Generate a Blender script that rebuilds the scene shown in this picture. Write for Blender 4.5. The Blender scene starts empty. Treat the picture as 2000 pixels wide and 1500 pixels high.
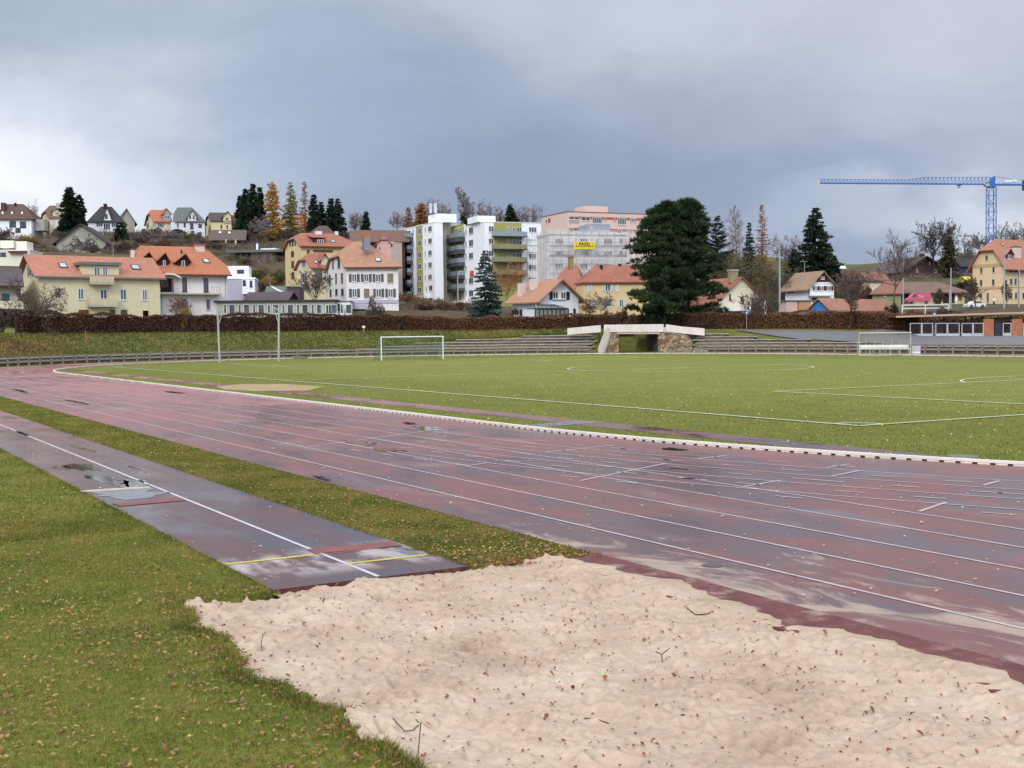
import bpy, math, random
import numpy as np
from mathutils import Vector, Matrix, noise
random.seed(7); RNG = np.random.default_rng(7)
sc = bpy.context.scene
COL = sc.collection
R = math.radians
# ------------------------------------------------------------------ camera model (2000 x 1500 photograph)
F, YH, ROLL, H = 2394.84, 650.33, 0.0119, 2.795
PIT = math.atan((750 - YH) / F)
FW = Vector((0, math.cos(PIT), -math.sin(PIT)))
_r0 = Vector((1, 0, 0)); _u0 = Vector((0, math.sin(PIT), math.cos(PIT)))
RT = math.cos(ROLL) * _r0 - math.sin(ROLL) * _u0
UP = math.sin(ROLL) * _r0 + math.cos(ROLL) * _u0
CAM = Vector((0, 0, H))
def ray(px, py): return FW + RT * ((px - 1000) / F) - UP * ((py - 750) / F)
def at(px, py, Y):
    d = ray(px, py); return CAM + d * (Y / d.y)
def gnd(px, py, z=0.0):
    d = ray(px, py); return CAM + d * ((z - H) / d.z)
def proj(p):
    w = Vector(p) - CAM; d = w.dot(FW)
    return 1000 + F * w.dot(RT) / d, 750 - F * w.dot(UP) / d
AZ = R(30.3456)
D1 = Vector((-math.sin(AZ), math.cos(AZ), 0)); N1 = Vector((math.cos(AZ), math.sin(AZ), 0))
def SP(s, p, z=0.0):                      # stadium frame: s along the straight, p across it
    v = D1 * s + N1 * p; return Vector((v.x, v.y, z))
def toSP(X, Y): return -math.sin(AZ) * X + math.cos(AZ) * Y, math.cos(AZ) * X + math.sin(AZ) * Y
def gsp(px, py, z=0.0):
    v = gnd(px, py, z); return toSP(v.x, v.y)
PL1, LW, PK, RI, S0, LS, PC, HW, SA, SB = 9.70, 1.198, 18.25, 39.8, 30.78, 70.8, 58.24, 31.97, 25.22, 120.83
RW0, RWC, RW1, PE, RF = 4.44, 5.71, 6.88, 8.62, 49.9
PCT = PK + RI
# ------------------------------------------------------------------ materials
def L(r, g, b):                            # sRGB 0-255 -> linear
    f = lambda c: (c / 255 / 12.92) if c / 255 <= .04045 else ((c / 255 + .055) / 1.055) ** 2.4
    return (f(r), f(g), f(b), 1)
class NT:
    def __init__(s, name, world=False):
        s.m = bpy.data.worlds.new(name) if world else bpy.data.materials.new(name)
        s.m.use_nodes = True; s.t = s.m.node_tree; s.t.nodes.clear()
    def n(s, typ, props=None, **ins):
        x = s.t.nodes.new(typ)
        for k, v in (props or {}).items(): setattr(x, k, v)
        for k, v in ins.items():
            k2 = int(k[1:]) if k[0] == '_' and k[1:].isdigit() else k.replace('_', ' ')
            s.set(x.inputs[k2], v)
        return x
    def set(s, sock, v):
        if isinstance(v, bpy.types.NodeSocket): s.t.links.new(v, sock)
        elif isinstance(v, bpy.types.Node): s.t.links.new(v.outputs[0], sock)
        else:
            if isinstance(v, (tuple, list)) and len(v) == 3 and len(sock.default_value) == 4: v = (*v, 1)
            sock.default_value = v
    def math(s, op, a, b=0.0, c=None, clamp=False):
        x = s.t.nodes.new('ShaderNodeMath'); x.operation = op; x.use_clamp = clamp
        s.set(x.inputs[0], a); s.set(x.inputs[1], b)
        if c is not None: s.set(x.inputs[2], c)
        return x.outputs[0]
    def mix(s, f, a, b, mode='MIX'):
        x = s.t.nodes.new('ShaderNodeMix'); x.data_type = 'RGBA'; x.blend_type = mode
        s.set(x.inputs[0], f); s.set(x.inputs[6], a); s.set(x.inputs[7], b); return x.outputs[2]
    def ramp(s, f, stops, interp='LINEAR'):
        x = s.t.nodes.new('ShaderNodeValToRGB'); x.color_ramp.interpolation = interp
        e = x.color_ramp.elements
        while len(e) < len(stops): e.new(.5)
        for k, (p, c) in enumerate(stops):
            e[k].position = p; e[k].color = c if len(c) == 4 else (*c, 1)
        s.set(x.inputs[0], f); return x.outputs[0]
    def noise(s, vec, scale, detail=4, rough=.55, dist=0.0):
        x = s.n('ShaderNodeTexNoise', Vector=vec, Scale=scale, Detail=detail, Roughness=rough, Distortion=dist)
        return x.outputs[0]
    def sm(s, v, a, b):                    # smoothstep a->b to 0..1
        x = s.t.nodes.new('ShaderNodeMapRange'); x.interpolation_type = 'SMOOTHSTEP'
        s.set(x.inputs[0], v); s.set(x.inputs[1], a); s.set(x.inputs[2], b); return x.outputs[0]
    def scalevec(s, vec, sx, sy, sz, rot=0):
        return s.n('ShaderNodeMapping', Vector=vec, Scale=(sx, sy, sz), Rotation=(0, 0, rot)).outputs[0]
    def pos(s): return s.n('ShaderNodeNewGeometry').outputs[0]
    def island(s): return s.n('ShaderNodeNewGeometry').outputs['Random Per Island']
    def bsdf(s, col, rough=.7, bump=None, bs=.3, bd=.02, spec=.4, **kw):
        b = s.n('ShaderNodeBsdfPrincipled', Base_Color=col, Roughness=rough, **kw)
        b.inputs['Specular IOR Level'].default_value = spec
        if bump is not None:
            bn = s.n('ShaderNodeBump', Height=bump, Strength=bs, Distance=bd); s.t.links.new(bn.outputs[0], b.inputs['Normal'])
        o = s.n('ShaderNodeOutputMaterial', Surface=b.outputs[0]); return b
MC = {}
def mat(name, col, var=.12, scale=.6, rough=.75, spec=.3, metal=0, island=0, dirt=0, bump=0):
    """plain painted / plastered / wooden surface with blotchy variation and weathering"""
    if name in MC: return MC[name]
    t = NT(name); P = t.pos()
    c = L(*col); g_ = (c[0] + c[1] + c[2]) / 3; c = tuple((x * .93 + g_ * .07) * .84 for x in c[:3]) + (1,)
    n1 = t.noise(P, scale, 5); n2 = t.noise(t.scalevec(P, 1, 1, .25), scale * 5, 3)
    k = t.math('ADD', t.math('MULTIPLY', n1, .6), t.math('MULTIPLY', n2, .4))
    dk = tuple(x * (1 - var * 1.6) for x in c[:3]); lt = tuple(min(1, x * (1 + var)) for x in c[:3])
    cc = t.ramp(k, [(.3, dk), (.7, lt)])
    if island:
        v = t.math('MULTIPLY_ADD', t.island(), island * 2, 1 - island)
        cc = t.n('ShaderNodeVectorMath', {'operation': 'SCALE'}, _0=cc, Scale=v).outputs[0]
    if dirt:
        dn = t.noise(t.scalevec(P, 1.2, 1.2, .18), 1.6, 5)
        cc = t.mix(t.math('MULTIPLY', t.sm(dn, .5, .75), dirt), cc, tuple(x * .45 for x in c[:3]) + (1,))
    t.bsdf(cc, rough, bump=n2 if bump else None, bs=bump, bd=.02, spec=spec, Metallic=metal)
    MC[name] = t.m; return t.m
def tiles(name, col, var=.25, rows=.34):
    if name in MC: return MC[name]
    t = NT(name); P = t.pos(); c = L(*col); g_ = (c[0] + c[1] + c[2]) / 3; c = tuple((x * .80 + g_ * .2) * k_ for x, k_ in zip(c[:3], (.69, .70, .65))) + (1,)
    z = t.n('ShaderNodeSeparateXYZ', Vector=P).outputs[2]
    fr = t.math('FRACT', t.math('DIVIDE', z, rows * .6))
    row = t.math('FLOOR', t.math('DIVIDE', z, rows * .6))
    cmb = t.n('ShaderNodeCombineXYZ', Z=row).outputs[0]
    pv = t.n('ShaderNodeVectorMath', {'operation': 'ADD'}, _0=t.scalevec(P, 2.2, 2.2, 0), _1=cmb).outputs[0]
    wn = t.n('ShaderNodeTexWhiteNoise', Vector=t.n('ShaderNodeVectorMath', {'operation': 'FLOOR'}, _0=pv).outputs[0]).outputs[0]
    big = t.noise(P, .35, 5, .6); st = t.noise(t.scalevec(P, 1, 1, .3), 1.8, 4)
    k = t.math('ADD', t.math('ADD', t.math('MULTIPLY', big, .5), t.math('MULTIPLY', wn, .25)), t.math('MULTIPLY', st, .3))
    dk = tuple(x * (1 - var) for x in c[:3]); lt = tuple(min(1, x * (1 + var * .8)) for x in c[:3])
    cc = t.ramp(k, [(.25, dk), (.8, lt)])
    cc = t.mix(t.sm(fr, .82, .95), cc, tuple(x * .72 for x in c[:3]) + (1,))
    t.bsdf(cc, .75, bump=fr, bs=.35, bd=.05, spec=.3)
    MC[name] = t.m; return t.m
def leafmat(name, cols, rough=.65, trans=.25, big=.08):
    """foliage: a colour per leaf, plus slow drift through the crown"""
    if name in MC: return MC[name]
    t = NT(name); stops = [(i / max(1, len(cols) - 1), L(*c)) for i, c in enumerate(cols)]
    isl = t.island(); nz = t.noise(t.n('ShaderNodeTexCoord').outputs['Object'], big * 6, 3)
    f = t.math('ADD', t.math('MULTIPLY', isl, .55), t.math('MULTIPLY', t.sm(nz, .3, .7), .45))
    c = t.ramp(f, stops)
    b = t.n('ShaderNodeBsdfPrincipled', Base_Color=c, Roughness=rough); b.inputs['Specular IOR Level'].default_value = .25
    tr = t.n('ShaderNodeBsdfTranslucent', Color=c)
    mx = t.n('ShaderNodeMixShader', _0=trans, _1=b.outputs[0], _2=tr.outputs[0])
    t.n('ShaderNodeOutputMaterial', Surface=mx.outputs[0]); MC[name] = t.m; return t.m
def glass(name='window_glass', tint=(.02, .025, .03)):
    if name in MC: return MC[name]
    t = NT(name); P = t.pos(); n = t.noise(P, .9, 2)
    c = t.ramp(n, [(.35, (*tint, 1)), (.7, tuple(x * 4 for x in tint) + (1,))])
    t.bsdf(c, .08, spec=.6); MC[name] = t.m; return t.m
# ------------------------------------------------------------------ mesh builder
class M:
    def __init__(s): s.v = []; s.f = []; s.mi = []; s.k = 0
    def add(s, vs, fs):
        o = len(s.v); s.v += [tuple(x) for x in vs]; s.f += [tuple(i + o for i in f) for f in fs]; s.mi += [s.k] * len(fs); return s
    def box(s, a, b):
        x0, y0, z0 = a; x1, y1, z1 = b
        return s.add([(x0, y0, z0), (x1, y0, z0), (x1, y1, z0), (x0, y1, z0), (x0, y0, z1), (x1, y0, z1), (x1, y1, z1), (x0, y1, z1)],
              [(0, 3, 2, 1), (4, 5, 6, 7), (0, 1, 5, 4), (1, 2, 6, 5), (2, 3, 7, 6), (3, 0, 4, 7)])
    def prism(s, pts, vec):                 # closed prism: polygon pts extruded by vec
        vec = Vector(vec); n = len(pts); P = [Vector(p) for p in pts]
        nn = sum(((P[i] - P[0]).cross(P[(i + 1) % n] - P[0]) for i in range(n)), Vector())
        if nn.dot(vec) > 0: P = P[::-1]
        return s.add(P + [p + vec for p in P], [tuple(range(n)), tuple(range(2 * n - 1, n - 1, -1))] + [((i + 1) % n, i, n + i, n + (i + 1) % n) for i in range(n)])
    def poly(s, pts): return s.add(pts, [tuple(range(len(pts)))])
    def bar(s, p, q, w, h=None):            # rectangular bar from p to q
        p, q = Vector(p), Vector(q); h = h or w; d = (q - p).normalized()
        a = d.cross(Vector((0, 0, 1)));  a = Vector((1, 0, 0)) if a.length < 1e-3 else a.normalized()
        b = a.cross(d); a = a * w / 2; b = b * h / 2
        return s.prism([p - a - b, p + a - b, p + a + b, p - a + b], q - p)
    def tube(s, p, q, r0, r1=None, n=6, caps=True):
        p, q = Vector(p), Vector(q); r1 = r0 if r1 is None else r1; d = q - p
        if d.length < 1e-6: return s
        d.normalize(); a = d.cross(Vector((.31, .17, .94))).normalized(); b = d.cross(a)
        vs = [p + (a * math.cos(t) + b * math.sin(t)) * r0 for t in [2 * math.pi * i / n for i in range(n)]] + \
             [q + (a * math.cos(t) + b * math.sin(t)) * r1 for t in [2 * math.pi * i / n for i in range(n)]]
        fs = [(i, (i + 1) % n, n + (i + 1) % n, n + i) for i in range(n)]
        if caps: fs += [tuple(range(n - 1, -1, -1)), tuple(range(n, 2 * n))]
        return s.add(vs, fs)
    def path(s, pts, rad, n=8):
        for i in range(len(pts) - 1): s.tube(pts[i], pts[i + 1], rad if not isinstance(rad, list) else rad[i], rad if not isinstance(rad, list) else rad[i + 1], n)
        return s
    def mesh(s, name, mats, smooth=False):
        me = bpy.data.meshes.new(name); me.from_pydata(s.v, [], s.f)
        for m in (mats if isinstance(mats, (list, tuple)) else [mats]): me.materials.append(m)
        if len(me.materials) > 1: me.polygons.foreach_set('material_index', s.mi)
        if smooth: me.polygons.foreach_set('use_smooth', [True] * len(me.polygons))
        me.update(); return me
def npmesh(name, V, Fc, mats, smooth=False, nper=3):
    me = bpy.data.meshes.new(name); V = np.asarray(V, np.float32); Fc = np.asarray(Fc, np.int32)
    me.vertices.add(len(V)); me.vertices.foreach_set('co', V.ravel())
    me.loops.add(Fc.size); me.loops.foreach_set('vertex_index', Fc.ravel())
    me.polygons.add(len(Fc)); me.polygons.foreach_set('loop_start', np.arange(0, Fc.size, nper, dtype=np.int32))
    try: me.polygons.foreach_set('loop_total', np.full(len(Fc), nper, np.int32))
    except Exception: pass
    if smooth: me.polygons.foreach_set('use_smooth', np.ones(len(Fc), bool))
    for m in (mats if isinstance(mats, (list, tuple)) else [mats]): me.materials.append(m)
    me.update(calc_edges=True); me.validate(); return me
def tag(o, label=None, cat=None, group=None, kind=None):
    if label: o['label'] = label
    if cat: o['category'] = cat
    if group: o['group'] = group
    if kind: o['kind'] = kind
    return o
def ob(name, me, parent=None, loc=None, rz=0, **kw):
    o = bpy.data.objects.new(name, me); COL.objects.link(o)
    if parent: o.parent = parent
    if loc is not None: o.location = loc
    if rz: o.rotation_euler = (0, 0, rz)
    return tag(o, **kw)
def root(name, loc, rz=0, **kw): return ob(name, None, None, loc, rz, **kw)
# ------------------------------------------------------------------ scene, camera, light
cam = bpy.data.cameras.new('camera'); co = ob('camera', cam); sc.camera = co
cam.sensor_width = 36; cam.lens = F * 36 / 2000; cam.clip_end = 20000; cam.clip_start = .05
mw = Matrix((RT, UP, -FW)).transposed().to_4x4(); mw.translation = CAM; co.matrix_world = mw
SUN_EL, SUN_AZ = R(33), R(200)             # sun behind the camera, a little to its left
sd = Vector((math.sin(SUN_AZ) * math.cos(SUN_EL), math.cos(SUN_AZ) * math.cos(SUN_EL), math.sin(SUN_EL)))
sl = bpy.data.lights.new('sun', 'SUN'); sl.energy = 1.5; sl.angle = R(14); sl.color = (1, .95, .87)
so = ob('sun', sl); so.rotation_euler = (-sd).to_track_quat('-Z', 'Y').to_euler()
so.location = (0, -30, 60)
def world():
    t = NT('World', True); sc.world = t.m
    d = t.n('ShaderNodeTexCoord').outputs['Generated']
    sky = t.n('ShaderNodeTexSky', {'sky_type': 'NISHITA', 'sun_disc': False, 'sun_elevation': SUN_EL, 'sun_rotation': SUN_AZ})
    def warp(sx, sz, scale, amt, off):
        v = t.scalevec(d, sx, sx, sz)
        nz = t.n('ShaderNodeTexNoise', {'noise_dimensions': '4D'}, Vector=v, W=off, Scale=scale, Detail=5, Roughness=.55)
        sub = t.n('ShaderNodeVectorMath', {'operation': 'SUBTRACT'}, _0=nz.outputs['Color'], _1=(.5, .5, .5)).outputs[0]
        return t.n('ShaderNodeVectorMath', {'operation': 'SCALE'}, _0=sub, Scale=amt).outputs[0]
    w = t.n('ShaderNodeVectorMath', {'operation': 'ADD'}, _0=d, _1=warp(1, 2, 3.5, .22, 1.3)).outputs[0]
    w = t.n('ShaderNodeVectorMath', {'operation': 'ADD'}, _0=w, _1=warp(1, 2, 11, .05, 7.7)).outputs[0]
    s = t.n('ShaderNodeSeparateXYZ', Vector=w)
    A = t.math('ARCTAN2', s.outputs[0], s.outputs[1]); E = s.outputs[2]
    def blob(px, py, wx, wy):
        v = ray(px, py).normalized(); a = math.atan2(v.x, v.y); e = v.z
        x = t.math('DIVIDE', t.math('SUBTRACT', A, a), wx / F); y = t.math('DIVIDE', t.math('SUBTRACT', E, e), wy / F)
        q = t.math('ADD', t.math('MULTIPLY', x, x), t.math('MULTIPLY', y, y))
        return t.math('POWER', 2.718, t.math('MULTIPLY', q, -1))
    c = t.ramp(E, [(0.0, L(150, 163, 188)), (.1, L(146, 159, 184)), (.2, L(158, 169, 189)), (.29, L(184, 191, 205)), (.5, L(200, 206, 216)), (1, L(215, 220, 228))])
    for px, py, wx, wy, col, k in BLOBS:
        c = t.mix(t.math('MULTIPLY', blob(px, py, wx, wy), k, clamp=True), c, L(*col))
    n1 = t.noise(t.scalevec(w, 1, 1, 2.2), 5.5, 6, .6); n2 = t.noise(t.scalevec(w, 1, 1, 1.8), 2.2, 4)
    k = t.math('ADD', t.math('MULTIPLY', t.math('SUBTRACT', n1, .5), .75), t.math('MULTIPLY', t.math('SUBTRACT', n2, .5), .7))
    c = t.n('ShaderNodeVectorMath', {'operation': 'SCALE'}, _0=c, Scale=t.math('MULTIPLY_ADD', k, .58, 1.17)).outputs[0]
    # unseen sky overhead and behind the camera brightened to light walls and ground
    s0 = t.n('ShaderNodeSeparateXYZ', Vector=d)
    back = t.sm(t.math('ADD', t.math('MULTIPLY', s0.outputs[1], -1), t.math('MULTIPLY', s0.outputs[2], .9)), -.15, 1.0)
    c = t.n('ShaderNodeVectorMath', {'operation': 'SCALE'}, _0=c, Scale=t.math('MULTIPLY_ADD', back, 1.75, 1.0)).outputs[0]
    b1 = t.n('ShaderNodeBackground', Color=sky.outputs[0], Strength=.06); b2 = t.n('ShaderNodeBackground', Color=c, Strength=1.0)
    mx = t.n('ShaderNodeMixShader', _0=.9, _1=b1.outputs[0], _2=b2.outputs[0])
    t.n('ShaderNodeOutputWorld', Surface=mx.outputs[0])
BLOBS = [(-80, 395, 430, 85, (246, 249, 255), .85), (0, 345, 360, 100, (254, 255, 255), 1.0), (-100, 230, 400, 120, (205, 214, 226), .7), (300, 190, 150, 70, (202, 212, 225), .7),
         (90, 40, 420, 130, (160, 172, 190), .8), (1000, 20, 500, 90, (192, 199, 209), .7), (1750, 60, 420, 170, (198, 203, 216), .8),
         (1900, 250, 400, 90, (184, 189, 205), .6), (1800, 460, 330, 50, (200, 208, 224), .65), (2050, 430, 150, 60, (228, 232, 240), .8),
         (1150, 340, 420, 120, (140, 152, 176), .8), (650, 330, 380, 110, (152, 167, 192), .7), (600, 130, 230, 90, (158, 170, 190), .7),
         (1400, 200, 330, 90, (158, 167, 187), .5), (330, 380, 200, 50, (200, 211, 228), .6)]
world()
sc.view_settings.view_transform = 'Standard'; sc.view_settings.look = 'None'
sc.view_settings.exposure = 0; sc.view_settings.gamma = 1
sc.render.engine = 'CYCLES'; sc.cycles.use_denoising = True
sc.cycles.max_bounces = 6; sc.cycles.transparent_max_bounces = 16; sc.cycles.diffuse_bounces = 3; sc.cycles.glossy_bounces = 3
# ================================================================== TERRAIN
def interp(x, xs, ys): return np.interp(x, xs, ys)
def hplat(px): return interp(px, [-400, 0, 600, 1250, 1400, 1560, 1700, 1770, 1800, 1900, 2300], [3.3, 3.3, 3.25, 3.1, 3.0, 2.9, 2.7, 2.4, 1.75, 1.6, 1.6])
def rows_of(px): return interp(px, [690, 860, 1170, 1300, 1380, 1480, 1760, 1800], [2.0, 4.4, 6.9, 6.4, 6.4, 4.6, 2.0, 2.0])
CTRL = [(-200, 600, 185), (0, 640, 170), (150, 640, 185), (400, 625, 195), (500, 600, 232), (600, 612, 215), (760, 612, 215), (860, 606, 280), (1050, 602, 280),
        (1150, 608, 215), (1300, 620, 205), (1450, 620, 205), (1540, 622, 200), (1600, 618, 205), (1700, 616, 205), (1700, 602, 245), (1800, 606, 215), (1800, 596, 250), (1850, 598, 240), (1950, 596, 262), (2100, 596, 262), (2300, 596, 262),
        (-200, 500, 300), (0, 520, 255), (50, 470, 380), (-200, 475, 380), (200, 463, 380), (350, 463, 385), (440, 464, 385), (150, 500, 320), (500, 517, 295), (530, 560, 245), (400, 500, 300), (440, 489, 330),
        (520, 472, 360), (600, 466, 370), (700, 462, 400), (850, 462, 420), (960, 465, 440), (1060, 470, 450), (1200, 480, 430), (1430, 560, 300), (1350, 520, 420),
        (1450, 505, 480), (1600, 530, 400), (1670, 535, 420), (1700, 515, 900), (1640, 515, 900), (1690, 527, 560), (1800, 545, 330), (1870, 540, 340), (1800, 512, 460), (1940, 500, 400), (2000, 490, 450), (2200, 490, 450),
        (0, 500, 700), (300, 500, 700), (700, 500, 750), (1050, 500, 760), (1350, 545, 800), (500, 470, 430), (700, 472, 450), (1200, 500, 520), (1900, 520, 800), (2200, 520, 900),
        (0, 560, 2500), (700, 560, 2500), (1400, 560, 2500), (2100, 560, 2500), (-1500, 600, 400), (3500, 600, 400)]
CW = []
for px, py, Y in CTRL:
    v = at(px, py, Y); CW.append((v.x, v.y, v.z))
CW = np.array(CW)
def sst(x, a, b):
    t = np.clip((x - a) / (b - a), 0, 1); return t * t * (3 - 2 * t)
def zoff(X, Y):
    """height of the terrain (numpy arrays)"""
    X = np.asarray(X, float); Y = np.asarray(Y, float)
    s = -math.sin(AZ) * X + math.cos(AZ) * Y; p = math.cos(AZ) * X + math.sin(AZ) * Y
    ds = np.where(s > S0 + LS, s - S0 - LS, np.where(s < S0, s - S0, 0.0))
    e = np.hypot(ds, p - PCT) - RF
    px = np.where(Y > 1, 1000 + F * X / np.maximum(Y, 1), np.where(X > 0, 2300, -400)); px = np.clip(px, -600, 2600)
    n = rows_of(px); et = 1.2 + .72 * n; hp = hplat(px)
    front = np.clip((e - 1.2) / (et - 1.2), 0, 1) * (.4 * n - .04) - .1 * sst(e, .6, 1.2)
    z = np.where(e < et, front, .4 * n - .04 + (hp - .4 * n + .04) * sst(e, et, np.maximum(12.5, et + 3)))
    z = np.where((px > 1170) & (px < 1351) & (e < np.where(px > 1300, 5.5, 7.5)), 0.0, z)
    # passage through the bank below the bridge
    z = np.where((px > 1205) & (px < 1243), np.minimum(z, np.maximum(0, (e - 9)) * .4 + .02), z)
    # hillside
    q = np.zeros_like(X); wsum = np.zeros_like(X)
    for cx, cy, cz in CW:
        w = 1 / ((X - cx) ** 2 + (Y - cy) ** 2 + 150) ** 1.7; q += w * cz; wsum += w
    hill = q / wsum
    st = interp(px, [1700, 1780], [15, 25]); t = sst(e, st, st + 24)
    bump = np.sin(X * .11 + 1) * np.sin(Y * .09) * .5 * t
    z = z * (1 - t) + (hill + bump) * t
    return np.where((Y > 60) & (e > .6), z, 0.0)
def hz(x, y): return float(zoff(np.array([x]), np.array([y]))[0])
def atg(px, Y):                            # point on the terrain under column px at distance Y
    v = at(px, 650, Y); return Vector((v.x, v.y, hz(v.x, v.y)))
PIT_S0, PIT_P0, PIT_P1 = 3.0, 3.3, 8.0
PIT_S1 = gsp(735, 1131)[0]
STRIP_S = gsp(1000, 1104)[0]               # where the grass strip between runway and track ends
def ground():
    rr = np.concatenate([np.arange(2, 6, .5), np.arange(6, 22, .14), np.geomspace(22, 118, 46), np.arange(119, 232, .75), np.arange(233, 470, 3.0), np.geomspace(480, 9000, 26)])
    aa = np.concatenate([np.arange(-180, -40, 5), np.arange(-40, -28, .6), np.arange(-28, 28, .16), np.arange(28, 40, .6), np.arange(40, 180.1, 5)])
    A, Rr = np.meshgrid(np.radians(aa), rr); X = Rr * np.sin(A); Y = Rr * np.cos(A)
    Z = zoff(X, Y)
    s = -math.sin(AZ) * X + math.cos(AZ) * Y; p = math.cos(AZ) * X + math.sin(AZ) * Y
    pit = (s < PIT_S1 + .5) & (s > PIT_S0) & (p > PIT_P0 + .1) & (p < PIT_P1 + .4) & ((p < RW1 - .1) | (s < STRIP_S + .05))
    Z = np.where(pit, -.25, Z)
    far = Rr > 1500; Z = np.where(far, np.minimum(Z, 20), Z)
    V = np.stack([X, Y, Z], -1).reshape(-1, 3); n, m = X.shape
    i = np.arange(n - 1)[:, None] * m + np.arange(m - 1)[None]; Q = np.stack([i, i + 1, i + m + 1, i + m], -1).reshape(-1, 4)[:, ::-1]
    V = np.vstack([V, [[0, 0, 0]]])
    me = npmesh('ground', V, Q, grass_mat(), True, 4); ob('ground', me, kind='structure')
    # centre disc under the camera
    dm = M(); k = 24; dm.add([(2.1 * math.sin(2 * math.pi * j / k), 2.1 * math.cos(2 * math.pi * j / k), -.004) for j in range(k)], [tuple(range(k))[::-1]])
    ob('ground_patch', dm.mesh('ground_patch', grass_mat()), kind='structure')
def grass_mat():
    if 'ground_grass' in MC: return MC['ground_grass']
    t = NT('ground_grass'); P = t.pos()
    q = t.n('ShaderNodeSeparateXYZ', Vector=P)
    st = t.scalevec(P, 1, 1, 1)
    n1 = t.noise(P, .06, 4, .6); n2 = t.noise(P, .5, 5, .65); n3 = t.noise(P, 9, 3, .7); n4 = t.noise(P, 60, 2)
    c = t.ramp(t.math('ADD', t.math('MULTIPLY', n1, .45), t.math('MULTIPLY', n2, .55)),
               [(.25, L(88, 94, 36)), (.5, L(106, 108, 45)), (.75, L(126, 121, 58))])
    c = t.mix(.75, c, t.ramp(n3, [(.3, (.55, .58, .45)), (.7, (1.35, 1.35, 1.3))]), 'MULTIPLY')
    c = t.mix(.5, c, t.ramp(n4, [(.3, (.6, .65, .5)), (.7, (1.3, 1.3, 1.3))]), 'MULTIPLY')
    # mown stripes and worn lighter middle of the pitch
    sp = t.math('ADD', t.math('MULTIPLY', q.outputs[0], -math.sin(AZ)), t.math('MULTIPLY', q.outputs[1], math.cos(AZ)))
    pp = t.math('ADD', t.math('MULTIPLY', q.outputs[0], math.cos(AZ)), t.math('MULTIPLY', q.outputs[1], math.sin(AZ)))
    inp = t.math('MULTIPLY', t.sm(pp, 27, 40), t.sm(pp, 92, 80)); inp = t.math('MULTIPLY', inp, t.math('MULTIPLY', t.sm(sp, 22, 30), t.sm(sp, 126, 112)))
    c = t.mix(t.math('MULTIPLY', inp, t.math('MULTIPLY_ADD', n2, .8, .05)), c, L(128, 128, 60))
    # yellow and tan leaf specks
    vo = t.n('ShaderNodeTexVoronoi', Vector=P, Scale=7.0); vd = vo.outputs['Distance']; vc = t.n('ShaderNodeSeparateColor', Color=vo.outputs['Color'])
    lf = t.math('MULTIPLY', t.sm(vd, .20, .12), t.math('GREATER_THAN', vc.outputs[0], t.math('MULTIPLY_ADD', n2, -.8, 1.12)))
    near = t.math('MULTIPLY', t.sm(q.outputs[1], 130, 20), t.sm(q.outputs[2], .6, .2))
    c = t.mix(t.math('MULTIPLY', lf, near), c, t.ramp(vc.outputs[1], [(0, L(196, 160, 84)), (.6, L(205, 190, 100)), (1, L(150, 98, 60))]))
    # hillside scrub: brown and olive under the trees beyond the hedge
    hill = t.sm(q.outputs[2], 3.6, 5.0); farg = t.sm(q.outputs[1], 430, 520)
    n5 = t.noise(P, .12, 6, .7)
    hc = t.ramp(n5, [(.3, L(58, 48, 40)), (.5, L(82, 70, 50)), (.64, L(88, 88, 48)), (.8, L(112, 90, 70))])
    hc = t.mix(t.math('MULTIPLY', t.sm(n3, .4, .6), .5), hc, L(70, 58, 50))
    c = t.mix(hill, c, hc); c = t.mix(t.math('MULTIPLY', hill, farg), c, L(92, 114, 58))
    # bank: coarse, tufty, browner
    bank = t.math('MULTIPLY', t.math('MULTIPLY', t.sm(q.outputs[2], .25, .7), t.sm(q.outputs[2], 3.15, 2.7)), t.sm(q.outputs[1], 95, 110))
    n6 = t.noise(t.scalevec(P, 1, 1, 2), .35, 5, .75)
    c = t.mix(t.math('MULTIPLY', bank, .85), c, t.ramp(n6, [(.3, L(52, 56, 24)), (.5, L(84, 88, 38)), (.65, L(108, 104, 52)), (.8, L(150, 126, 74))]))
    lft = t.math('MULTIPLY', bank, t.math('MULTIPLY', t.sm(t.math('DIVIDE', q.outputs[0], q.outputs[1]), -.33, -.4), .9))
    c = t.mix(lft, c, t.ramp(n6, [(.35, L(84, 50, 38)), (.55, L(112, 72, 46)), (.75, L(124, 112, 52))]))
    wet = t.math('MULTIPLY', n3, .3)
    t.bsdf(c, .85, bump=t.math('ADD', n3, t.math('MULTIPLY', n4, .4)), bs=.7, bd=.05, spec=.2)
    MC['ground_grass'] = t.m; return t.m
ground()
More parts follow.
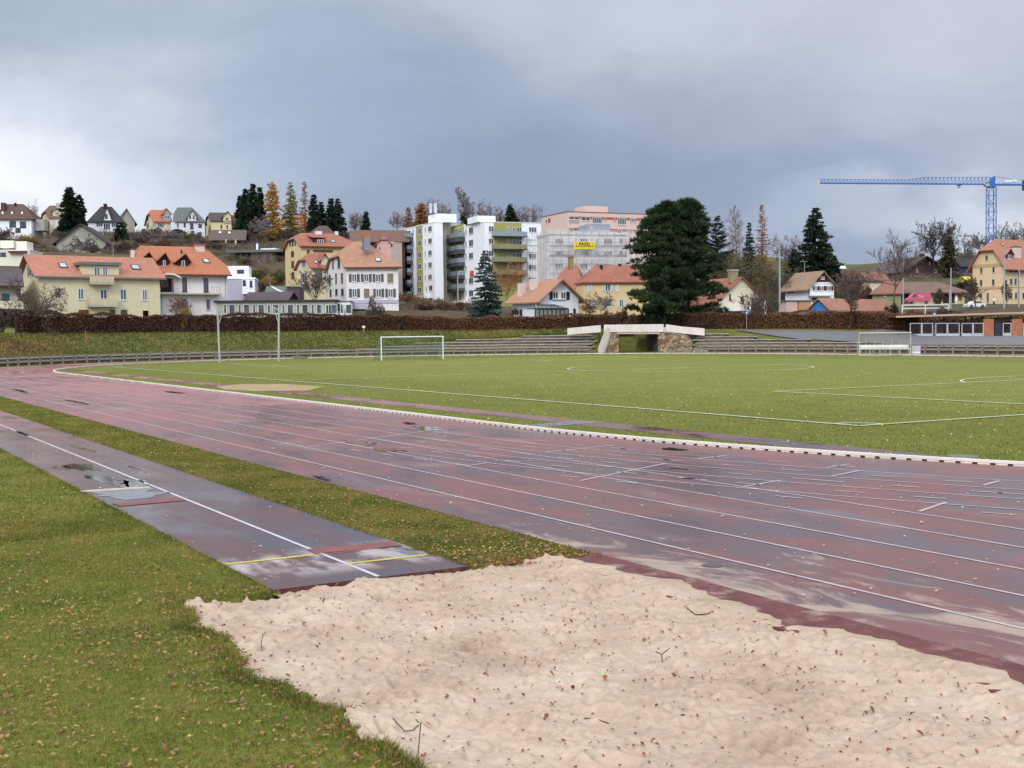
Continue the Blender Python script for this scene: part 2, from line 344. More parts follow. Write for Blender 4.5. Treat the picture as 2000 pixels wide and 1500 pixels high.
# ================================================================== TRACK
def track_mat(name='track_rubber', runway=False):
    t = NT(name); P = t.pos(); q = t.n('ShaderNodeSeparateXYZ', Vector=P)
    sp = t.math('ADD', t.math('MULTIPLY', q.outputs[0], -math.sin(AZ)), t.math('MULTIPLY', q.outputs[1], math.cos(AZ)))
    pp = t.math('ADD', t.math('MULTIPLY', q.outputs[0], math.cos(AZ)), t.math('MULTIPLY', q.outputs[1], math.sin(AZ)))
    S = t.n('ShaderNodeCombineXYZ', X=sp, Y=pp).outputs[0]
    big = t.noise(S, .16, 5, .6, .6); mid = t.noise(t.scalevec(S, .5, 1.3, 1), .9, 5, .6, .4); fine = t.noise(P, 90, 2); med = t.noise(P, 9, 4, .7)
    # wetness: 1 = wet film
    wet = t.sm(t.math('ADD', t.math('MULTIPLY', big, .5), t.math('MULTIPLY', mid, .5)), .40 if runway else .42, .58)
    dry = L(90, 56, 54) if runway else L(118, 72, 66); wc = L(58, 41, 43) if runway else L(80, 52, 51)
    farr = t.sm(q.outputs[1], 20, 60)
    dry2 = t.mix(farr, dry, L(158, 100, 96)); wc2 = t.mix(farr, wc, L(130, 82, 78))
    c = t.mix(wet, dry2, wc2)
    c = t.mix(t.math('MULTIPLY', t.sm(med, .35, .7), .25), c, L(78, 54, 58))
    red = t.math('MULTIPLY', t.sm(t.noise(S, .35, 4, .5), .60, .72), .45)
    c = t.mix(red, c, L(142, 72, 64))
    c = t.mix(.35, c, t.ramp(fine, [(.3, (.6, .6, .6)), (.7, (1.45, 1.4, 1.4))]), 'MULTIPLY')
    rough = t.math('MULTIPLY_ADD', wet, -.24 if runway else -.20, .36 if runway else .42)
    rough = t.math('ADD', rough, t.math('MULTIPLY', t.math('SUBTRACT', med, .5), .06))
    if not runway:
        # sand tracked out of the pit onto the nearest lanes
        sd1 = t.noise(t.scalevec(S, .8, 1.9, 1), .8, 9, .66, .9); g = t.noise(P, 140, 1)
        reach = t.math('MULTIPLY', t.sm(pp, 14.0, 8.0), t.sm(sp, 20, 12))
        v = t.math('ADD', sd1, t.math('MULTIPLY', reach, .30))
        sandm = t.math('MULTIPLY', t.sm(v, .74, .88), t.sm(reach, .02, .25))
        sandm = t.math('MULTIPLY', sandm, t.math('MULTIPLY_ADD', g, 1.0, .3), clamp=True)
        c = t.mix(t.math('MULTIPLY', sandm, .85), c, L(178, 158, 142)); rough = t.math('MAXIMUM', rough, t.math('MULTIPLY', sandm, .8))
        # pale salt-like haze of dried silt
        hzz = t.math('MULTIPLY', t.sm(t.noise(t.scalevec(S, .4, 1, 1), .6, 5, .6, .5), .55, .75), .22)
        c = t.mix(hzz, c, L(176, 168, 172))
    else:
        e = t.math('MULTIPLY', t.math('MULTIPLY', t.sm(sp, PIT_S1 + 2.6, PIT_S1 + 1.6), t.sm(sp, PIT_S1 + .3, PIT_S1 + 1)), t.sm(t.noise(t.scalevec(S, .9, 2, 1), 1.2, 6), .42, .62))
        c = t.mix(t.math('MULTIPLY', e, .7), c, L(196, 184, 178))
    hgt = t.math('ADD', fine, t.math('MULTIPLY', med, .1))
    t.bsdf(c, rough, bump=hgt, bs=.12, bd=.004, spec=.5); return t.m
def sheet(name, polys, z, m, **kw):
    b = M()
    for pl in polys: b.poly([(v.x, v.y, z if len(pl[0]) == 3 and v.z == 0 else v.z) for v in pl])
    return ob(name, b.mesh(name, m), **kw)
TZ = .014
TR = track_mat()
def ring_pt(r, u):                         # u: 0..1 near straight end -> far bend -> far straight -> right bend (down to p=PCT)
    pass
RO = PCT - PE + .0                          # outer radius so that the straight's outer edge is at PE
def track():
    q = []
    # near straight with its run-out extension; inner edge follows the bend
    ss = list(np.arange(-8.9, S0, 1.0)) + [S0] + list(np.arange(S0 + 6, S0 + LS, 8)) + [S0 + LS]
    pin = lambda s: PK if s >= S0 else PCT - math.sqrt(max(0, RI * RI - (S0 - s) ** 2))
    for a, b in zip(ss[:-1], ss[1:]):
        n = 5; pa = [PE + (pin(a) - PE) * k / n for k in range(n + 1)]; pb = [PE + (pin(b) - PE) * k / n for k in range(n + 1)]
        for k in range(n): q.append([SP(a, pa[k]), SP(a, pa[k + 1]), SP(b, pb[k + 1]), SP(b, pb[k])])
    cs = S0 + LS; r1 = RI + 7.35 + .9
    th = [math.radians(-90 + 3 * i) for i in range(61)]
    for a, b in zip(th[:-1], th[1:]):
        ra = lambda t: RO if t < R(-60) else (r1 + (RO - r1) * max(0, (R(-30) - t) / R(30)) if t < R(-30) else r1)
        f = lambda t, r: SP(cs + r * math.cos(t), PCT + r * math.sin(t))
        q.append([f(a, RI), f(b, RI), f(b, ra(b)), f(a, ra(a))][::-1])
    q.append([SP(S0, PCT + RI), SP(cs, PCT + RI), SP(cs, PCT + r1), SP(S0, PCT + r1)])
    th = [math.radians(90 + 5 * i) for i in range(19)]
    f = lambda t, r: SP(S0 + r * math.cos(t), PCT + r * math.sin(t))
    for a, b in zip(th[:-1], th[1:]): q.append([f(a, RI), f(b, RI), f(b, r1), f(a, r1)])
    b = M()
    for pl in q:
        pl = [(v.x, v.y, TZ) for v in pl]; x = [Vector(v) for v in pl]
        if (x[1] - x[0]).cross(x[2] - x[0]).z < 0: pl = pl[::-1]
        b.poly(pl)
    ob('running_track', b.mesh('running_track', TR), kind='structure')
track()
LINE = mat('lane_line_paint', (196, 180, 182), var=.18, scale=2.5, rough=.5, dirt=.25)
PITCHLINE = mat('pitch_line_chalk', (214, 222, 196), var=.15, scale=1.5, rough=.9, dirt=.35)
def strip(b, pts, w, z):
    pts = [Vector((v.x, v.y, z)) for v in pts]
    for i in range(len(pts) - 1):
        d = (pts[i + 1] - pts[i]).normalized(); n = Vector((-d.y, d.x, 0)) * w / 2
        b.poly([pts[i] - n, pts[i + 1] - n, pts[i + 1] + n, pts[i] + n])
def bend(r, a0=-90, a1=90, n=40, c=None): 
    c = S0 + LS if c is None else c
    return [SP(c + r * math.cos(R(a0 + (a1 - a0) * i / n)), PCT + r * math.sin(R(a0 + (a1 - a0) * i / n))) for i in range(n + 1)]
def lane_lines():
    b = M(); Z = TZ + .004
    starts = [None, None, gsp(955, 921)[0], gsp(1300, 956)[0], gsp(1666, 987)[0], None]
    for k in range(7):
        p = PK - .12 - k * 0 if k == 6 else PL1 + k * LW
        if k == 6: break
        r = PCT - p
        # straights
        s_lo = -8.9
        if k >= 1: strip(b, [SP(S0 + LS, p), SP(S0, p)], .05, Z); strip(b, bend(r), .06, Z); strip(b, [SP(S0, PCT + r), SP(S0 + LS, PCT + r)], .05, Z)
        if k < 5 and s_lo is not None: strip(b, [SP(s_lo, p), SP(S0 if k else S0 + LS + 20, p)], .052, Z + .001)
        # curved bend lines on the right
        if k >= 2: strip(b, [SP(S0 - r * math.sin(R(a)), PCT - r * math.cos(R(a))) for a in range(0, 62, 2)], .05, Z + .002)
    for k in range(1): strip(b, bend(PCT - PL1 - LW * .5, -90, 90), .045, Z)
    # staggered start marks and arrows, short ticks between the lanes
    for (x0, y0, x1, y1) in [(1133, 939, 1301, 905), (1455, 950, 1526, 938), (1624, 930, 1681, 919), (1795, 999, 1848, 981), (1067, 883, 1208, 869),
                             (1363, 896, 1423, 889), (1920, 948, 1952, 939), (602, 873, 862, 838), (912, 910, 952, 904), (1612, 914, 1655, 907)]:
        strip(b, [gnd(x0, y0, Z), gnd(x1, y1, Z)], .07, Z + .003)
    for k in range(1, 7):
        p = PL1 + (k - .5) * LW if k < 6 else PL1 + 5.5 * LW
        if k < 3: continue
        for j in range(0):
            s = S0 - .2 + 12.5 - j * 2.35 - k * .35
            if s > S0:
                a = SP(s, p); c = SP(s - .42, p)
            else:
                r = PCT - p; a0 = (S0 - s) / r; a1 = a0 + .5 / r
                a = SP(S0 - r * math.sin(a0), PCT - r * math.cos(a0)); c = SP(S0 - r * math.sin(a1), PCT - r * math.cos(a1))
            strip(b, [a, c], .075, Z + .003)
    for cx, cy in ((110,512),(240,537),(383,564),(540,593),(712,626),(355,500),(497,524),(648,550),(813,577),(995,607),(1195,643),(600,488),(745,512),(905,537),(1080,565),(1272,593),(1480,625),(1710,661),(1665,722),(1410,681),(985,500),(1150,522),(1330,549),(1530,577),(1745,606),(1215,488),(1385,511),(1575,537),(1810,524),(1990,640),(1990,703),
                   (1992,641),(2044,702),(2257,626),(2257,681),(2512,607),(2537,661),(2557,722),(2592,798),(2847,703),(2902,773),(3119,681),(3197,748),(3287,826),(3477,724),(3597,798),(3737,891),(2260,745),(2260,574),(1975,592),(2820,640),(3850,768)):
        h_ = 26 + (cy - 512) * .13; x, y, hh_ = 650 + cx * .35, 690 + cy * .35, h_ * .35
        s, p = gsp(x, y); dd = p if s >= S0 else PCT - math.hypot(s - S0, p - PCT); i_ = max(1, min(5, math.floor((dd - PL1) / LW))); dc = min(PL1 + (i_ + .5) * LW, PK - .45); hl = .26
        if s >= S0: strip(b, [SP(s - hl, dc), SP(s + hl, dc)], .06, Z + .003)
        else:
            a_ = math.atan2(s - S0, PCT - p); r_ = PCT - dc; strip(b, [SP(S0 + r_ * math.sin(a_ - hl / r_), PCT - r_ * math.cos(a_ - hl / r_)), SP(S0 + r_ * math.sin(a_ + hl / r_), PCT - r_ * math.cos(a_ + hl / r_))], .06, Z + .003)
    ob('lane_markings', b.mesh('lane_markings', LINE), kind='structure')
lane_lines()
def pitch_lines():
    b = M(); Z = .03; w = .14
    p0, p1 = PC - HW, PC + HW; sm_ = (SA + SB) / 2
    seg = lambda *pts: strip(b, [SP(*x) for x in pts], w, Z)
    seg((SA, p0), (SA, p1)); seg((SB, p0 + .05), (SB, p1)); seg((SA, p0 - .0), (SB, p0)); seg((SA, p1), (SB, p1))
    b2 = M()
    for s, g in ((SA, 1), (SB, -1)):
        for d, h in ((16.5, 20.16), (5.5, 9.16)):
            strip(b2, [SP(s + .06 * g, PC - h), SP(s + g * d, PC - h)], w, Z + .003); strip(b2, [SP(s + g * d, PC - h - .05), SP(s + g * d, PC + h + .05)], w, Z + .0045); strip(b2, [SP(s + g * d, PC + h), SP(s + .06 * g, PC + h)], w, Z + .003)
        a = math.degrees(math.acos(5.5 / 9.15))
        strip(b2, [SP(s + g * (11 + 9.15 * math.cos(R(t))), PC + 9.15 * math.sin(R(t))) for t in np.linspace(-a, a, 14)], w, Z + .006)
        for pp_, sg in ((p0, 1), (p1, -1)):
            strip(b2, [SP(s + g * 1.0 * math.cos(R(t)), pp_ + sg * 1.0 * math.sin(R(t))) for t in np.linspace(0, 90, 6)], w, Z + .003)
    strip(b2, [SP(sm_, p0), SP(sm_, p1)], w, Z + .003)
    strip(b2, [SP(sm_ + 9.15 * math.cos(R(t)), PC + 9.15 * math.sin(R(t))) for t in range(0, 361, 8)], w, Z + .006)
    ob('pitch_markings', b.mesh('pitch_markings', PITCHLINE), kind='structure')
    ob('pitch_area_markings', b2.mesh('pitch_area_markings', PITCHLINE), kind='structure')
pitch_lines()
# ------------------------------------------------------------------ runway, boards, puddles
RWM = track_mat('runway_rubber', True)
def runway():
    b = M(); e = PIT_S1
    ss = [e, e + .6, e + 2, e + 5] + list(np.arange(e + 8, 62, 4)); zt = .02
    for a, c in zip(ss[:-1], ss[1:]):
        for k in range(3):
            u, v = RW0 + (RW1 - RW0) * k / 3, RW0 + (RW1 - RW0) * (k + 1) / 3
            b.poly([SP(a, u, zt), SP(a, v, zt), SP(c, v, zt), SP(c, u, zt)][::-1])
    rnd = random.Random(4)
    b.k = 1; n = 60; prev = None
    for i in range(n + 1):                 # broken front lip above the sand
        p = RW0 + (RW1 - RW0) * i / n; o = rnd.uniform(-.015, .02)
        cur = (SP(e, p, zt), SP(e - .02 + o, p, -.02 + rnd.uniform(-.01, .012)), SP(e - .01, p, -.2))
        if prev: b.poly([prev[0], cur[0], cur[1], prev[1]]); b.poly([prev[1], cur[1], cur[2], prev[2]])
        prev = cur
    for v in b.f[:0]: pass
    ob('runway', b.mesh('runway', [RWM, mat('runway_edge', (86, 46, 40), var=.4, scale=9, rough=.9)]), kind='structure')
    zt += .004
    m = M(); strip(m, [SP(e + .03, RWC), SP(60, RWC)], .06, zt)
    ob('runway_centre_line', m.mesh('runway_centre_line', mat('runway_line_paint', (208, 200, 205), var=.15, scale=3, rough=.45)), kind='structure')
    def band(name, pts, w, m_, z):
        bb = M(); strip(bb, [gnd(*p, z) for p in pts], w, z); return ob(name, bb.mesh(name, m_), kind='structure')
    yel = mat('yellow_line_paint', (206, 192, 74), var=.15, scale=3, rough=.6)
    band('runway_cross_line', [(441, 1102), (612, 1083)], .09, yel, zt + .001)
    band('runway_cross_line', [(676, 1101), (834, 1083)], .09, yel, zt + .001)
    band('runway_cross_line', [(622, 1083.5), (770, 1066)], .03, mat('pale_red_line_paint', (180, 130, 130), rough=.6), zt + .001)
    redb = mat('take_off_red_rubber', (142, 82, 80), var=.2, scale=4, rough=.55)
    tk = [('take_off_board', [(608, 1077.5), (775, 1061.5)], .36, redb, 'faded red take-off board right of the runway centre line'),
          ('take_off_board', [(226, 986), (355, 975)], .42, redb, 'faded red take-off board across the far half of the runway'),
          ('take_off_board', [(158, 960), (292, 951.5)], .26, mat('take_off_white_wood', (196, 184, 170), var=.2, scale=5, rough=.6), 'dirty white take-off board beside a puddle on the runway')]
    for name, pts, w, m_, lab in tk:
        a, c = gnd(*pts[0], zt), gnd(*pts[1], zt); d = (c - a).normalized(); n = Vector((-d.y, d.x, 0)) * w / 2
        bb = M(); bb.prism([x for x in (a - n, c - n, c + n, a + n)], (0, 0, .006)); ob(name, bb.mesh(name, m_), label=lab, cat='take-off board', group='take-off boards set into the runway')
    wm = NT('puddle_water'); P = wm.pos(); wm.bsdf((.035, .028, .03, 1), wm.math('MULTIPLY_ADD', wm.noise(P, 2.5, 3), .1, .015), bump=wm.noise(P, 6, 2), bs=.02, bd=.01, spec=.7)
    rnd = random.Random(11)
    for px, py, rs, rp, z in [(160, 914, 1.0, .24, zt), (118, 915, .5, .12, zt), (212, 941, 1.0, .26, zt), (262, 946, .5, .28, zt), (250, 966, .62, .7, zt), (172, 880, .5, .12, zt),
                           (268, 916, .4, .08, zt), (205, 842, .4, .12, zt), (700, 1108, .25, .5, zt) if False else (45, 848, .8, .1, zt),
                           (836, 838, .8, .35, TZ + .009), (700, 866, .9, .25, TZ + .009), (630, 936, .35, .1, TZ + .009), (1316, 879, .5, .14, TZ + .009), (760, 880, .8, .2, TZ + .009),
                           (40, 764, 2, .2, TZ + .009), (150, 786, 1.8, .15, TZ + .009), (340, 767, 2, .18, TZ + .009), (800, 828, .5, .2, TZ + .009)]:
        s, p = gsp(px, py); pts = []; ph = rnd.random() * 9
        for i in range(26):
            a = 2 * math.pi * i / 26; k = 1 + .38 * math.sin(2 * a + ph) + .2 * math.sin(5 * a + ph * 2) + rnd.uniform(-.1, .1)
            pts.append(SP(s + rs * k * math.cos(a), min(RW1 - .02, max(RW0 + .02, p + rp * k * math.sin(a))) if p < 7.5 else p + rp * k * math.sin(a), z))
        bb = M(); bb.poly(pts); ob('puddle', bb.mesh('puddle', wm.m), kind='structure')
runway()
# ------------------------------------------------------------------ kerb with drainage arches
def kerb():
    rt = root('track_kerb', SP(S0, PK), label='white raised track kerb with black drainage arches edging the red lanes', cat='kerb')
    o = Vector(rt.location)
    white = mat('kerb_white', (236, 226, 214), var=.08, scale=2, rough=.6, dirt=.2)
    line = [SP(S0 - RI * math.sin(R(a)), PCT - RI * math.cos(R(a))) for a in np.arange(66, 0, -1.5)] + [SP(s, PK) for s in np.arange(S0, S0 + LS, 3)] + bend(RI, -90, 90, 60) + [SP(s, PCT + RI) for s in np.arange(S0 + LS, S0, -6)]
    line = [v for i, v in enumerate(line) if i == 0 or (v - line[i - 1]).length > .05]
    b = M()
    for i in range(len(line) - 1):
        p, q = line[i], line[i + 1]; d = (q - p).normalized(); n = Vector((-d.y, d.x, 0)) * .07
        p = p - o; q = q - o
        b.prism([p - n + Vector((0, 0, .052)), p + n + Vector((0, 0, .052)), p + n + Vector((0, 0, .105)), p - n + Vector((0, 0, .105))], q - p)
    ob('rail', b.mesh('kerb_rail', white), rt)
    f = M(); acc = 0; pos = 0
    tot = 0
    for i in range(len(line) - 1):
        p, q = line[i], line[i + 1]; Ld = (q - p).length; d = (q - p) / Ld; n = Vector((-d.y, d.x, 0)) * .06
        px, _ = proj(p + Vector((0, 0, .05)))
        k = 0.0
        step = .34 if p.y < 70 else 1.5
        while k < Ld:
            a = p + d * k - o; wd = .23 if step < 1 else 1.25
            w_ = d * wd
            f.prism([a - n + Vector((0, 0, TZ)), a + n + Vector((0, 0, TZ)), a + w_ + n + Vector((0, 0, TZ)), a + w_ - n + Vector((0, 0, TZ))], (0, 0, .037))
            k += step
    fo = ob('foot', f.mesh('kerb_foot', white), rt); fo['kind'] = 'stuff'
    dk = M()
    for i in range(len(line) - 1):
        p, q = line[i] - o, line[i + 1] - o; d = (q - p).normalized(); n = Vector((-d.y, d.x, 0)) * .035
        dk.prism([p - n + Vector((0, 0, TZ)), p + n + Vector((0, 0, TZ)), q + n + Vector((0, 0, TZ)), q - n + Vector((0, 0, TZ))], (0, 0, .034))
    ob('gap_shadow', dk.mesh('kerb_gap_shadow', mat('kerb_dark', (66, 56, 54), rough=.9)), rt)  # dark strip paints the shadow in the gaps under the rail
kerb()
# ------------------------------------------------------------------ infield run-up, far sand pit, slab, manhole
def infield():
    p0, p1 = 20.35, 21.55
    b = M(); ss = list(np.arange(20.5, 122, 6))
    ss[0] = gsp(1865, 889)[0]
    for a, c in zip(ss[:-1], ss[1:]): b.poly([SP(a, p0, .006), SP(a, p1, .006), SP(c, p1, .006), SP(c, p0, .006)][::-1])
    ob('infield_runway', b.mesh('infield_runway', RWM), kind='structure')
    pts = [(422, 755), (470, 750), (560, 750), (632, 755), (600, 763), (500, 764), (440, 761)]
    b = M(); b.poly([gnd(x, y, .012) for x, y in pts][::-1]); far = b.mesh('infield_sand', mat('far_sand', (176, 152, 112), var=.2, scale=.8, rough=.95, dirt=.4)); ob('infield_sand', far, kind='structure')
    b = M(); b.poly([gnd(x, y, .010) for x, y in [(995, 832), (1130, 822), (1185, 823.5), (1040, 836)]][::-1])
    o = ob('infield_path', b.mesh('infield_path', mat('wet_concrete_path', (118, 122, 122), var=.15, scale=1.2, rough=.3, spec=.5)), kind='structure')
    c = gnd(1881, 893, 0); b = M(); b.tube((0, 0, 0), (0, 0, .03), .34, .33, 20)
    ob('manhole_cover', b.mesh('manhole_cover', mat('cast_cover', (118, 120, 108), var=.2, scale=6, rough=.5)), loc=c, label='round grey manhole cover in the grass beside the white kerb', cat='manhole cover')
    c = gnd(1392, 1105, TZ); b = M(); b.tube((0, 0, 0), (0, 0, .006), .13, .13, 18); b.tube((0, 0, .006), (0, 0, .009), .11, .11, 18)
    ob('lane_plug', b.mesh('lane_plug', mat('dull_plug', (96, 84, 86), rough=.5)), loc=c, label='small round drain lid set in the track below the outer white line', cat='drain lid')
def sand_mat():
    t = NT('sand_grains'); P = t.pos()
    n1 = t.noise(P, .8, 4); n2 = t.noise(P, 14, 4, .7); n3 = t.noise(P, 260, 2); q = t.n('ShaderNodeSeparateXYZ', Vector=P).outputs[2]
    c = t.ramp(t.math('ADD', t.math('MULTIPLY', n1, .6), t.math('MULTIPLY', n2, .4)), [(.3, L(147, 127, 108)), (.48, L(174, 154, 134)), (.72, L(196, 180, 161))])
    c = t.mix(.35, c, t.ramp(n3, [(.35, (.66, .62, .58)), (.62, (1.25, 1.22, 1.2))]), 'MULTIPLY')
    sp = t.n('ShaderNodeTexVoronoi', Vector=P, Scale=46.0); spc = t.n('ShaderNodeSeparateColor', Color=sp.outputs['Color'])
    dm = t.math('MULTIPLY', t.sm(sp.outputs['Distance'], .22, .1), t.math('GREATER_THAN', spc.outputs[0], .9))
    c = t.mix(t.math('MULTIPLY', dm, .75), c, L(112, 84, 66))
    t.bsdf(c, .92, bump=t.math('ADD', n2, t.math('MULTIPLY', n3, .5)), bs=.5, bd=.015, spec=.2); return t.m
SANDM = sand_mat(); infield()
def sand_h(S, P):
    """rolling, trampled surface of the pit (numpy)"""
    z = np.zeros_like(S)
    rg = np.random.default_rng(5)
    for k in range(26):
        w = rg.uniform(2.0, 9); a = rg.uniform(0, np.pi); z += .011 * np.sin((S * np.cos(a) + P * np.sin(a)) * w + rg.uniform(0, 9)) / (w / 3.2)
    z = z * .55
    n = 520
    cs = rg.uniform(PIT_S0, PIT_S1, n); cp = rg.uniform(PIT_P0, PIT_P1, n); ang = rg.uniform(0, np.pi, n); ra = rg.uniform(.10, .2, n); rb = ra * rg.uniform(.35, .6, n); dp = rg.uniform(.02, .05, n)
    n2 = 3600
    cs = np.concatenate([cs, rg.uniform(PIT_S0, PIT_S1, n2)]); cp = np.concatenate([cp, rg.uniform(PIT_P0, PIT_P1, n2)]); ang = np.concatenate([ang, rg.uniform(0, np.pi, n2)])
    r2 = rg.uniform(.03, .08, n2); ra = np.concatenate([ra, r2]); rb = np.concatenate([rb, r2 * rg.uniform(.5, .9, n2)]); dp = np.concatenate([dp, rg.uniform(.006, .018, n2)])
    ds = S[0, 1] - S[0, 0] if S[0, 1] != S[0, 0] else S[1, 0] - S[0, 0]
    for i in range(len(cs)):
        m = int(ra[i] * 2.6 / abs(ds)) + 1
        i0 = int((cs[i] - PIT_S0) / abs(ds)); j0 = int((cp[i] - P[0, 0]) / abs(ds))
        a0, a1, b0, b1 = max(0, i0 - m), i0 + m, max(0, j0 - m), j0 + m
        s = S[a0:a1, b0:b1] - cs[i]; p = P[a0:a1, b0:b1] - cp[i]
        if s.size == 0: continue
        u = (s * np.cos(ang[i]) + p * np.sin(ang[i])) / ra[i]; v = (-s * np.sin(ang[i]) + p * np.cos(ang[i])) / rb[i]; q = u * u + v * v
        z[a0:a1, b0:b1] += dp[i] * (-np.exp(-q * 1.4) + .55 * np.exp(-(np.sqrt(q) - 1.25) ** 2 * 5))
    return z
def edge_noise(s, f=1.3, a=.13, o=0):
    return a * (np.sin(s * f + o) + .6 * np.sin(s * f * 2.7 + 1 + o) + .45 * np.sin(s * f * 6.1 + 2 + o)+ .3 * np.sin(s * f * 13.1 + o))
SG = None
def sandpit():
    global SG
    d = .022
    s1 = np.arange(PIT_S0, max(PIT_S1, STRIP_S) + .4, d); p1 = np.arange(PIT_P0 - .5, PIT_P1 + .6, d)
    S, P = np.meshgrid(s1, p1, indexing='ij'); Z = sand_h(S, P)
    el = PIT_P0 + edge_noise(S, 1.1, .1); er = 8.24 + edge_noise(S, 1.7, .07, 2)
    # heap the sand gently towards the edges, keep it low in front of the runway lip
    Z = Z - .022 + .022 * sst(P, el + .7, el - .05) + .06 * sst(P, er - .9, er - .25) - .02 * sst(P, er - .12, er + .02) + .05 * sst(S, PIT_S1 - .5, PIT_S1 + .1) * sst(P, RW1 - .1, RW1 + .15)
    Z = Z - .004 * sst(S, PIT_S1 - .45, PIT_S1 - .05) * sst(P, RW1 + .1, RW1 - .1)*sst(P,RW0-.3,RW0)
    inside = (P > el) & (P < er + .02) & ((S < PIT_S1 + .03) | ((P > RW1 + .02) & (S < STRIP_S + edge_noise(P, 3, .06)))) 
    inside &= ~((P > RW1 + .02) & (S > STRIP_S + edge_noise(P, 3, .06))) & ~((P < RW0 + .0) & (S > PIT_S1 - .12 + edge_noise(P, 4, .08)))
    SG = (s1, p1, Z)
    n, m = S.shape; X = -math.sin(AZ) * S + math.cos(AZ) * P; Y = math.cos(AZ) * S + math.sin(AZ) * P
    V = np.stack([X, Y, Z], -1).reshape(-1, 3); i = np.arange(n - 1)[:, None] * m + np.arange(m - 1)[None]
    Q = np.stack([i, i + m, i + m + 1, i + 1], -1).reshape(-1, 4); ok = (inside[:-1, :-1] & inside[1:, 1:] & inside[:-1, 1:] & inside[1:, :-1]).reshape(-1); Q = Q[ok]
    if True:
        a, b, c = V[Q[0, 0]], V[Q[0, 1]], V[Q[0, 2]]
        if np.cross(b - a, c - a)[2] < 0: Q = Q[:, ::-1]
    used = np.unique(Q); mp = -np.ones(len(V), int); mp[used] = np.arange(len(used))
    ob('sand', npmesh('sand', V[used], mp[Q], SANDM, True, 4), kind='structure')
sandpit()
def sandz(s, p):
    s1, p1, Z = SG; i = min(len(s1) - 1, max(0, int((s - s1[0]) / (s1[1] - s1[0])))); j = min(len(p1) - 1, max(0, int((p - p1[0]) / (p1[1] - p1[0]))))
    return float(Z[i, j])
def edging():
    b = M(); s_end = gsp(1142, 1086)[0]
    b.prism([SP(s_end, PE + .015, -.1), SP(s_end, 7.85, -.1), SP(s_end, 7.85, .012), SP(s_end, PE + .015, .02)], D1 * (-20))
    b2 = M(); b2.prism([SP(s_end, PE + .045, .0), SP(s_end, PE + .0, .0), SP(s_end, PE + .0, .024), SP(s_end, PE + .045, .024)], D1 * (-20))
    t = NT('edging_rubber'); P = t.pos(); n = t.noise(P, 5, 4); n2 = t.noise(P, 120, 2); sn = t.noise(P, 2.2, 7, .7)
    c = t.ramp(n, [(.3, L(84, 42, 40)), (.7, L(112, 60, 56))]); c = t.mix(t.math('MULTIPLY', t.sm(sn, .5, .74), t.math('MULTIPLY', n2, 1.1)), c, L(196, 172, 152))
    c = t.mix(.3, c, t.ramp(n2, [(.3, (.6, .6, .6)), (.7, (1.3, 1.3, 1.3))]), 'MULTIPLY'); t.bsdf(c, .6, bump=n2, bs=.2, bd=.01)
    ob('sand_pit_edging', b.mesh('sand_pit_edging', t.m), label='red rubber edging strip between the sand pit and the outer lane', cat='edging')
edging()
# ------------------------------------------------------------------ grass blades and leaves
GRB = leafmat('grass_blades', [(66, 78, 30), (95, 104, 40), (118, 119, 50), (142, 134, 66), (154, 130, 84)], trans=.3, big=.12)
def blades(name, pts, hgt, wid, seed):
    rg = np.random.default_rng(seed); n = len(pts)
    a = rg.uniform(0, 2 * np.pi, n); h = hgt * rg.uniform(.45, 1.25, n); w = wid * rg.uniform(.6, 1.3, n)
    b = rg.uniform(0, 2 * np.pi, n); ln = rg.uniform(.2, 1.1, n) * h
    base = np.column_stack([pts, np.full(n, -.004)])
    dx = np.column_stack([np.cos(a) * w / 2, np.sin(a) * w / 2, np.zeros(n)])
    tip = base + np.column_stack([np.cos(b) * ln, np.sin(b) * ln, h])
    V = np.empty((n, 3, 3)); V[:, 0] = base - dx; V[:, 1] = base + dx; V[:, 2] = tip
    ob(name, npmesh(name, V.reshape(-1, 3), np.arange(3 * n).reshape(-1, 3), GRB), kind='stuff')
def scatter(n, s0, s1, p0, p1, ok, seed, bias=1.0):
    rg = np.random.default_rng(seed)
    u = rg.uniform(0, 1, n) ** bias
    S = s0 + (s1 - s0) * u; P = rg.uniform(p0, p1, n)
    X = -math.sin(AZ) * S + math.cos(AZ) * P; Y = math.cos(AZ) * S + math.sin(AZ) * P
    k = ok(S, P, X, Y); return np.column_stack([X[k], Y[k]]), S[k], P[k]
inview = lambda X, Y: (Y > 5.4) & (np.abs(X) < Y * .46 + .6)
def left_ok(S, P, X, Y):
    return inview(X, Y) & np.where(S > PIT_S1 - .1 + edge_noise(P, 4, .08), P < RW0 + .01 + edge_noise(S, 2.2, .015), P < PIT_P0 + edge_noise(S, 1.1, .1) + .04)
def strip_ok(S, P, X, Y):
    return inview(X, Y) & (P > RW1 + edge_noise(S, 2.2, .012) - .01) & (P < PE - .03 + edge_noise(S, 2.2, .012, 3)) & (S > STRIP_S + edge_noise(P, 3, .06) - .05)
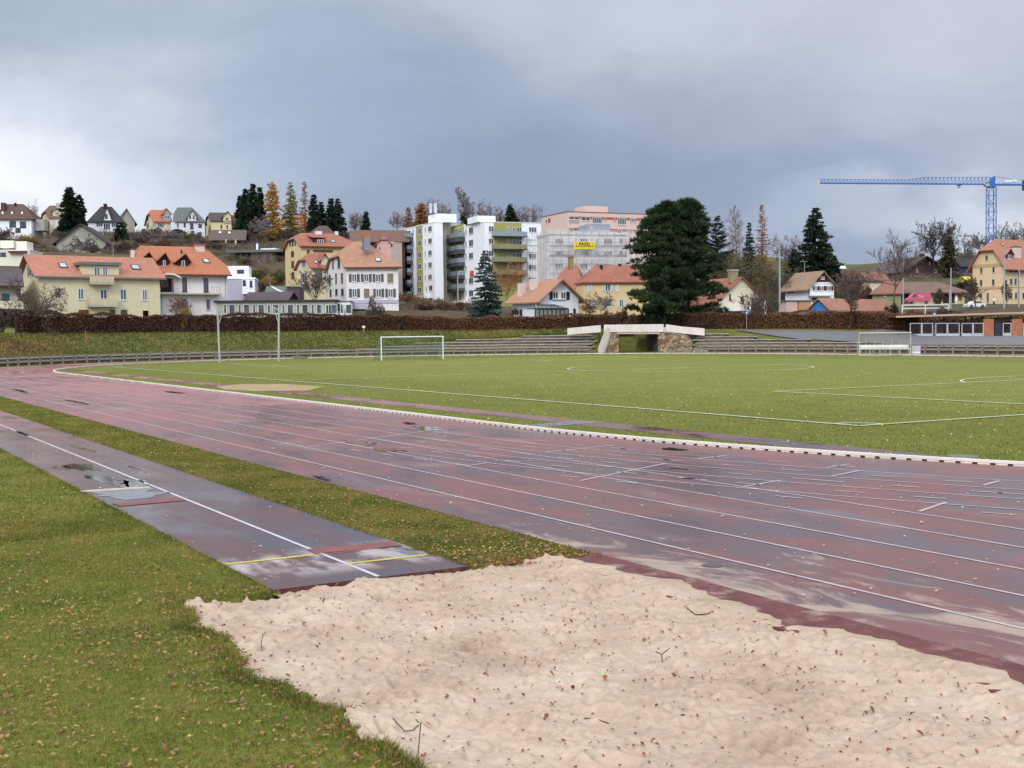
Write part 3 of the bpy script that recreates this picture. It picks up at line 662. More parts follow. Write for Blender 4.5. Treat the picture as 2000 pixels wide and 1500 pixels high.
def grass():
    pts, s, p = scatter(520000, 4.5, 20, -9, 4.6, left_ok, 1); blades('grass', pts, .040, .0085, 21)
    pts, s, p = scatter(260000, 18, 45, -14, 4.6, left_ok, 2, 1.3); blades('grass', pts, .045, .02, 22)
    pts, s, p = scatter(230000, STRIP_S - .2, 30, 6.7, 8.8, strip_ok, 3, 1.2); blades('grass', pts, .040, .011, 23)
    pts, s, p = scatter(60000, 30, 75, 6.7, 8.8, strip_ok, 4, 1.2); blades('grass', pts, .05, .03, 24)
    rg = np.random.default_rng(61); S = rg.uniform(PIT_S0, PIT_S1, 9000); P = PIT_P0 + edge_noise(S, 1.1, .1) - np.abs(rg.normal(0, .1, 9000)) + .03; S2 = rg.uniform(PIT_S1, 40, 9000); P2 = np.where(rg.random(9000) < .5, RW0 - np.abs(rg.normal(0, .06, 9000)) + .02, RW1 + np.abs(rg.normal(0, .06, 9000)) - .02)
    S = np.concatenate([S, S2]); P = np.concatenate([P, P2]); blades('grass', np.column_stack([-math.sin(AZ) * S + math.cos(AZ) * P, math.cos(AZ) * S + math.sin(AZ) * P]), .075, .009, 62)
    def in_ok(S, P, X, Y):
        pin = np.where(S >= S0, PK, PCT - np.sqrt(np.maximum(0, RI ** 2 - (S0 - S) ** 2)))
        return inview(X, Y) & (P > pin + .1) & ~((P > 20.33) & (P < 21.57) & (S > gsp(1865, 889)[0]))
    pts, s, p = scatter(620000, 12, 75, 18, 62, in_ok, 5, 1.1); rg = np.random.default_rng(3); k = rg.random(len(pts)) < np.exp(-np.maximum(0, pts[:, 1] - 22) / 14); blades('grass', pts[k], .045, .026, 25)
grass()
LEAF = leafmat('fallen_leaf', [(74, 48, 36), (106, 72, 50), (130, 92, 64), (152, 114, 78), (164, 132, 84), (186, 162, 106)], trans=.15, big=.05)
LEAFB = leafmat('brown_leaf', [(74, 40, 28), (112, 62, 40), (140, 84, 54), (120, 74, 50)], trans=.1)
def leaves(name, pts, z, size, m, seed, curl=.5):
    rg = np.random.default_rng(seed); n = len(pts); a = rg.uniform(0, 2 * np.pi, n); L_ = size * rg.uniform(.55, 1.25, n); W = L_ * rg.uniform(.45, .8, n)
    tilt = rg.uniform(-curl, curl, n); z = np.broadcast_to(z, (n,))
    V = np.empty((n, 6, 3)); ca, sa = np.cos(a), np.sin(a)
    prof = [(-.5, 0, 0), (-.15, .5, 1), (.25, .42, 1), (.55, 0, .3), (.25, -.42, 1), (-.15, -.5, 1)]
    for i, (u, v, k) in enumerate(prof):
        x = u * L_; y = v * W
        V[:, i, 0] = pts[:, 0] + x * ca - y * sa; V[:, i, 1] = pts[:, 1] + x * sa + y * ca
        V[:, i, 2] = z + .004 + np.abs(v) * W * curl * .8 + u * L_ * tilt + np.abs(tilt) * L_ * .5 + rg.uniform(0, .01, n)
    Fq = np.array([[0, 1, 5], [1, 2, 5], [5, 2, 4], [2, 3, 4]]); Fc = (np.arange(n)[:, None, None] * 6 + Fq[None]).reshape(-1, 3)
    ob(name, npmesh(name, V.reshape(-1, 3), Fc, m), kind='stuff')
def all_leaves():
    rg = np.random.default_rng(99)
    cl = lambda X, Y, f=1.1, t=.0: (np.sin(X * f + 1.3) * np.sin(Y * f * .8 + .4) + .5 * np.sin(X * 3.1 + Y * 2.3)) > t
    pts, s, p = scatter(52000, 4.5, 26, -9, 4.6, left_ok, 31, 1.35)
    k = ((cl(pts[:, 0], pts[:, 1], 1.1, -.2)) | (rg.random(len(pts)) < .45)) & (rg.random(len(pts)) < np.clip(1.25 - (pts[:, 1] - 7) / 12, .12, 1)); pts = pts[k]
    leaves('fallen_leaves', pts[:len(pts) // 2], .016, .044, LEAF, 41); leaves('fallen_leaves', pts[len(pts) // 2:], .012, .032, LEAF, 42)
    pts, s, p = scatter(5000, 18, 40, -14, 4.6, left_ok, 32, 1.3); leaves('fallen_leaves', pts[::3], .03, .06, LEAF, 43)
    pts, s, p = scatter(4200, STRIP_S - .1, 40, 6.8, 8.7, strip_ok, 33, 2.0); leaves('fallen_leaves', pts, .02, .045, LEAF, 44)
    pts, s, p = scatter(260, STRIP_S - .2, STRIP_S + .3, 7.2, 8.6, lambda S, P, X, Y: S > 0, 34); leaves('fallen_leaves', pts, .02, .042, leafmat('orange_leaf', [(110, 62, 42), (150, 88, 56), (176, 124, 76)]), 45)
    def in_ok(S, P, X, Y):
        pin = np.where(S >= S0, PK, PCT - np.sqrt(np.maximum(0, RI ** 2 - (S0 - S) ** 2)))
        return inview(X, Y) & (P > pin + .12)
    pts, s, p = scatter(4800, 12, 90, 18, 60, in_ok, 35, 1.2); leaves('fallen_leaves', pts, .035, .07, leafmat('yellow_leaf', [(176, 150, 76), (206, 186, 96), (214, 200, 130)]), 46)
    # on track and runway: few, pale
    pts, s, p = scatter(420, 8, 34, 4.5, 17, lambda S, P, X, Y: inview(X, Y) & ((P > PE + .1) | ((P > RW0) & (P < RW1) & (S > PIT_S1))), 36); leaves('fallen_leaves', pts, TZ + .01, .05, leafmat('pale_leaf', [(190, 170, 140), (214, 200, 180), (196, 160, 120)]), 47, .2)
    # on the sand
    def on_sand(S, P, X, Y): return inview(X, Y) & (P > PIT_P0 + .15) & (P < 7.9) & (S < PIT_S1 - .05)
    pts, s, p = scatter(1500, PIT_S0, PIT_S1, PIT_P0, 7.9, on_sand, 37); z = np.array([sandz(a, b) for a, b in zip(s, p)])
    leaves('leaf_litter', pts, z, .028, LEAFB, 48, .6)
    pts, s, p = scatter(200, PIT_S0, PIT_S1, PIT_P0, 7.9, on_sand, 38); z = np.array([sandz(a, b) for a, b in zip(s, p)])
    leaves('leaf_litter', pts, z, .045, LEAFB, 49, .9)
    # along the left edge of the sand
    S = rg.uniform(PIT_S0, PIT_S1, 620); P = PIT_P0 + edge_noise(S, 1.1, .1) + rg.normal(-.02, .1, 620)
    X = -math.sin(AZ) * S + math.cos(AZ) * P; Y = math.cos(AZ) * S + math.sin(AZ) * P
    leaves('fallen_leaves', np.column_stack([X, Y]), .012, .038, LEAFB, 50)
all_leaves()
def twigs():
    m = mat('twig_bark', (104, 74, 56), var=.3, scale=8, rough=.9)
    def tw(lab, path, r=.004, extra=()):
        o = gnd(*path[0][:2], 0); s, p = toSP(o.x, o.y); o.z = sandz(s, p); b = M()
        def pts(q):
            out = []
            for x, y, h in q:
                v = gnd(x, y, 0) if h == 0 else None
                if v is None: v = at(x, y, o.y)
                else:
                    s, p = toSP(v.x, v.y); v.z = sandz(s, p) + .008
                out.append(v - o)
            return out
        for q in (path, *extra): b.path(pts(q), r, 5)
        ob('twig', b.mesh('twig', m), loc=o, label=lab, cat='twig', group='twigs lying on the sand pit')
    tw('thin upright plant stalk at the left edge of the sand near the bottom', [(816, 1482, 0), (819, 1445, 1), (822, 1410, 1)], .004, [[(819, 1412, 1), (812, 1405, 1)]])
    tw('long curved twig beside the upright stalk on the sand', [(768, 1422, 0), (790, 1434, 0), (806, 1430, 0), (818, 1418, 0)])
    tw('short upright stalk at the grass edge high on the left of the sand', [(512, 1272, 0), (510, 1255, 1), (514, 1238, 1)], .004)
    tw('bent twig between two brown leaves near the red edging', [(1337, 1191, 0), (1358, 1202, 0), (1378, 1202, 0), (1406, 1195, 0)], .005)
    tw('forked twig poking out of the middle of the sand', [(1294, 1288, 0), (1292, 1278, 1)], .0045, [[(1292, 1278, 1), (1281, 1273, 1)], [(1293, 1278, 1), (1308, 1266, 1)]])
    tw('dark curved twig right of the forked one on the sand', [(1318, 1315, 0), (1332, 1321, 0), (1355, 1321, 0)], .006)
    tw('long thin pale twig pressed into the lower middle of the sand', [(1142, 1396, 0), (1165, 1404, 0), (1190, 1409, 0)], .005)
twigs()
# ================================================================== HOUSE BUILDER
ORG = {'A': 340, 'B': 500}; OX = [0, 250, 500, 750, 1000, 1250, 1500, 1700]
def q(c, x, y): return OX[int(c[1]) - 1] + x * .15, ORG[c[0]] + y * .15
def qr(c, r): return (*q(c, r[0], r[1]), *q(c, r[2], r[3]))
WHT = lambda: mat('white_frame', (222, 222, 222), var=.04, rough=.5)
WINC = {}
def winmesh(w, h, mull, sash, fr, key):
    w = round(w, 1); h = round(h, 1); k = (w, h, mull, sash, key)
    if k in WINC: return WINC[k]
    t = .095; b = M(); d0, d1 = -.07, .02
    b.box((-w / 2, d0, 0), (-w / 2 + t, d1, h)); b.box((w / 2 - t, d0, 0), (w / 2, d1, h))
    b.box((-w / 2 + t, d0, h - t), (w / 2 - t, d1, h)); b.box((-w / 2 + t, d0, 0), (w / 2 - t, d1, t))
    for i in range(mull):
        x = -w / 2 + w * (i + 1) / (mull + 1); b.box((x - .055, d0 + .01, t), (x + .055, d1, h - t))
    if sash: b.box((-w / 2 + t, d0 + .02, h * sash - .03), (w / 2 - t, d1 - .004, h * sash + .03))
    b.box((-w / 2 - .06, d0 - .05, -.09), (w / 2 + .06, d1, -.002))
    g = M(); g.box((-w / 2 + t, -.03, t), (w / 2 - t, .0, h - t))
    WINC[k] = (b.mesh('window', fr), g.mesh('pane', glass())); return WINC[k]
SHC = {}
def shutmesh(w, h, m, key):
    w = round(w, 2); h = round(h, 1); k = (w, h, key)
    if k not in SHC:
        b = M(); b.box((0, -.06, 0), (w, -.0, h))
        for i in range(int(h / .16)): b.box((.05, -.075, .06 + i * .16), (w - .05, -.061, .13 + i * .16))
        SHC[k] = b.mesh('shutter', m)
    return SHC[k]
class House:
    def __init__(s, name, label, x0, x1, Y, psi, eave, wall, d=9.0, xl=None, xr=None, base=None, skew=0, cat='house', group=None, z0=None):
        v = at(x0, eave, Y); s.psi = R(psi); s.sk = R(skew); s.o = Vector((v.x, v.y, 0))
        s.ex = Vector((math.cos(s.psi), math.sin(s.psi))); a = s.psi + s.sk; s.ey = Vector((-math.sin(a), math.cos(a)))
        s.w = s._solve(ray(x1, eave), 'x'); s.d = d
        if xl is not None: s.d = s._solve(ray(xl, eave), 'y')
        bz = z0 if z0 is not None else hz(v.x, v.y) - .3
        if base is not None: bz = at(x0, base, Y).z
        s.bz = bz; s.o.z = bz; s.ze = v.z - bz
        if xr is not None:
            o2 = s.o.copy(); s.o = s.o + Vector((*(s.ex * s.w), 0)); s.d = s._solve(ray(xr, eave), 'y'); s.o = o2
        s.root = root(name, s.o, s.psi, label=label, cat=cat, group=group); s.wallm = wall; s.Y = Y
    def _solve(s, dr, ax):                  # distance along ex (ax x) or ey (ax y) where the column's ray meets it
        e = s.ex if ax == 'x' else s.ey; ox, oy = s.o.x, s.o.y
        det = dr.x * (-e.y) + dr.y * e.x; t = (ox * (-e.y) + oy * e.x) / det
        X = dr.x * t - ox; Y = dr.y * t - oy; return X * e.x + Y * e.y
    def loc(s, x, y, z): return Vector((x - y * math.sin(s.sk), y * math.cos(s.sk), z))
    def _xy(s, p):                          # world point -> house (x, y)
        X, Y = p.x - s.o.x, p.y - s.o.y; det = s.ex.x * s.ey.y - s.ex.y * s.ey.x
        return (X * s.ey.y - Y * s.ey.x) / det, (s.ex.x * Y - s.ex.y * X) / det
    def hit(s, face, px, py, off=0.0):
        """off = distance of the plane outside the face; returns coordinate along the face and local z"""
        d = ray(px, py); x0, y0 = s._xy(CAM); x1, y1 = s._xy(CAM + d)
        if face in 'fb': yy = -off if face == 'f' else s.d + off; t = (yy - y0) / (y1 - y0); u = x0 + (x1 - x0) * t
        else: xx = -off if face == 'l' else s.w + off; t = (xx - x0) / (x1 - x0); u = y0 + (y1 - y0) * t
        return u, CAM.z + d.z * t - s.bz
    def place(s, face, u, z, off=0.0):
        return {'f': s.loc(u, -off, z), 'b': s.loc(u, s.d + off, z), 'l': s.loc(-off, u, z), 'r': s.loc(s.w + off, u, z)}[face]
    def rot(s, face): return {'f': 0, 'b': math.pi, 'l': -math.pi / 2 + s.sk, 'r': math.pi / 2 + s.sk}[face]
    def part(s, name, b, m, parent=None, **kw): return ob(name, b.mesh(name, m), parent or s.root, **kw)
    def prism(s, pts, vec):                 # pts/vec in house coords
        P = [s.loc(*p) for p in pts]; return P, s.loc(*vec)
    def box(s, b, a, c):
        pts = [(a[0], a[1], a[2]), (c[0], a[1], a[2]), (c[0], c[1], a[2]), (a[0], c[1], a[2])]; P, v = s.prism(pts, (0, 0, c[2] - a[2])); b.prism(P, v); return b
    def pbox(s, name, face, r, off, depth, m, parent=None, sub=None, **kw):
        """box seen as pixel rectangle r on the plane 'off' outside the face, reaching 'depth' inwards"""
        u0, z1 = s.hit(face, r[0], r[1], off); u1, z0 = s.hit(face, r[2], r[3], off); u0, u1 = sorted((u0, u1)); z0, z1 = sorted((z0, z1)); b = M()
        if face == 'f': s.box(b, (u0, -off, z0), (u1, -off + depth, z1))
        if face == 'l': s.box(b, (-off, u0, z0), (-off + depth, u1, z1))
        if face == 'r': s.box(b, (s.w + off - depth, u0, z0), (s.w + off, u1, z1))
        return s.part(name, b, m, parent, **kw)
    def win(s, face, c, rects, mull=1, sash=0, fr=None, shut=None, closed=None, off=0.0, door=False, name='window'):
        fr = fr or WHT()
        for r in rects:
            r = qr(c, r) if c else r
            u0, z1 = s.hit(face, r[0], r[1], off); u1, z0 = s.hit(face, r[2], r[3], off); u0, u1 = sorted((u0, u1))
            w, h = u1 - u0, abs(z1 - z0); z0 = min(z0, z1)
            if w < .15 or h < .15: continue
            L_ = s.place(face, (u0 + u1) / 2, z0, off)
            me, gm = winmesh(w, h, mull, sash, fr, fr.name)
            o = ob(name, me, s.root, L_, s.rot(face)); ob('pane', gm, o)
            if shut:
                sw = w * (.5 if mull else .5); sm_ = shutmesh(min(sw, .75), h, shut, shut.name)
                if closed: 
                    ob('shutter', shutmesh(w / 2, h, shut, shut.name), o, (-w / 2, -.075, 0)); ob('shutter', shutmesh(w / 2, h, shut, shut.name), o, (0, -.075, 0))
                else:
                    ob('shutter', sm_, o, (-w / 2 - min(sw, .75) - .02, 0, 0)); ob('shutter', sm_, o, (w / 2 + .02, 0, 0))
    def walls(s, top=None, clip=None):
        b = M(); s.box(b, (0, 0, -3), (s.w, s.d, top or s.ze)); return s.part('wall', b, s.wallm)
    def flat(s, m=None, par=.35, over=0.12):
        s.walls(); b = M(); s.box(b, (-over, -over, s.ze + .002), (s.w + over, s.d + over, s.ze + par)); return s.part('roof', b, m or mat('roof_gravel', (140, 140, 140)))
    def gable(s, ridge, m, orient='x', og=.5, oe=.6, hl=None, hr=None, th=.22, fascia=None, wall=True):
        Wd = s.d if orient == 'x' else s.w; Ln = s.w if orient == 'x' else s.d; ze = s.ze
        zr = s.hit('f', *ridge, off=-s.d / 2)[1] if orient == 'x' else s.hit('l', *ridge, off=-s.w / 2)[1]
        zr = max(zr, ze + .8); k = (zr - ze) / (Wd / 2); s.zr, s.k, s.orient = zr, k, orient
        g = (lambda a, b_, z: s.loc(a, b_, z)) if orient == 'x' else (lambda a, b_, z: s.loc(b_, a, z))
        def end(hp):
            if not hp: return 0.0, zr
            run, fz = hp; return run, (ze - k * oe if fz <= 0 else ze + (zr - ze) * fz)
        r0, c0 = end(hl); r1, c1 = end(hr); a0, a1 = -og, Ln + og; lo = ze - k * oe
        b0, b1 = (c0 - ze) / k, (c1 - ze) / k; mid = Wd / 2
        if hl and hl[1] <= 0: a0 = -oe
        if hr and hr[1] <= 0: a1 = Ln + oe
        def side(f):
            P = [(a0, f(-oe), lo), (a1, f(-oe), lo)]
            if hr: 
                if b1 > -oe + .01: P.append((a1, f(b1), c1))
                P.append((a1 - r1 - oe * 0, f(mid), zr))
            else: P.append((a1, f(mid), zr))
            if hl:
                P.append((a0 + r0, f(mid), zr))
                if b0 > -oe + .01: P.append((a0, f(b0), c0))
            else: P.append((a0, f(mid), zr))
            return P
        b = M(); down = Vector((0, 0, -th))
        for P in (side(lambda v: v), side(lambda v: Wd - v)): b.prism([g(*p) for p in P], down)
        if hl: b.prism([g(*p) for p in [(a0, b0, c0), (a0 + r0, mid, zr), (a0, Wd - b0, c0)]], down)
        if hr: b.prism([g(*p) for p in [(a1, b1, c1), (a1 - r1, mid, zr), (a1, Wd - b1, c1)]], down)
        rf = s.part('roof', b, m)
        if wall:
            wb = M(); e = th + .02
            def cs(c, bb): 
                t = [(0, -3), (Wd, -3), (Wd, ze - e * .2)]
                if bb > 0.05: t += [(Wd - bb, c - e), (bb, c - e)] if Wd - 2 * bb > .05 else [(mid, zr - e)]
                return t + [(0, ze - e * .2)]
            P = cs(min(c0, c1), min(b0, b1)) if (hl and hl[1] <= 0) or (hr and hr[1] <= 0) else None
            if P is None:
                # each end may be clipped at its own height
                h2 = Ln / 2
                for (x0_, x1_, c, bb) in ((0, h2, c0, b0), (h2 + .0, Ln, c1, b1)):
                    pp = cs(c, bb); wb.prism([g(x0_, y_, z_) for y_, z_ in pp], g(x1_, 0, 0) - g(x0_, 0, 0))
            else: wb.prism([g(0, y_, z_) for y_, z_ in [(0, -3), (Wd, -3), (Wd, ze - .05), (0, ze - .05)]], g(Ln, 0, 0) - g(0, 0, 0))
            if P is not None:
                for hp, x_, c, bb, sgn in ((hl, 0, c0, b0, 1), (hr, Ln - .3, c1, b1, 1)):
                    if not (hp and hp[1] <= 0):
                        pp = [(0, ze - .06), (Wd, ze - .06)] + ([(Wd - bb, c - e), (bb, c - e)] if Wd - 2 * bb > .05 else [(mid, zr - e)])
                        wb.prism([g(x_ + .003, y_, z_) for y_, z_ in pp], g(.294, 0, 0) - g(0, 0, 0))
            s.part('wall', wb, s.wallm)
        if fascia:
            fb = M()
            for f in (lambda v: v,):
                o1, o2 = f(-oe - .03), f(-oe - .15); 
                fb.prism([g(a0, o1, lo - .22), g(a0, o2, lo - .22), g(a0, o2, lo + .02), g(a0, o1, lo + .02)], g(a1, 0, 0) - g(a0, 0, 0))
            s.part('gutter', fb, fascia)
        return rf
    def slope(s, px, py):                   # point on the visible front / left roof slope
        d = ray(px, py); x0, y0 = s._xy(CAM); x1, y1 = s._xy(CAM + d); dz = d.z; cz = CAM.z - s.bz
        if s.orient == 'x': t = (s.ze + s.k * y0 - cz) / (dz - s.k * (y1 - y0))
        else: t = (s.ze + s.k * x0 - cz) / (dz - s.k * (x1 - x0))
        return s.loc(x0 + (x1 - x0) * t, y0 + (y1 - y0) * t, cz + dz * t)
    def skylight(s, c, pts, fr=None, gl=None):
        P = [s.slope(*q(c, x, y)) for x, y in pts]; n = (P[1] - P[0]).cross(P[2] - P[0]).normalized(); n = n if n.z > 0 else -n
        b = M(); b.prism([p + n * .01 for p in P], n * .10); o = s.part('skylight', b, fr or mat('skylight_frame', (84, 80, 78)))
        m_ = sum(P, Vector()) / len(P); g = M(); g.prism([m_ + (p - m_) * .72 + n * .112 for p in P], n * .015)
        s.part('pane', g, gl or mat('sky_glass', (176, 196, 204), var=.1, rough=.12, spec=.8), o)
    def chim(s, c, r, m, y=.5, dep=.9, cap=None, capm=None):
        r = qr(c, r); dd = s.d if True else 0
        u0, z1 = s.hit('f', r[0], r[1], -dd * y); u1, z0 = s.hit('f', r[2], r[3], -dd * y); b = M()
        s.box(b, (u0, dd * y, z0 - .8), (u1, dd * y + dep, z1)); o = s.part('chimney', b, m)
        if cap: b = M(); s.box(b, (u0 - .12, dd * y - .12, z1 + .003), (u1 + .12, dd * y + dep + .12, z1 + cap)); s.part('chimney_cap', b, capm or m, o)
    def dormer(s, c, r, peak, wm, rm, y=.12, dep=3.0, over=.35, winr=None, shed=False, fr=None, mull=1):
        r = qr(c, r); off = -s.d * y; pk = q(c, peak[0], peak[1])
        u0, z1 = s.hit('f', r[0], r[1], off); u1, z0 = s.hit('f', r[2], r[3], off); up, zp = s.hit('f', *pk, off)
        b = M(); yy = -off; P = [(u0, yy, z0 - .3), (u1, yy, z0 - .3), (u1, yy, z1), (u0, yy, z1)] if shed else [(u0, yy, z0 - .3), (u1, yy, z0 - .3), (u1, yy, z1), (up, yy, zp - .12), (u0, yy, z1)]
        pts, v = s.prism(P, (0, dep, 0)); b.prism(pts, v); o = s.part('dormer', b, wm); rb = M()
        if shed:
            pts, v = s.prism([(u0 - over, yy - over, z1), (u1 + over, yy - over, z1), (u1 + over, yy + dep, zp + .2), (u0 - over, yy + dep, zp + .2)], (0, 0, .18)); rb.prism(pts, v)
        else:
            kk = (zp - z1) / max(.1, (up - u0))
            for e, sg in ((u0, -1), (u1, 1)):
                zz = z1 - over * kk
                pts, v = s.prism([(e + sg * over, yy - over, zz), (up, yy - over, zp + .05), (up, yy - over, zp + .2), (e + sg * over, yy - over, zz + .15)], (0, dep + over, 0)); rb.prism(pts, v)
        s.part('dormer_roof', rb, rm, o)
        if winr: s.win('f', c, [winr], mull=mull, fr=fr, off=off + .004)
        return o
    def slab(s, name, c, r, off, m, face='f', rail=None, railm=None, parent=None):
        r = qr(c, r); o = s.pbox(name, face, r, off, off - .01, m)
        return o
    def balcony(s, c, r, off, m, railm, railh=1.0, solid=False, face='f', th=None):
        """r = px rect of the slab front edge; railing above it"""
        r = qr(c, r); u0, z1 = s.hit(face, r[0], r[1], off); u1, z0 = s.hit(face, r[2], r[3], off); u0, u1 = sorted((u0, u1)); z0 = min(z0, z1 - .12)
        mp = (lambda u, o_, z: s.loc(u, -o_, z)) if face == 'f' else (lambda u, o_, z: s.loc(-o_, u, z))
        b = M(); pts = [mp(u0, .005, z0), mp(u1, .005, z0), mp(u1, off, z0), mp(u0, off, z0)]; b.prism(pts, (0, 0, z1 - z0)); o = s.part('balcony', b, m)
        rb = M(); zt = z1 + railh
        cs_ = [mp(u0 + .03, .02, 0), mp(u0 + .03, off - .03, 0), mp(u1 - .03, off - .03, 0), mp(u1 - .03, .02, 0)]
        for a, c_ in zip(cs_[:-1], cs_[1:]):
            rb.bar(a + Vector((0, 0, zt)), c_ + Vector((0, 0, zt)), .06)
            if solid: rb.bar(a + Vector((0, 0, z1 + railh * .5)), c_ + Vector((0, 0, z1 + railh * .5)), .04, railh * .9)
            else:
                n = max(1, int((c_ - a).length / .35))
                for i in range(n + 1):
                    p = a.lerp(c_, i / n); rb.bar(p + Vector((0, 0, z1 + .005)), p + Vector((0, 0, zt - .03)), .035)
        s.part('railing', rb, railm, o); return o
    def boxpx(s, name, c, r, y0, y1, m, parent=None):      # free box: pixel rect on plane y0 (house metres), to y1
        r = qr(c, r) if c else r; u0, z1 = s.hit('f', r[0], r[1], -y0); u1, z0 = s.hit('f', r[2], r[3], -y0); b = M()
        s.box(b, (min(u0, u1), y0, min(z0, z1)), (max(u0, u1), y1, max(z0, z1))); return s.part(name, b, m, parent)
# ------------------------------------------------------------------ palette
ROOF_SALMON = tiles('roof_salmon', (206, 128, 100)); ROOF_ORANGE = tiles('roof_orange', (204, 118, 74), .22); ROOF_OLD = tiles('roof_old_pink', (196, 138, 108), .3)
ROOF_RED = tiles('roof_red', (186, 108, 86)); ROOF_BROWN = tiles('roof_brown', (112, 80, 72)); ROOF_DARK = tiles('roof_dark', (66, 62, 68)); ROOF_GREY = tiles('roof_grey', (112, 118, 120))
ROOF_TAN = tiles('roof_tan', (178, 142, 116), .25); ROOF_PURPLE = tiles('roof_purple', (98, 84, 92))
GUT = mat('grey_gutter', (112, 116, 120), rough=.5); DKB = mat('dark_wood', (58, 40, 36), var=.2, rough=.8); BRW = mat('brown_wood', (98, 66, 54), var=.2, rough=.8)
W_YEL = mat('wall_pale_yellow', (224, 212, 174), var=.05, dirt=.12); W_WHITE = mat('wall_white', (234, 228, 226), var=.05, dirt=.28); W_WHITE2 = mat('wall_clean_white', (246, 248, 252), var=.03, dirt=.05)
W_CREAM = mat('wall_cream', (222, 212, 184), var=.05, dirt=.15); W_OCHRE = mat('wall_ochre', (224, 200, 146), var=.05, dirt=.1); W_BEIGE = mat('wall_beige', (186, 172, 158), var=.08, dirt=.2)
W_LILAC = mat('wall_lilac', (184, 176, 194), var=.04); W_GREY = mat('wall_grey', (170, 168, 160), var=.05, dirt=.1); W_PINK = mat('wall_pink', (216, 182, 168), var=.05, dirt=.12)
STONE_L = mat('pale_stone', (196, 188, 174), var=.1); SH_OLIVE = mat('shutter_olive', (110, 106, 80), rough=.6); SH_GREY = mat('shutter_grey', (92, 92, 86), rough=.6); SH_TAN = mat('shutter_tan', (138, 124, 102), rough=.6)
SH_BLUE = mat('shutter_blue', (70, 120, 160), rough=.6); SH_NAVY = mat('shutter_navy', (38, 44, 72), rough=.6); SH_BROWN = mat('shutter_brown', (112, 66, 50), rough=.7); SH_BLACK = mat('shutter_black', (44, 46, 50), rough=.6)
SH_WHITE = mat('shutter_white', (214, 214, 212), rough=.6); SH_GREEN = mat('shutter_green', (90, 160, 104), rough=.6); SH_MAROON = mat('shutter_maroon', (96, 44, 50), rough=.7); CH_WHITE = mat('chimney_white', (224, 208, 196), var=.08, dirt=.2)
FR_BROWN = mat('frame_brown', (88, 60, 50), rough=.6); FR_DARK = mat('frame_dark', (50, 50, 54), rough=.5); ROLLER = mat('roller_blind', (206, 208, 204), rough=.5)
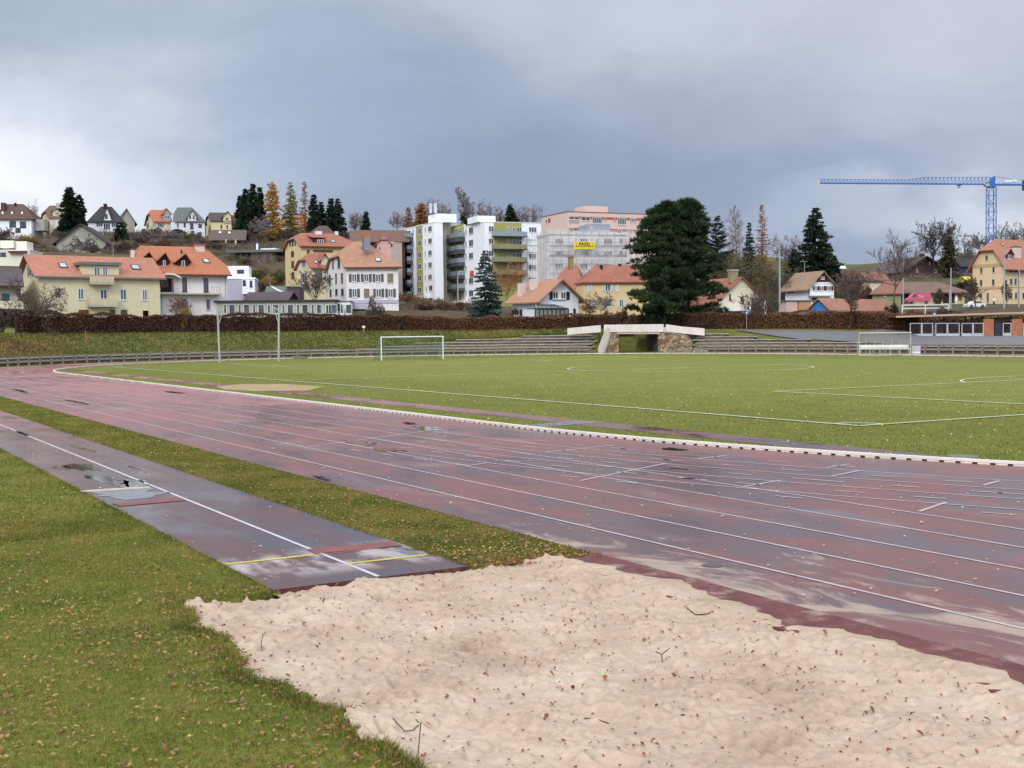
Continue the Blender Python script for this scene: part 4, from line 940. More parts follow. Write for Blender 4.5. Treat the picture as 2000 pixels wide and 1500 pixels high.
# ================================================================== HOUSES (front row, left to right)
def textpart(parent, cu, m, loc):
    tmp = bpy.data.objects.new('lettering', cu); COL.objects.link(tmp); bpy.context.view_layer.update()
    me = bpy.data.meshes.new_from_object(tmp.evaluated_get(bpy.context.evaluated_depsgraph_get())); bpy.data.objects.remove(tmp)
    me.materials.clear(); me.materials.append(m); me.transform(Matrix.Rotation(R(90), 4, 'X')); return ob('lettering', me, parent, loc)
def houses_front():
    # --- dark roofed house at the left edge
    h = House('house', 'brown roofed house with an open dark ground floor and a terrace, at the far left', -60, 34, 165, 24, 551, W_BEIGE, d=10, base=645)
    h.gable((-20, 524), ROOF_PURPLE, og=.8, oe=1.2, fascia=DKB)
    h.pbox('terrace_edge', 'f', (-60, 588, 46, 603), 2.5, 2.6, W_CREAM); h.pbox('ground_floor_shade', 'f', (-50, 604, 40, 650), .4, .5, mat('opening_shade', (26, 22, 24)))  # near-black slab paints the shade inside the open ground floor
    h.pbox('planter', 'f', (3, 573, 19, 587), 2.2, .8, mat('teal_planter', (30, 72, 76)))
    # --- pale yellow row building
    h = House('apartment_house', 'pale yellow house with salmon roof, two balconies and a flat grey dormer', 76.5, 311.5, 172, 36, 535, W_YEL, xl=40, cat='house', base=650)
    h.gable((120, 499), ROOF_SALMON, og=.8, oe=.55, fascia=GUT)
    h.skylight('A1', [(752, 1158), (855, 1160), (892, 1226), (778, 1222)]); h.skylight('A1', [(1690, 1184), (1800, 1186), (1842, 1248), (1722, 1244)])
    h.pbox('dormer_wall', 'f', qr('B1', (1075, 118, 1550, 250)), .06, 4.5, W_YEL); h.pbox('dormer_fascia', 'f', qr('B1', (1040, 72, 1588, 124)), .5, 5.5, GUT)
    h.win('f', 'B1', [(1222, 140, 1302, 288), (1332, 138, 1402, 288)], mull=1, off=.062, fr=WHT())
    h.win('f', 'B1', [(708, 412, 792, 562), (1010, 420, 1092, 568), (1302, 430, 1396, 580), (1565, 432, 1645, 574), (1850, 436, 1918, 578)]); h.win('f', 'B2', [(178, 436, 252, 576)])
    h.win('f', 'B1', [(1430, 700, 1500, 780), (1575, 700, 1655, 780)], fr=FR_BROWN); h.win('f', 'B1', [(1020, 700, 1152, 790), (1858, 712, 1926, 790)], shut=SH_BROWN, closed=True); h.win('f', 'B2', [(190, 712, 260, 790)], shut=SH_BROWN, closed=True)
    h.balcony('B1', (1185, 350, 1490, 372), 1.2, STONE_L, mat('rail_pale', (208, 196, 160), rough=.6), .95, solid=True); h.balcony('B1', (1165, 640, 1540, 662), 1.2, STONE_L, mat('rail_pale', (208, 196, 160), rough=.6), .95, solid=True)
    h.win('l', 'A1', [(378, 1200, 420, 1330)], shut=SH_OLIVE, mull=0)
    # --- big white house, orange roof with three dormers
    h = House('farmhouse', 'white house with an orange tiled roof, three dark dormers and a broad chimney', 262, 443, 186, 30, 527.5, W_WHITE, d=13, base=640)
    h.gable((330, 481), ROOF_ORANGE, hl=(3.4, 0), hr=(2.2, .25), oe=.9, fascia=SH_BROWN)
    for r, pk, w in (((170, 1110, 318, 1200), (268, 1024), (225, 1120, 275, 1185)), ((385, 1120, 515, 1215), (478, 1034), (452, 1125, 492, 1200)), ((640, 1125, 785, 1225), (742, 1046), (698, 1125, 740, 1210))):
        h.dormer('A2', r, pk, DKB, ROOF_ORANGE, y=.1, dep=4, winr=w, over=.5, mull=0)
    h.chim('A2', (888, 930, 1000, 1060), CH_WHITE, .4, 1.2, .25, ROOF_ORANGE); h.chim('A2', (42, 990, 88, 1120), CH_WHITE, .3, .6); h.chim('A2', (692, 985, 708, 1035), DKB, .35, .3); h.skylight('A2', [(958, 1108), (1040, 1110), (1078, 1162), (990, 1158)])
    h.win('f', 'B2', [(985, 290, 1045, 468), (705, 285, 768, 465)], mull=0, fr=SH_MAROON); h.win('f', 'B2', [(430, 288, 492, 400)], fr=FR_BROWN, shut=SH_BROWN); h.win('f', 'B2', [(1012, 556, 1074, 702)], mull=0, fr=STONE_L); h.win('f', 'B2', [(696, 556, 758, 735)], mull=0, fr=SH_OLIVE)
    h.pbox('balcony', 'f', qr('B2', (412, 478, 1222, 502)), 1.3, 1.32, STONE_L); b = h.pbox('railing', 'f', qr('B2', (1080, 398, 1200, 408)), 1.2, .08, STONE_L)
    for x in (1080, 1118, 1156, 1192): h.pbox('baluster', 'f', qr('B2', (x, 410, x + 8, 477)), 1.18, .05, STONE_L, b)
    # arched loggia
    bm = M(); u = [h.hit('f', *q('B2', x, y), 1.3) for x, y in ((425, 285), (450, 262), (510, 244), (600, 248), (680, 285), (700, 300), (690, 270), (600, 225), (500, 222), (425, 262))]
    pts, v = h.prism([(a, -1.3, z) for a, z in u], (0, 1.2, 0)); bm.prism(pts, v); h.part('arch', bm, W_WHITE)
    for x in (580, ): h.pbox('column', 'f', qr('B2', (x, 290, x + 16, 478)), 1.25, .2, SH_BROWN)
    h.pbox('loggia_shade', 'f', qr('B2', (420, 290, 575, 470)), .03, .03, mat('opening_shade', (26, 22, 24)))  # dark sheet on the wall paints the shade inside the loggia
    h.pbox('downpipe', 'f', qr('B2', (1268, 230, 1280, 760)), .12, .1, GUT); h.pbox('downpipe', 'f', qr('B2', (436, 500, 445, 760)), .12, .1, GUT)
    # --- lilac modern block
    h = House('modern_house', 'lilac and white flat-roofed modern house beside the orange roofed house', 440, 497.5, 222, 8, 545, W_LILAC, d=9, base=620)
    h.flat(W_WHITE2, .25); h.boxpx('upper_storey', None, (444, 519.5, 486, 542), 1.0, 8, W_WHITE2); h.boxpx('white_bay', None, (472.5, 546, 498, 574), -1.2, -.01, W_WHITE2)
    h.win('f', 'B2', [(1420, 182, 1510, 222)], mull=0, off=-.99, fr=FR_DARK); h.win('f', 'B2', [(1495, 318, 1532, 380), (1585, 322, 1618, 400)], mull=0, off=1.22, fr=FR_DARK)
    # --- low pavilion behind the hedge
    h = House('pavilion', 'long low pavilion with a band of white windows behind the hedge', 424.5, 654, 192, 3, 590, mat('pavilion_wall', (176, 176, 158), var=.05), d=6, base=640)
    h.walls(); b = M(); h.box(b, (-.4, -.5, h.ze + .002), (h.w + .4, h.d + .3, h.ze + .22)); h.part('roof', b, mat('pavilion_roof', (66, 62, 60)))
    wf = mat('pale_green_frame', (214, 222, 210), rough=.5)
    for i in range(9):
        x0 = 1250 + i * 190; h.win('f', 'B2', [(x0 - 8, 628, x0 + 38, 752), (x0 + 62, 628, x0 + 148, 752)], mull=0, fr=wf)
    h.win('f', 'B3', [(845, 632, 880, 750), (900, 632, 985, 750)], mull=0, fr=wf)
    h = House('annex', 'small white flat-roofed annex joining the pavilion to the white house', 653, 684, 194, 3, 589.5, W_WHITE, d=6, base=640); h.flat(mat('pavilion_roof', (66, 62, 60)), .1); h.win('f', 'B3', [(1030, 628, 1112, 700)], mull=1, fr=FR_DARK)
    # --- dark sheds
    h = House('shed', 'low building with a brown-violet gable roof behind the pavilion', 474, 556, 206, -10, 592, DKB, d=7, base=620); h.gable((500, 570.5), ROOF_PURPLE, og=.4, oe=.4)
    h = House('shed', 'grey shed with a pale curved roof strip behind the pavilion', 520, 562, 214, 6, 571, mat('shed_grey', (120, 112, 110)), d=8, base=610); h.gable((540, 559), ROOF_GREY, og=.3, oe=.3)
    b = M(); pts = [h.hit('f', *q('B3', x, y), .6) for x, y in ((200, 385), (250, 410), (310, 440), (360, 462), (410, 470), (405, 486), (355, 482), (300, 462), (240, 430), (195, 400))]
    P, v = h.prism([(a, -.6, z) for a, z in pts], (0, .8, 0)); b.prism(P, v); h.part('curved_edge', b, W_WHITE2)
    h = House('garage', 'dark violet shed with a flat top between the brown sheds and the pale yellow house', 560, 585, 214, 4, 562, mat('shed_violet', (92, 76, 84)), d=8, base=610); h.flat(mat('pavilion_roof', (66, 62, 60)), .2)
    # --- tall ochre building
    h = House('apartment_house', 'tall ochre yellow building with a salmon half-hipped roof and a wide shed dormer', 587.5, 690, 246, 24, 478, mat('wall_gold', (226, 202, 144), var=.05, dirt=.08), xl=556.5, base=566)
    h.gable((620, 455.5), ROOF_RED, hl=(2.2, .55), hr=(2.5, .4), oe=.6, fascia=SH_BROWN)
    h.dormer('A3', (745, 830, 895, 925), (820, 800), DKB, ROOF_RED, y=.1, dep=4, winr=(795, 852, 885, 918), shed=True, mull=2); h.chim('A3', (778, 735, 862, 790), W_WHITE, .45, 1, .15, ROOF_RED); h.chim('A3', (1035, 745, 1072, 792), W_WHITE, .45); h.skylight('A3', [(968, 866), (1020, 866), (1036, 892), (980, 892)])
    h.win('f', 'A3', [(660, 985, 702, 1052)], mull=0, fr=FR_BROWN); h.pbox('lattice', 'f', qr('A3', (745, 985, 1000, 1015)), .2, .15, BRW)
    h.win('l', 'A3', [(438, 862, 456, 930), (470, 860, 488, 926), (504, 858, 520, 922), (460, 1008, 495, 1068), (462, 1140, 498, 1212), (466, 1280, 500, 1350)], mull=0, fr=SH_BROWN)
    # --- pale yellow house with blue shutters
    h = House('house', 'pale yellow house with blue shutters and half-hipped gable behind a bare tree', 608, 641, 228, 30, 519, W_YEL, xl=579.5, base=600)
    h.gable((614, 494), ROOF_RED, hl=(1.6, .5), oe=.5); h.skylight('A3', [(752, 1132), (790, 1132), (802, 1166), (766, 1166)])
    h.win('l', 'A3', [(612, 1132, 634, 1212)], mull=0, shut=SH_BLUE); h.win('l', 'B3', [(605, 225, 635, 300), (605, 370, 640, 445)], mull=0, shut=SH_BLUE); h.win('l', 'B3', [(665, 375, 685, 445)], mull=0, shut=SH_BLUE)
    h.win('f', 'B3', [(790, 365, 815, 440), (810, 225, 840, 300)], mull=0, shut=SH_BLUE); h.dormer('A3', (850, 1100, 935, 1215), (890, 1040), W_YEL, ROOF_RED, y=.05, dep=4, winr=(882, 1130, 912, 1195), over=.4)
    # --- white shuttered house
    h = House('house', 'white house with dark grey shutters and an old pink tiled roof with one dormer chimney', 675.5, 777.5, 200, 2, 518, W_WHITE, xl=640, skew=18, base=640)
    h.gable((705, 471.5), ROOF_OLD, hl=(3.4, .42), hr=(4.2, 0), oe=.6, fascia=SH_BROWN)
    h.win('l', 'A3', [(995, 1115, 1015, 1225), (1065, 1100, 1100, 1215)], mull=0, fr=SH_TAN); h.win('l', 'B3', [(950, 250, 975, 380), (1035, 228, 1055, 355), (1110, 220, 1135, 345), (960, 430, 985, 520), (1035, 430, 1065, 510), (1110, 425, 1145, 510)], mull=0, fr=SH_TAN)
    h.win('f', 'B3', [(1245, 232, 1315, 338), (1402, 232, 1472, 338), (1556, 232, 1626, 338), (1248, 428, 1318, 538), (1562, 428, 1632, 538), (1718, 428, 1786, 538)], mull=1, shut=SH_GREY); h.win('f', 'B3', [(1710, 228, 1785, 348), (1405, 425, 1478, 545)], shut=SH_TAN, closed=True)
    h.pbox('cornice', 'f', qr('B3', (1180, 128, 1848, 150)), .12, .12, STONE_L); h.pbox('ground_floor', 'f', qr('B3', (1210, 575, 1850, 612)), .15, .15, W_LILAC); h.pbox('awning', 'f', qr('B3', (1250, 630, 1440, 690)), 1.4, 1.3, W_LILAC); h.win('f', 'B3', [(1205, 705, 1500, 740)], mull=3, fr=FR_BROWN)
    h.chim('A3', (1400, 770, 1490, 815), ROOF_ORANGE, .15, 1.1); h.chim('A3', (1408, 822, 1488, 930), mat('zinc', (130, 140, 152), metal=.4, rough=.5), .13, 1.5); h.skylight('A3', [(1545, 1096), (1622, 1098), (1636, 1142), (1556, 1140)]); h.skylight('A3', [(1365, 950), (1392, 950), (1402, 980), (1374, 980)], gl=glass()); h.skylight('A3', [(1600, 958), (1620, 958), (1624, 990), (1604, 990)], gl=glass())
    # --- chalet with conservatory
    h = House('house', 'white house with navy shutters, orange roof and glass conservatory behind the hedge', 1055.3, 1129.5, 194, 34, 580, W_WHITE2, xl=1000.5, base=642)
    h.gable((1098, 544.5), tiles('roof_light_orange', (206, 142, 112), .2), orient='y', og=1.0, oe=1.0)
    h.chim('B5', (112, 355, 186, 520), CH_WHITE, .75, .9); h.chim('B5', (270, 295, 342, 385), CH_WHITE, .5, .9)
    h.win('f', 'B5', [(532, 465, 596, 558), (634, 468, 700, 560)], mull=1); h.pbox('shutter', 'f', qr('B5', (488, 462, 530, 570)), .06, .05, SH_NAVY); h.pbox('shutter', 'f', qr('B5', (710, 466, 752, 572)), .06, .05, SH_NAVY); h.pbox('window_sill', 'f', qr('B5', (528, 562, 710, 574)), .2, .18, STONE_L)
    h.pbox('shutter', 'f', qr('B5', (800, 684, 832, 800)), .06, .05, SH_NAVY); h.win('l', 'B5', [(30, 700, 100, 776)], mull=1, shut=SH_MAROON)
    cb = M(); cg = M(); u0, zt = h.hit('f', *q('B5', 300, 685), 2.2); u1, _ = h.hit('f', *q('B5', 735, 685), 2.2); zb = 0; um, zp = h.hit('f', *q('B5', 470, 630), .1)
    n = 8
    for i in range(n + 1):
        u = u0 + (u1 - u0) * i / n; cb.bar(h.loc(u, -2.2, -1), h.loc(u, -2.2, zt), .12); cb.bar(h.loc(u, -2.2, zt), h.loc(u0 + (u1 - u0) * (.22 + .56 * i / n), -.1, zp), .1)
    for z in (zt, ): cb.bar(h.loc(u0, -2.2, z), h.loc(u1, -2.2, z), .16); cb.bar(h.loc(u0, -2.2, z), h.loc(u0, 0, z), .14); cb.bar(h.loc(u1, -2.2, z), h.loc(u1, 0, z), .14)
    cv = h.part('conservatory', cb, FR_DARK)
    P, v = h.prism([(u0 + .05, -2.15, -1), (u1 - .05, -2.15, -1), (u1 - .05, -2.15, zt - .1), (u0 + .05, -2.15, zt - .1)], (0, .04, 0)); cg.prism(P, v); P, v = h.prism([(u0, -2.15, zt), (u1, -2.15, zt), (u0 + (u1 - u0) * .78, -.1, zp - .05), (u0 + (u1 - u0) * .22, -.1, zp - .05)], (0, 0, .03)); cg.prism(P, v)
    h.part('pane', cg, mat('conservatory_glass', (150, 156, 154), var=.3, scale=1.5, rough=.12, spec=.6), cv)
    # --- ochre house with long red roof
    h = House('house', 'ochre house with a long red roof and white shutters, half hidden by the great pine', 1139, 1330, 206, 7, 547.5, W_OCHRE, xl=1125, base=640, skew=6)
    h.gable((1160, 518), ROOF_RED, hl=(3.0, 0), oe=.3, fascia=SH_BROWN)
    h.chim('B5', (748, 20, 802, 110), mat('ochre_chimney', (150, 130, 84), var=.2), .5, .9, .15); h.chim('B5', (1150, 112, 1182, 150), DKB, .35, .5); h.chim('B5', (1392, 100, 1420, 130), DKB, .45, .5)
    h.win('f', 'B5', [(1000, 368, 1028, 458), (1212, 365, 1282, 458), (1360, 368, 1382, 458), (1200, 560, 1272, 668), (1395, 562, 1450, 668)], mull=1, shut=SH_WHITE); h.win('f', 'B5', [(1010, 560, 1080, 672)], shut=SH_WHITE, closed=True)
    h = House('house', 'ochre side wing with a steep red roof rising behind the white chalet', 1062, 1139, 212, -12, 582, W_OCHRE, d=14, base=640); h.gable((1112, 519), ROOF_RED, oe=.6, og=.5, hl=(3.4, 0), hr=(2.6, 0))
    # --- right of the pine
    h = House('house', 'cream house with an orange roof edge behind bare branches, right of the great pine', 1404, 1490, 205, 20, 584, W_CREAM, d=10, base=640)
    h.gable((1433, 542), ROOF_RED, orient='y', og=.5, oe=.9); h.chim('B6', (1180, 195, 1275, 285), mat('old_plaster', (158, 146, 112), var=.2, dirt=.5), .1, 1.0, .25, W_BEIGE)
    h.win('f', 'B6', [(1160, 500, 1182, 575), (1310, 530, 1345, 585), (1455, 545, 1490, 600)], mull=0, fr=FR_BROWN); h.boxpx('low_extension', 'B6', (1130, 668, 1440, 715), -2.5, -.02, W_WHITE2)
    h = House('house', 'white house with a dark red timber gable and a faded tiled roof', 1581.5, 1628.8, 218, 22, 556, W_WHITE2, xl=1533.5, base=640)
    h.gable((1611, 528.5), ROOF_TAN, orient='y', og=.7, oe=.9); b = M(); mr = mat('maroon_timber', (92, 42, 46), var=.15)
    P = [h.hit('f', *q('B7', x, y), .05) for x, y in ((590, 338), (858, 338), (735, 212))]; pts, v = h.prism([(a, -.05, z) for a, z in P], (0, .05, 0)); b.prism(pts, v); h.part('timber_gable', b, mr)
    h.win('f', 'B7', [(686, 268, 732, 302)], off=.06, mull=1); h.win('f', 'B7', [(604, 388, 640, 450), (672, 388, 722, 450), (765, 388, 820, 450)], shut=SH_MAROON, mull=1); h.win('l', 'B7', [(282, 400, 318, 480)], mull=1, shut=SH_MAROON)
    h.pbox('balcony', 'f', qr('B7', (545, 512, 850, 524)), .9, .9, STONE_L); h.pbox('shade', 'f', qr('B7', (575, 545, 650, 600)), .1, .1, mat('opening_shade', (26, 22, 24)))
    h.boxpx('pink_extension', 'B7', (240, 590, 385, 725), -3, -1, W_PINK); h.boxpx('orange_extension', 'B7', (400, 590, 560, 725), -3, -1, mat('orange_plaster', (206, 148, 112), var=.08, dirt=.15)); h.boxpx('terrace_slab', 'B7', (232, 574, 640, 588), -3.2, 1, GUT)
    h.pbox('downpipe', 'f', qr('B7', (530, 380, 542, 540)), .1, .1, GUT)
    b = M(); a = h.loc(h.w * .3, h.d * .5, h.ze + 1); top = h.hit('f', *q('B7', 540, 70), -h.d * .5)[1]; b.bar(a, Vector((a.x, a.y, top)), .08); b.bar(Vector((a.x - .9, a.y, top)), Vector((a.x + .6, a.y, top)), .08); b.bar(Vector((a.x - .2, a.y, top - 1)), Vector((a.x + 1, a.y, top - 1)), .05)
    h.part('antenna', b, mat('aerial', (150, 156, 160)))
    h = House('long_shed', 'long low building with a bright blue gable end and a long faded red roof', 1619, 1745, 190, 46, 600.5, mat('blue_planks', (58, 66, 106), var=.15), xl=1582, base=640)
    h.gable((1640, 583), tiles('roof_faded_red', (190, 124, 100), .25), oe=.5, og=.5); b = M()
    P = [h.hit('l', *q('B7', x, y), .04) for x, y in ((550, 716), (788, 722), (780, 660), (655, 566), (552, 664))]; pts, v = h.prism([(-.04, a, z) for a, z in P], (.04, 0, 0)); b.prism(pts, v); h.part('gable_end', b, mat('bright_blue_boards', (48, 132, 204), var=.06))
    h.win('f', 'B7', [(870, 688, 935, 735), (1340, 695, 1392, 735)], mull=1)
    # --- behind: red roofed house with an olive wall, and the long roofed shop
    h = House('house', 'house with a red-brown roof and an olive wall behind the bare pollard tree', 1704, 1760, 246, -16, 571, mat('olive_wall', (150, 146, 104), var=.12), d=10, base=610); h.gable((1712, 549), tiles('roof_red_brown', (160, 104, 86), .25), oe=.6, hl=(3, 0)); h.win('f', 'B7', [(1510, 490, 1540, 530)], mull=1)
    h = House('shop', 'long single-storey shop with a brown tiled roof and pale green walls behind the pink van', 1764, 1884, 250, 6, 568.5, mat('pale_green_wall', (190, 192, 146), var=.06), d=10, base=600); h.gable((1820, 550.5), tiles('roof_shop', (138, 106, 94), .25), oe=1, hr=(4, 0), fascia=SH_BROWN)
    h.pbox('garage_door', 'f', qr('B8', (945, 462, 1095, 612)), .06, .05, DKB); h.pbox('porch_shade', 'f', qr('B8', (440, 480, 545, 618)), .05, .05, mat('opening_shade', (26, 22, 24))); h.win('f', 'B8', [(815, 475, 855, 590)], mull=1, fr=FR_DARK); h.pbox('door', 'f', qr('B8', (1148, 505, 1190, 580)), .05, .05, mat('rust_door', (150, 84, 62)))  # porch is a dark sheet, its shade put into the colour
    # --- ochre house at the right edge
    h = House('apartment_house', 'big ochre house with a salmon half-hipped roof at the right edge', 1961.5, 2085, 268, 34, 514, mat('wall_warm_ochre', (232, 204, 158), var=.04, dirt=.08), xl=1899.5, base=599)
    h.gable((1980, 468.5), ROOF_SALMON, hl=(3.2, .55), oe=1.0, og=.9, fascia=SH_BROWN)
    cm = mat('string_course', (206, 170, 120), rough=.7)
    for r in ((1330, 1180, 1745, 1196),): h.pbox('string_course', 'l', qr('A8', r), .1, .1, cm)
    h.pbox('string_course', 'l', qr('B8', (1330, 408, 1745, 424)), .1, .1, cm); h.pbox('string_course', 'f', qr('B8', (1745, 400, 2080, 414)), .1, .1, cm)
    h.win('l', 'A8', [(1498, 1055, 1532, 1125), (1428, 1215, 1464, 1296), (1586, 1205, 1624, 1282)], mull=0, fr=STONE_L); h.win('l', 'B8', [(1424, 308, 1462, 400), (1582, 300, 1620, 388), (1424, 482, 1460, 560), (1514, 480, 1546, 600)], mull=0, fr=STONE_L)
    h.win('f', 'A8', [(1815, 1190, 1850, 1275), (1872, 1190, 1908, 1275)], mull=0, fr=FR_DARK); h.win('f', 'B8', [(1812, 295, 1850, 378), (1870, 290, 1905, 378), (1812, 476, 1848, 560), (1878, 472, 1910, 560), (1975, 480, 2010, 560)], mull=0, fr=STONE_L)
    h.dormer('A8', (1765, 1040, 1850, 1115), (1815, 975), DKB, ROOF_SALMON, y=.1, dep=4, winr=(1792, 1050, 1830, 1105)); h.chim('A8', (1890, 950, 1965, 1100), CH_WHITE, .12, 1.2, .15, DKB); h.skylight('A8', [(1694, 900), (1716, 898), (1738, 935), (1712, 932)])
    h.pbox('downpipe', 'f', qr('B8', (1930, 150, 1938, 640)), .12, .1, GUT)
# ================================================================== APARTMENT BLOCKS
def blocks():
    green = mat('olive_green_panel', (166, 164, 96), var=.05); slabm = mat('balcony_grey', (78, 84, 90), rough=.6); railm = mat('balcony_glass_panel', (146, 158, 168), var=.12, rough=.25, spec=.6); wt = W_WHITE2
    # left block
    h = House('apartment_block', 'white and green apartment block whose balconies face left, left one of the pair', 847.5, 864.5, 290, 26, 434.5, wt, xl=776, base=612, cat='apartment block', group='white and green apartment blocks')
    h.flat(wt, .12, .1); hl = h
    h.pbox('green_panel', 'l', (812.3, 440, 826.5, 578), .08, .08, green)
    zs = [0, 152, 306, 461, 614]
    for i in range(5): h.win('l', 'A4', [(532, 690 + 156 * i, 548, 762 + 156 * i)], mull=0, fr=wt); h.win('l', 'A4', [(578, 682 + 157 * i, 626, 745 + 157 * i)], mull=1)
    for i in range(6): h.win('l', 'A4', [(376, 720 + 151 * i, 390, 800 + 151 * i)], mull=0); 
    for i in range(6): h.win('l', 'A4', [(446, 712 + 153 * i, 488, 780 + 153 * i)], mull=1, off=.08)
    h.win('l', 'B4', [(548, 546, 562, 620), (592, 542, 638, 610), (548, 394, 562, 466), (588, 385, 634, 450)], mull=0); h.win('l', 'B4', [(444, 556, 500, 662)], off=.08, mull=1, fr=FR_DARK)
    for i in range(6):
        y = 862 + 147 * i
        h.win('l', 'A4', [(285, y - 120, 350, y - 20)], mull=1); h.win('l', 'A4', [(200, y - 118, 262, y - 25)], mull=1)
        h.balcony('A4', (92 if i < 1 else 130, y, 306, y + 12), 1.5, slabm, railm, 1.0, solid=True, face='l')
    for x in (262, 355): h.pbox('balcony_post', 'l', (*q('A4', x - 4, 880), *q('B4', x + 5, 600)), 1.55, .1, slabm)
    h.pbox('entrance_canopy', 'l', (*q('B4', 302, 530), *q('B4', 522, 552)), 1.5, 1.6, wt)
    h.boxpx('rear_wing', None, (858, 437, 912, 600), 6, 15, W_CREAM); h.boxpx('stair_tower', 'A4', (700, 512, 945, 632), 3, 9, wt); b = M()
    h.boxpx('rooftop_flue', 'A4', (598, 378, 624, 505), 5, 5.6, mat('flue_steel', (214, 220, 226), rough=.4)); h.boxpx('rooftop_flue', 'A4', (658, 378, 690, 505), 5, 5.6, mat('flue_steel', (214, 220, 226), rough=.4))
    # right block
    h = House('apartment_block', 'white and green apartment block with balconies on two sides, right one of the pair', 946.5, 1057, 278, 22, 433.5, wt, xl=868.5, base=612, cat='apartment block', group='white and green apartment blocks')
    h.flat(wt, .12, .1)
    h.pbox('green_panel', 'l', (879, 443, 907.5, 606), .08, .08, green); h.pbox('green_panel', 'f', (964.5, 433.6, 1020.5, 606), .08, .08, green)
    for i in range(6):
        h.win('l', 'A4', [(1108, 700 + 163 * i, 1164, 776 + 163 * i)], mull=1) if i != 3 else None
        h.win('l', 'A4', [(1062, 715 + 160 * i, 1078, 790 + 160 * i)], mull=0)
        y = 862 + 162 * i
        if y < 1560: h.balcony('A4', (756, y, 972, y + 12), 1.6, slabm, railm, 1.05, solid=True, face='l')
        h.win('l', 'A4', [(960, y - 125, 1015, y - 15)], mull=1, off=.085); h.win('l', 'A4', [(770, y - 120, 850, y - 20)], mull=1)
    for x in (935, ): h.pbox('balcony_post', 'l', (*q('A4', x - 5, 870), *q('B4', x + 5, 600)), 1.75, .12, slabm)
    h.pbox('entrance_canopy', 'l', (*q('B4', 820, 590), *q('B4', 1042, 612)), 1.5, 1.6, wt); h.pbox('entrance', 'l', (*q('B4', 870, 620), *q('B4', 1040, 708)), .1, .05, FR_DARK)
    railw = mat('balcony_panel_olive', (144, 142, 104), var=.08)
    for i in range(4):
        y = 802 + 168 * i; h.balcony('A4', (1440, y, 1868, y + 14), 1.9, slabm, railm if i == 0 else railw, 1.05, solid=True)
        h.win('f', 'A4', [(1600, y - 120, 1640, y - 50), (1728, y - 115, 1792, y - 20), (1670, y - 115, 1718, y - 10)], mull=1, off=.085)
    for x in (1488, 1722, 1866): h.pbox('balcony_post', 'f', (*q('A4', x - 5, 812), *q('A4', x + 5, 1320)), 1.85, .12, slabm)
    for i, y in enumerate((690, 850, 1010, 1180)):
        h.win('f', 'A4', [(1362, y - 12, 1426, y + 62)], mull=1)
    for y, dk in ((692, 1), (1036, 1), (1180, 1), (1345, 1)): h.win('f', 'A4', [(1886, y, 1984, y + 68)], mull=2)
    for y in (850, 925, 1015): h.pbox('ledge', 'f', qr('A4', (1882, y, 2045, y + 6)), .15, .15, STONE_L)
    h.boxpx('stair_tower', 'A4', (1215, 540, 1452, 628), 2.5, 9, wt); h.pbox('red_panel', 'l', qr('B4', (1116, 195, 1165, 272)), .12, .08, mat('red_sheet', (206, 84, 78)))
    # scaffolded block
    sw = mat('render_under_net', (236, 226, 220), var=.04, dirt=.1)
    h = House('apartment_block', 'grey-white apartment block wrapped in scaffold netting, with a yellow banner', 1073.5, 1224, 264, 14, 458, sw, xl=1049.5, base=612, cat='apartment block')
    h.flat(mat('flat_roof_white', (214, 208, 204)), .5, .3); pinkl = mat('pink_ledge', (168, 142, 142), var=.1)
    for r in ((500, 930, 1490, 942), (500, 1052, 1490, 1070)): h.pbox('ledge', 'f', qr('A5', r), .25, .25, pinkl)
    for y in (838, 1000, 1165):
        for a, c_ in ((562, 668), (885, 985), (1092, 1122), (1195, 1302), (1395, 1450), (1470, 1492), (815, 838)): h.win('f', 'A5', [(a, y, c_, y + 72)], mull=2 if c_ - a > 60 else 0)
    h.boxpx('plant_room', 'A5', (985, 650, 1275, 785), 2, 9, mat('metal_cladding', (150, 158, 166), var=.06, rough=.5)); h.win('f', 'A5', [(1025, 688, 1065, 715)], off=-1.99, mull=0)
    # banner
    bo = root('banner', h.root.matrix_world @ Vector((0, 0, 0)), label='yellow banner with black lettering hung on the scaffold netting', cat='banner')
    r = qr('A5', (805, 878, 1082, 978)); P = [h.hit('f', x, y, 1.55) for x, y in ((r[0], r[1]), (r[2], r[3]))]
    (u0, z1), (u1, z0) = P; base = h.o + Vector((*(h.ex * (u0 + u1) / 2 - h.ey * 1.55), (z0 + z1) / 2)); bo.location = base; bo.rotation_euler = (0, 0, h.psi)
    W_, H_ = (u1 - u0) / 2, (z1 - z0) / 2; b = M(); b.box((-W_, 0, -H_), (W_, .03, H_)); ob('sheet', b.mesh('banner_sheet', mat('banner_yellow', (240, 214, 40), var=.06)), bo)
    for txt, sz, x, z, m_ in (('PASEL', H_ * 1.12, 0, -.02 * H_, (52, 48, 20)), ('[', H_ * .85, -W_ * .76, .05 * H_, (196, 138, 20)), (']', H_ * .85, W_ * .8, .05 * H_, (196, 138, 20))):
        cu = bpy.data.curves.new('lettering', 'FONT'); cu.body = txt; cu.size = sz; cu.align_x = 'CENTER'; cu.extrude = .01; cu.offset = .03; cu.space_character = 1.15; cu.shear = .15 if len(txt) > 1 else 0
        textpart(bo, cu, mat('ink_%d' % m_[0], m_), (x, -.02, z))
    b = M(); b.box((-W_ * .86, -.012, -H_ * .42), (W_ * .86, -.002, -H_ * .22)); ob('text_line', b.mesh('text_line', mat('ink_line', (110, 96, 20), var=.3, scale=3)), bo)
    # scaffold
    so_ = root('scaffold', h.o, h.psi, label='steel scaffold with pale netting around the grey-white block', cat='scaffold'); pol = M(); dk = M(); zt = h.ze + .9; st = mat('scaffold_steel', (176, 176, 180), rough=.4, metal=.5)
    nx = 12
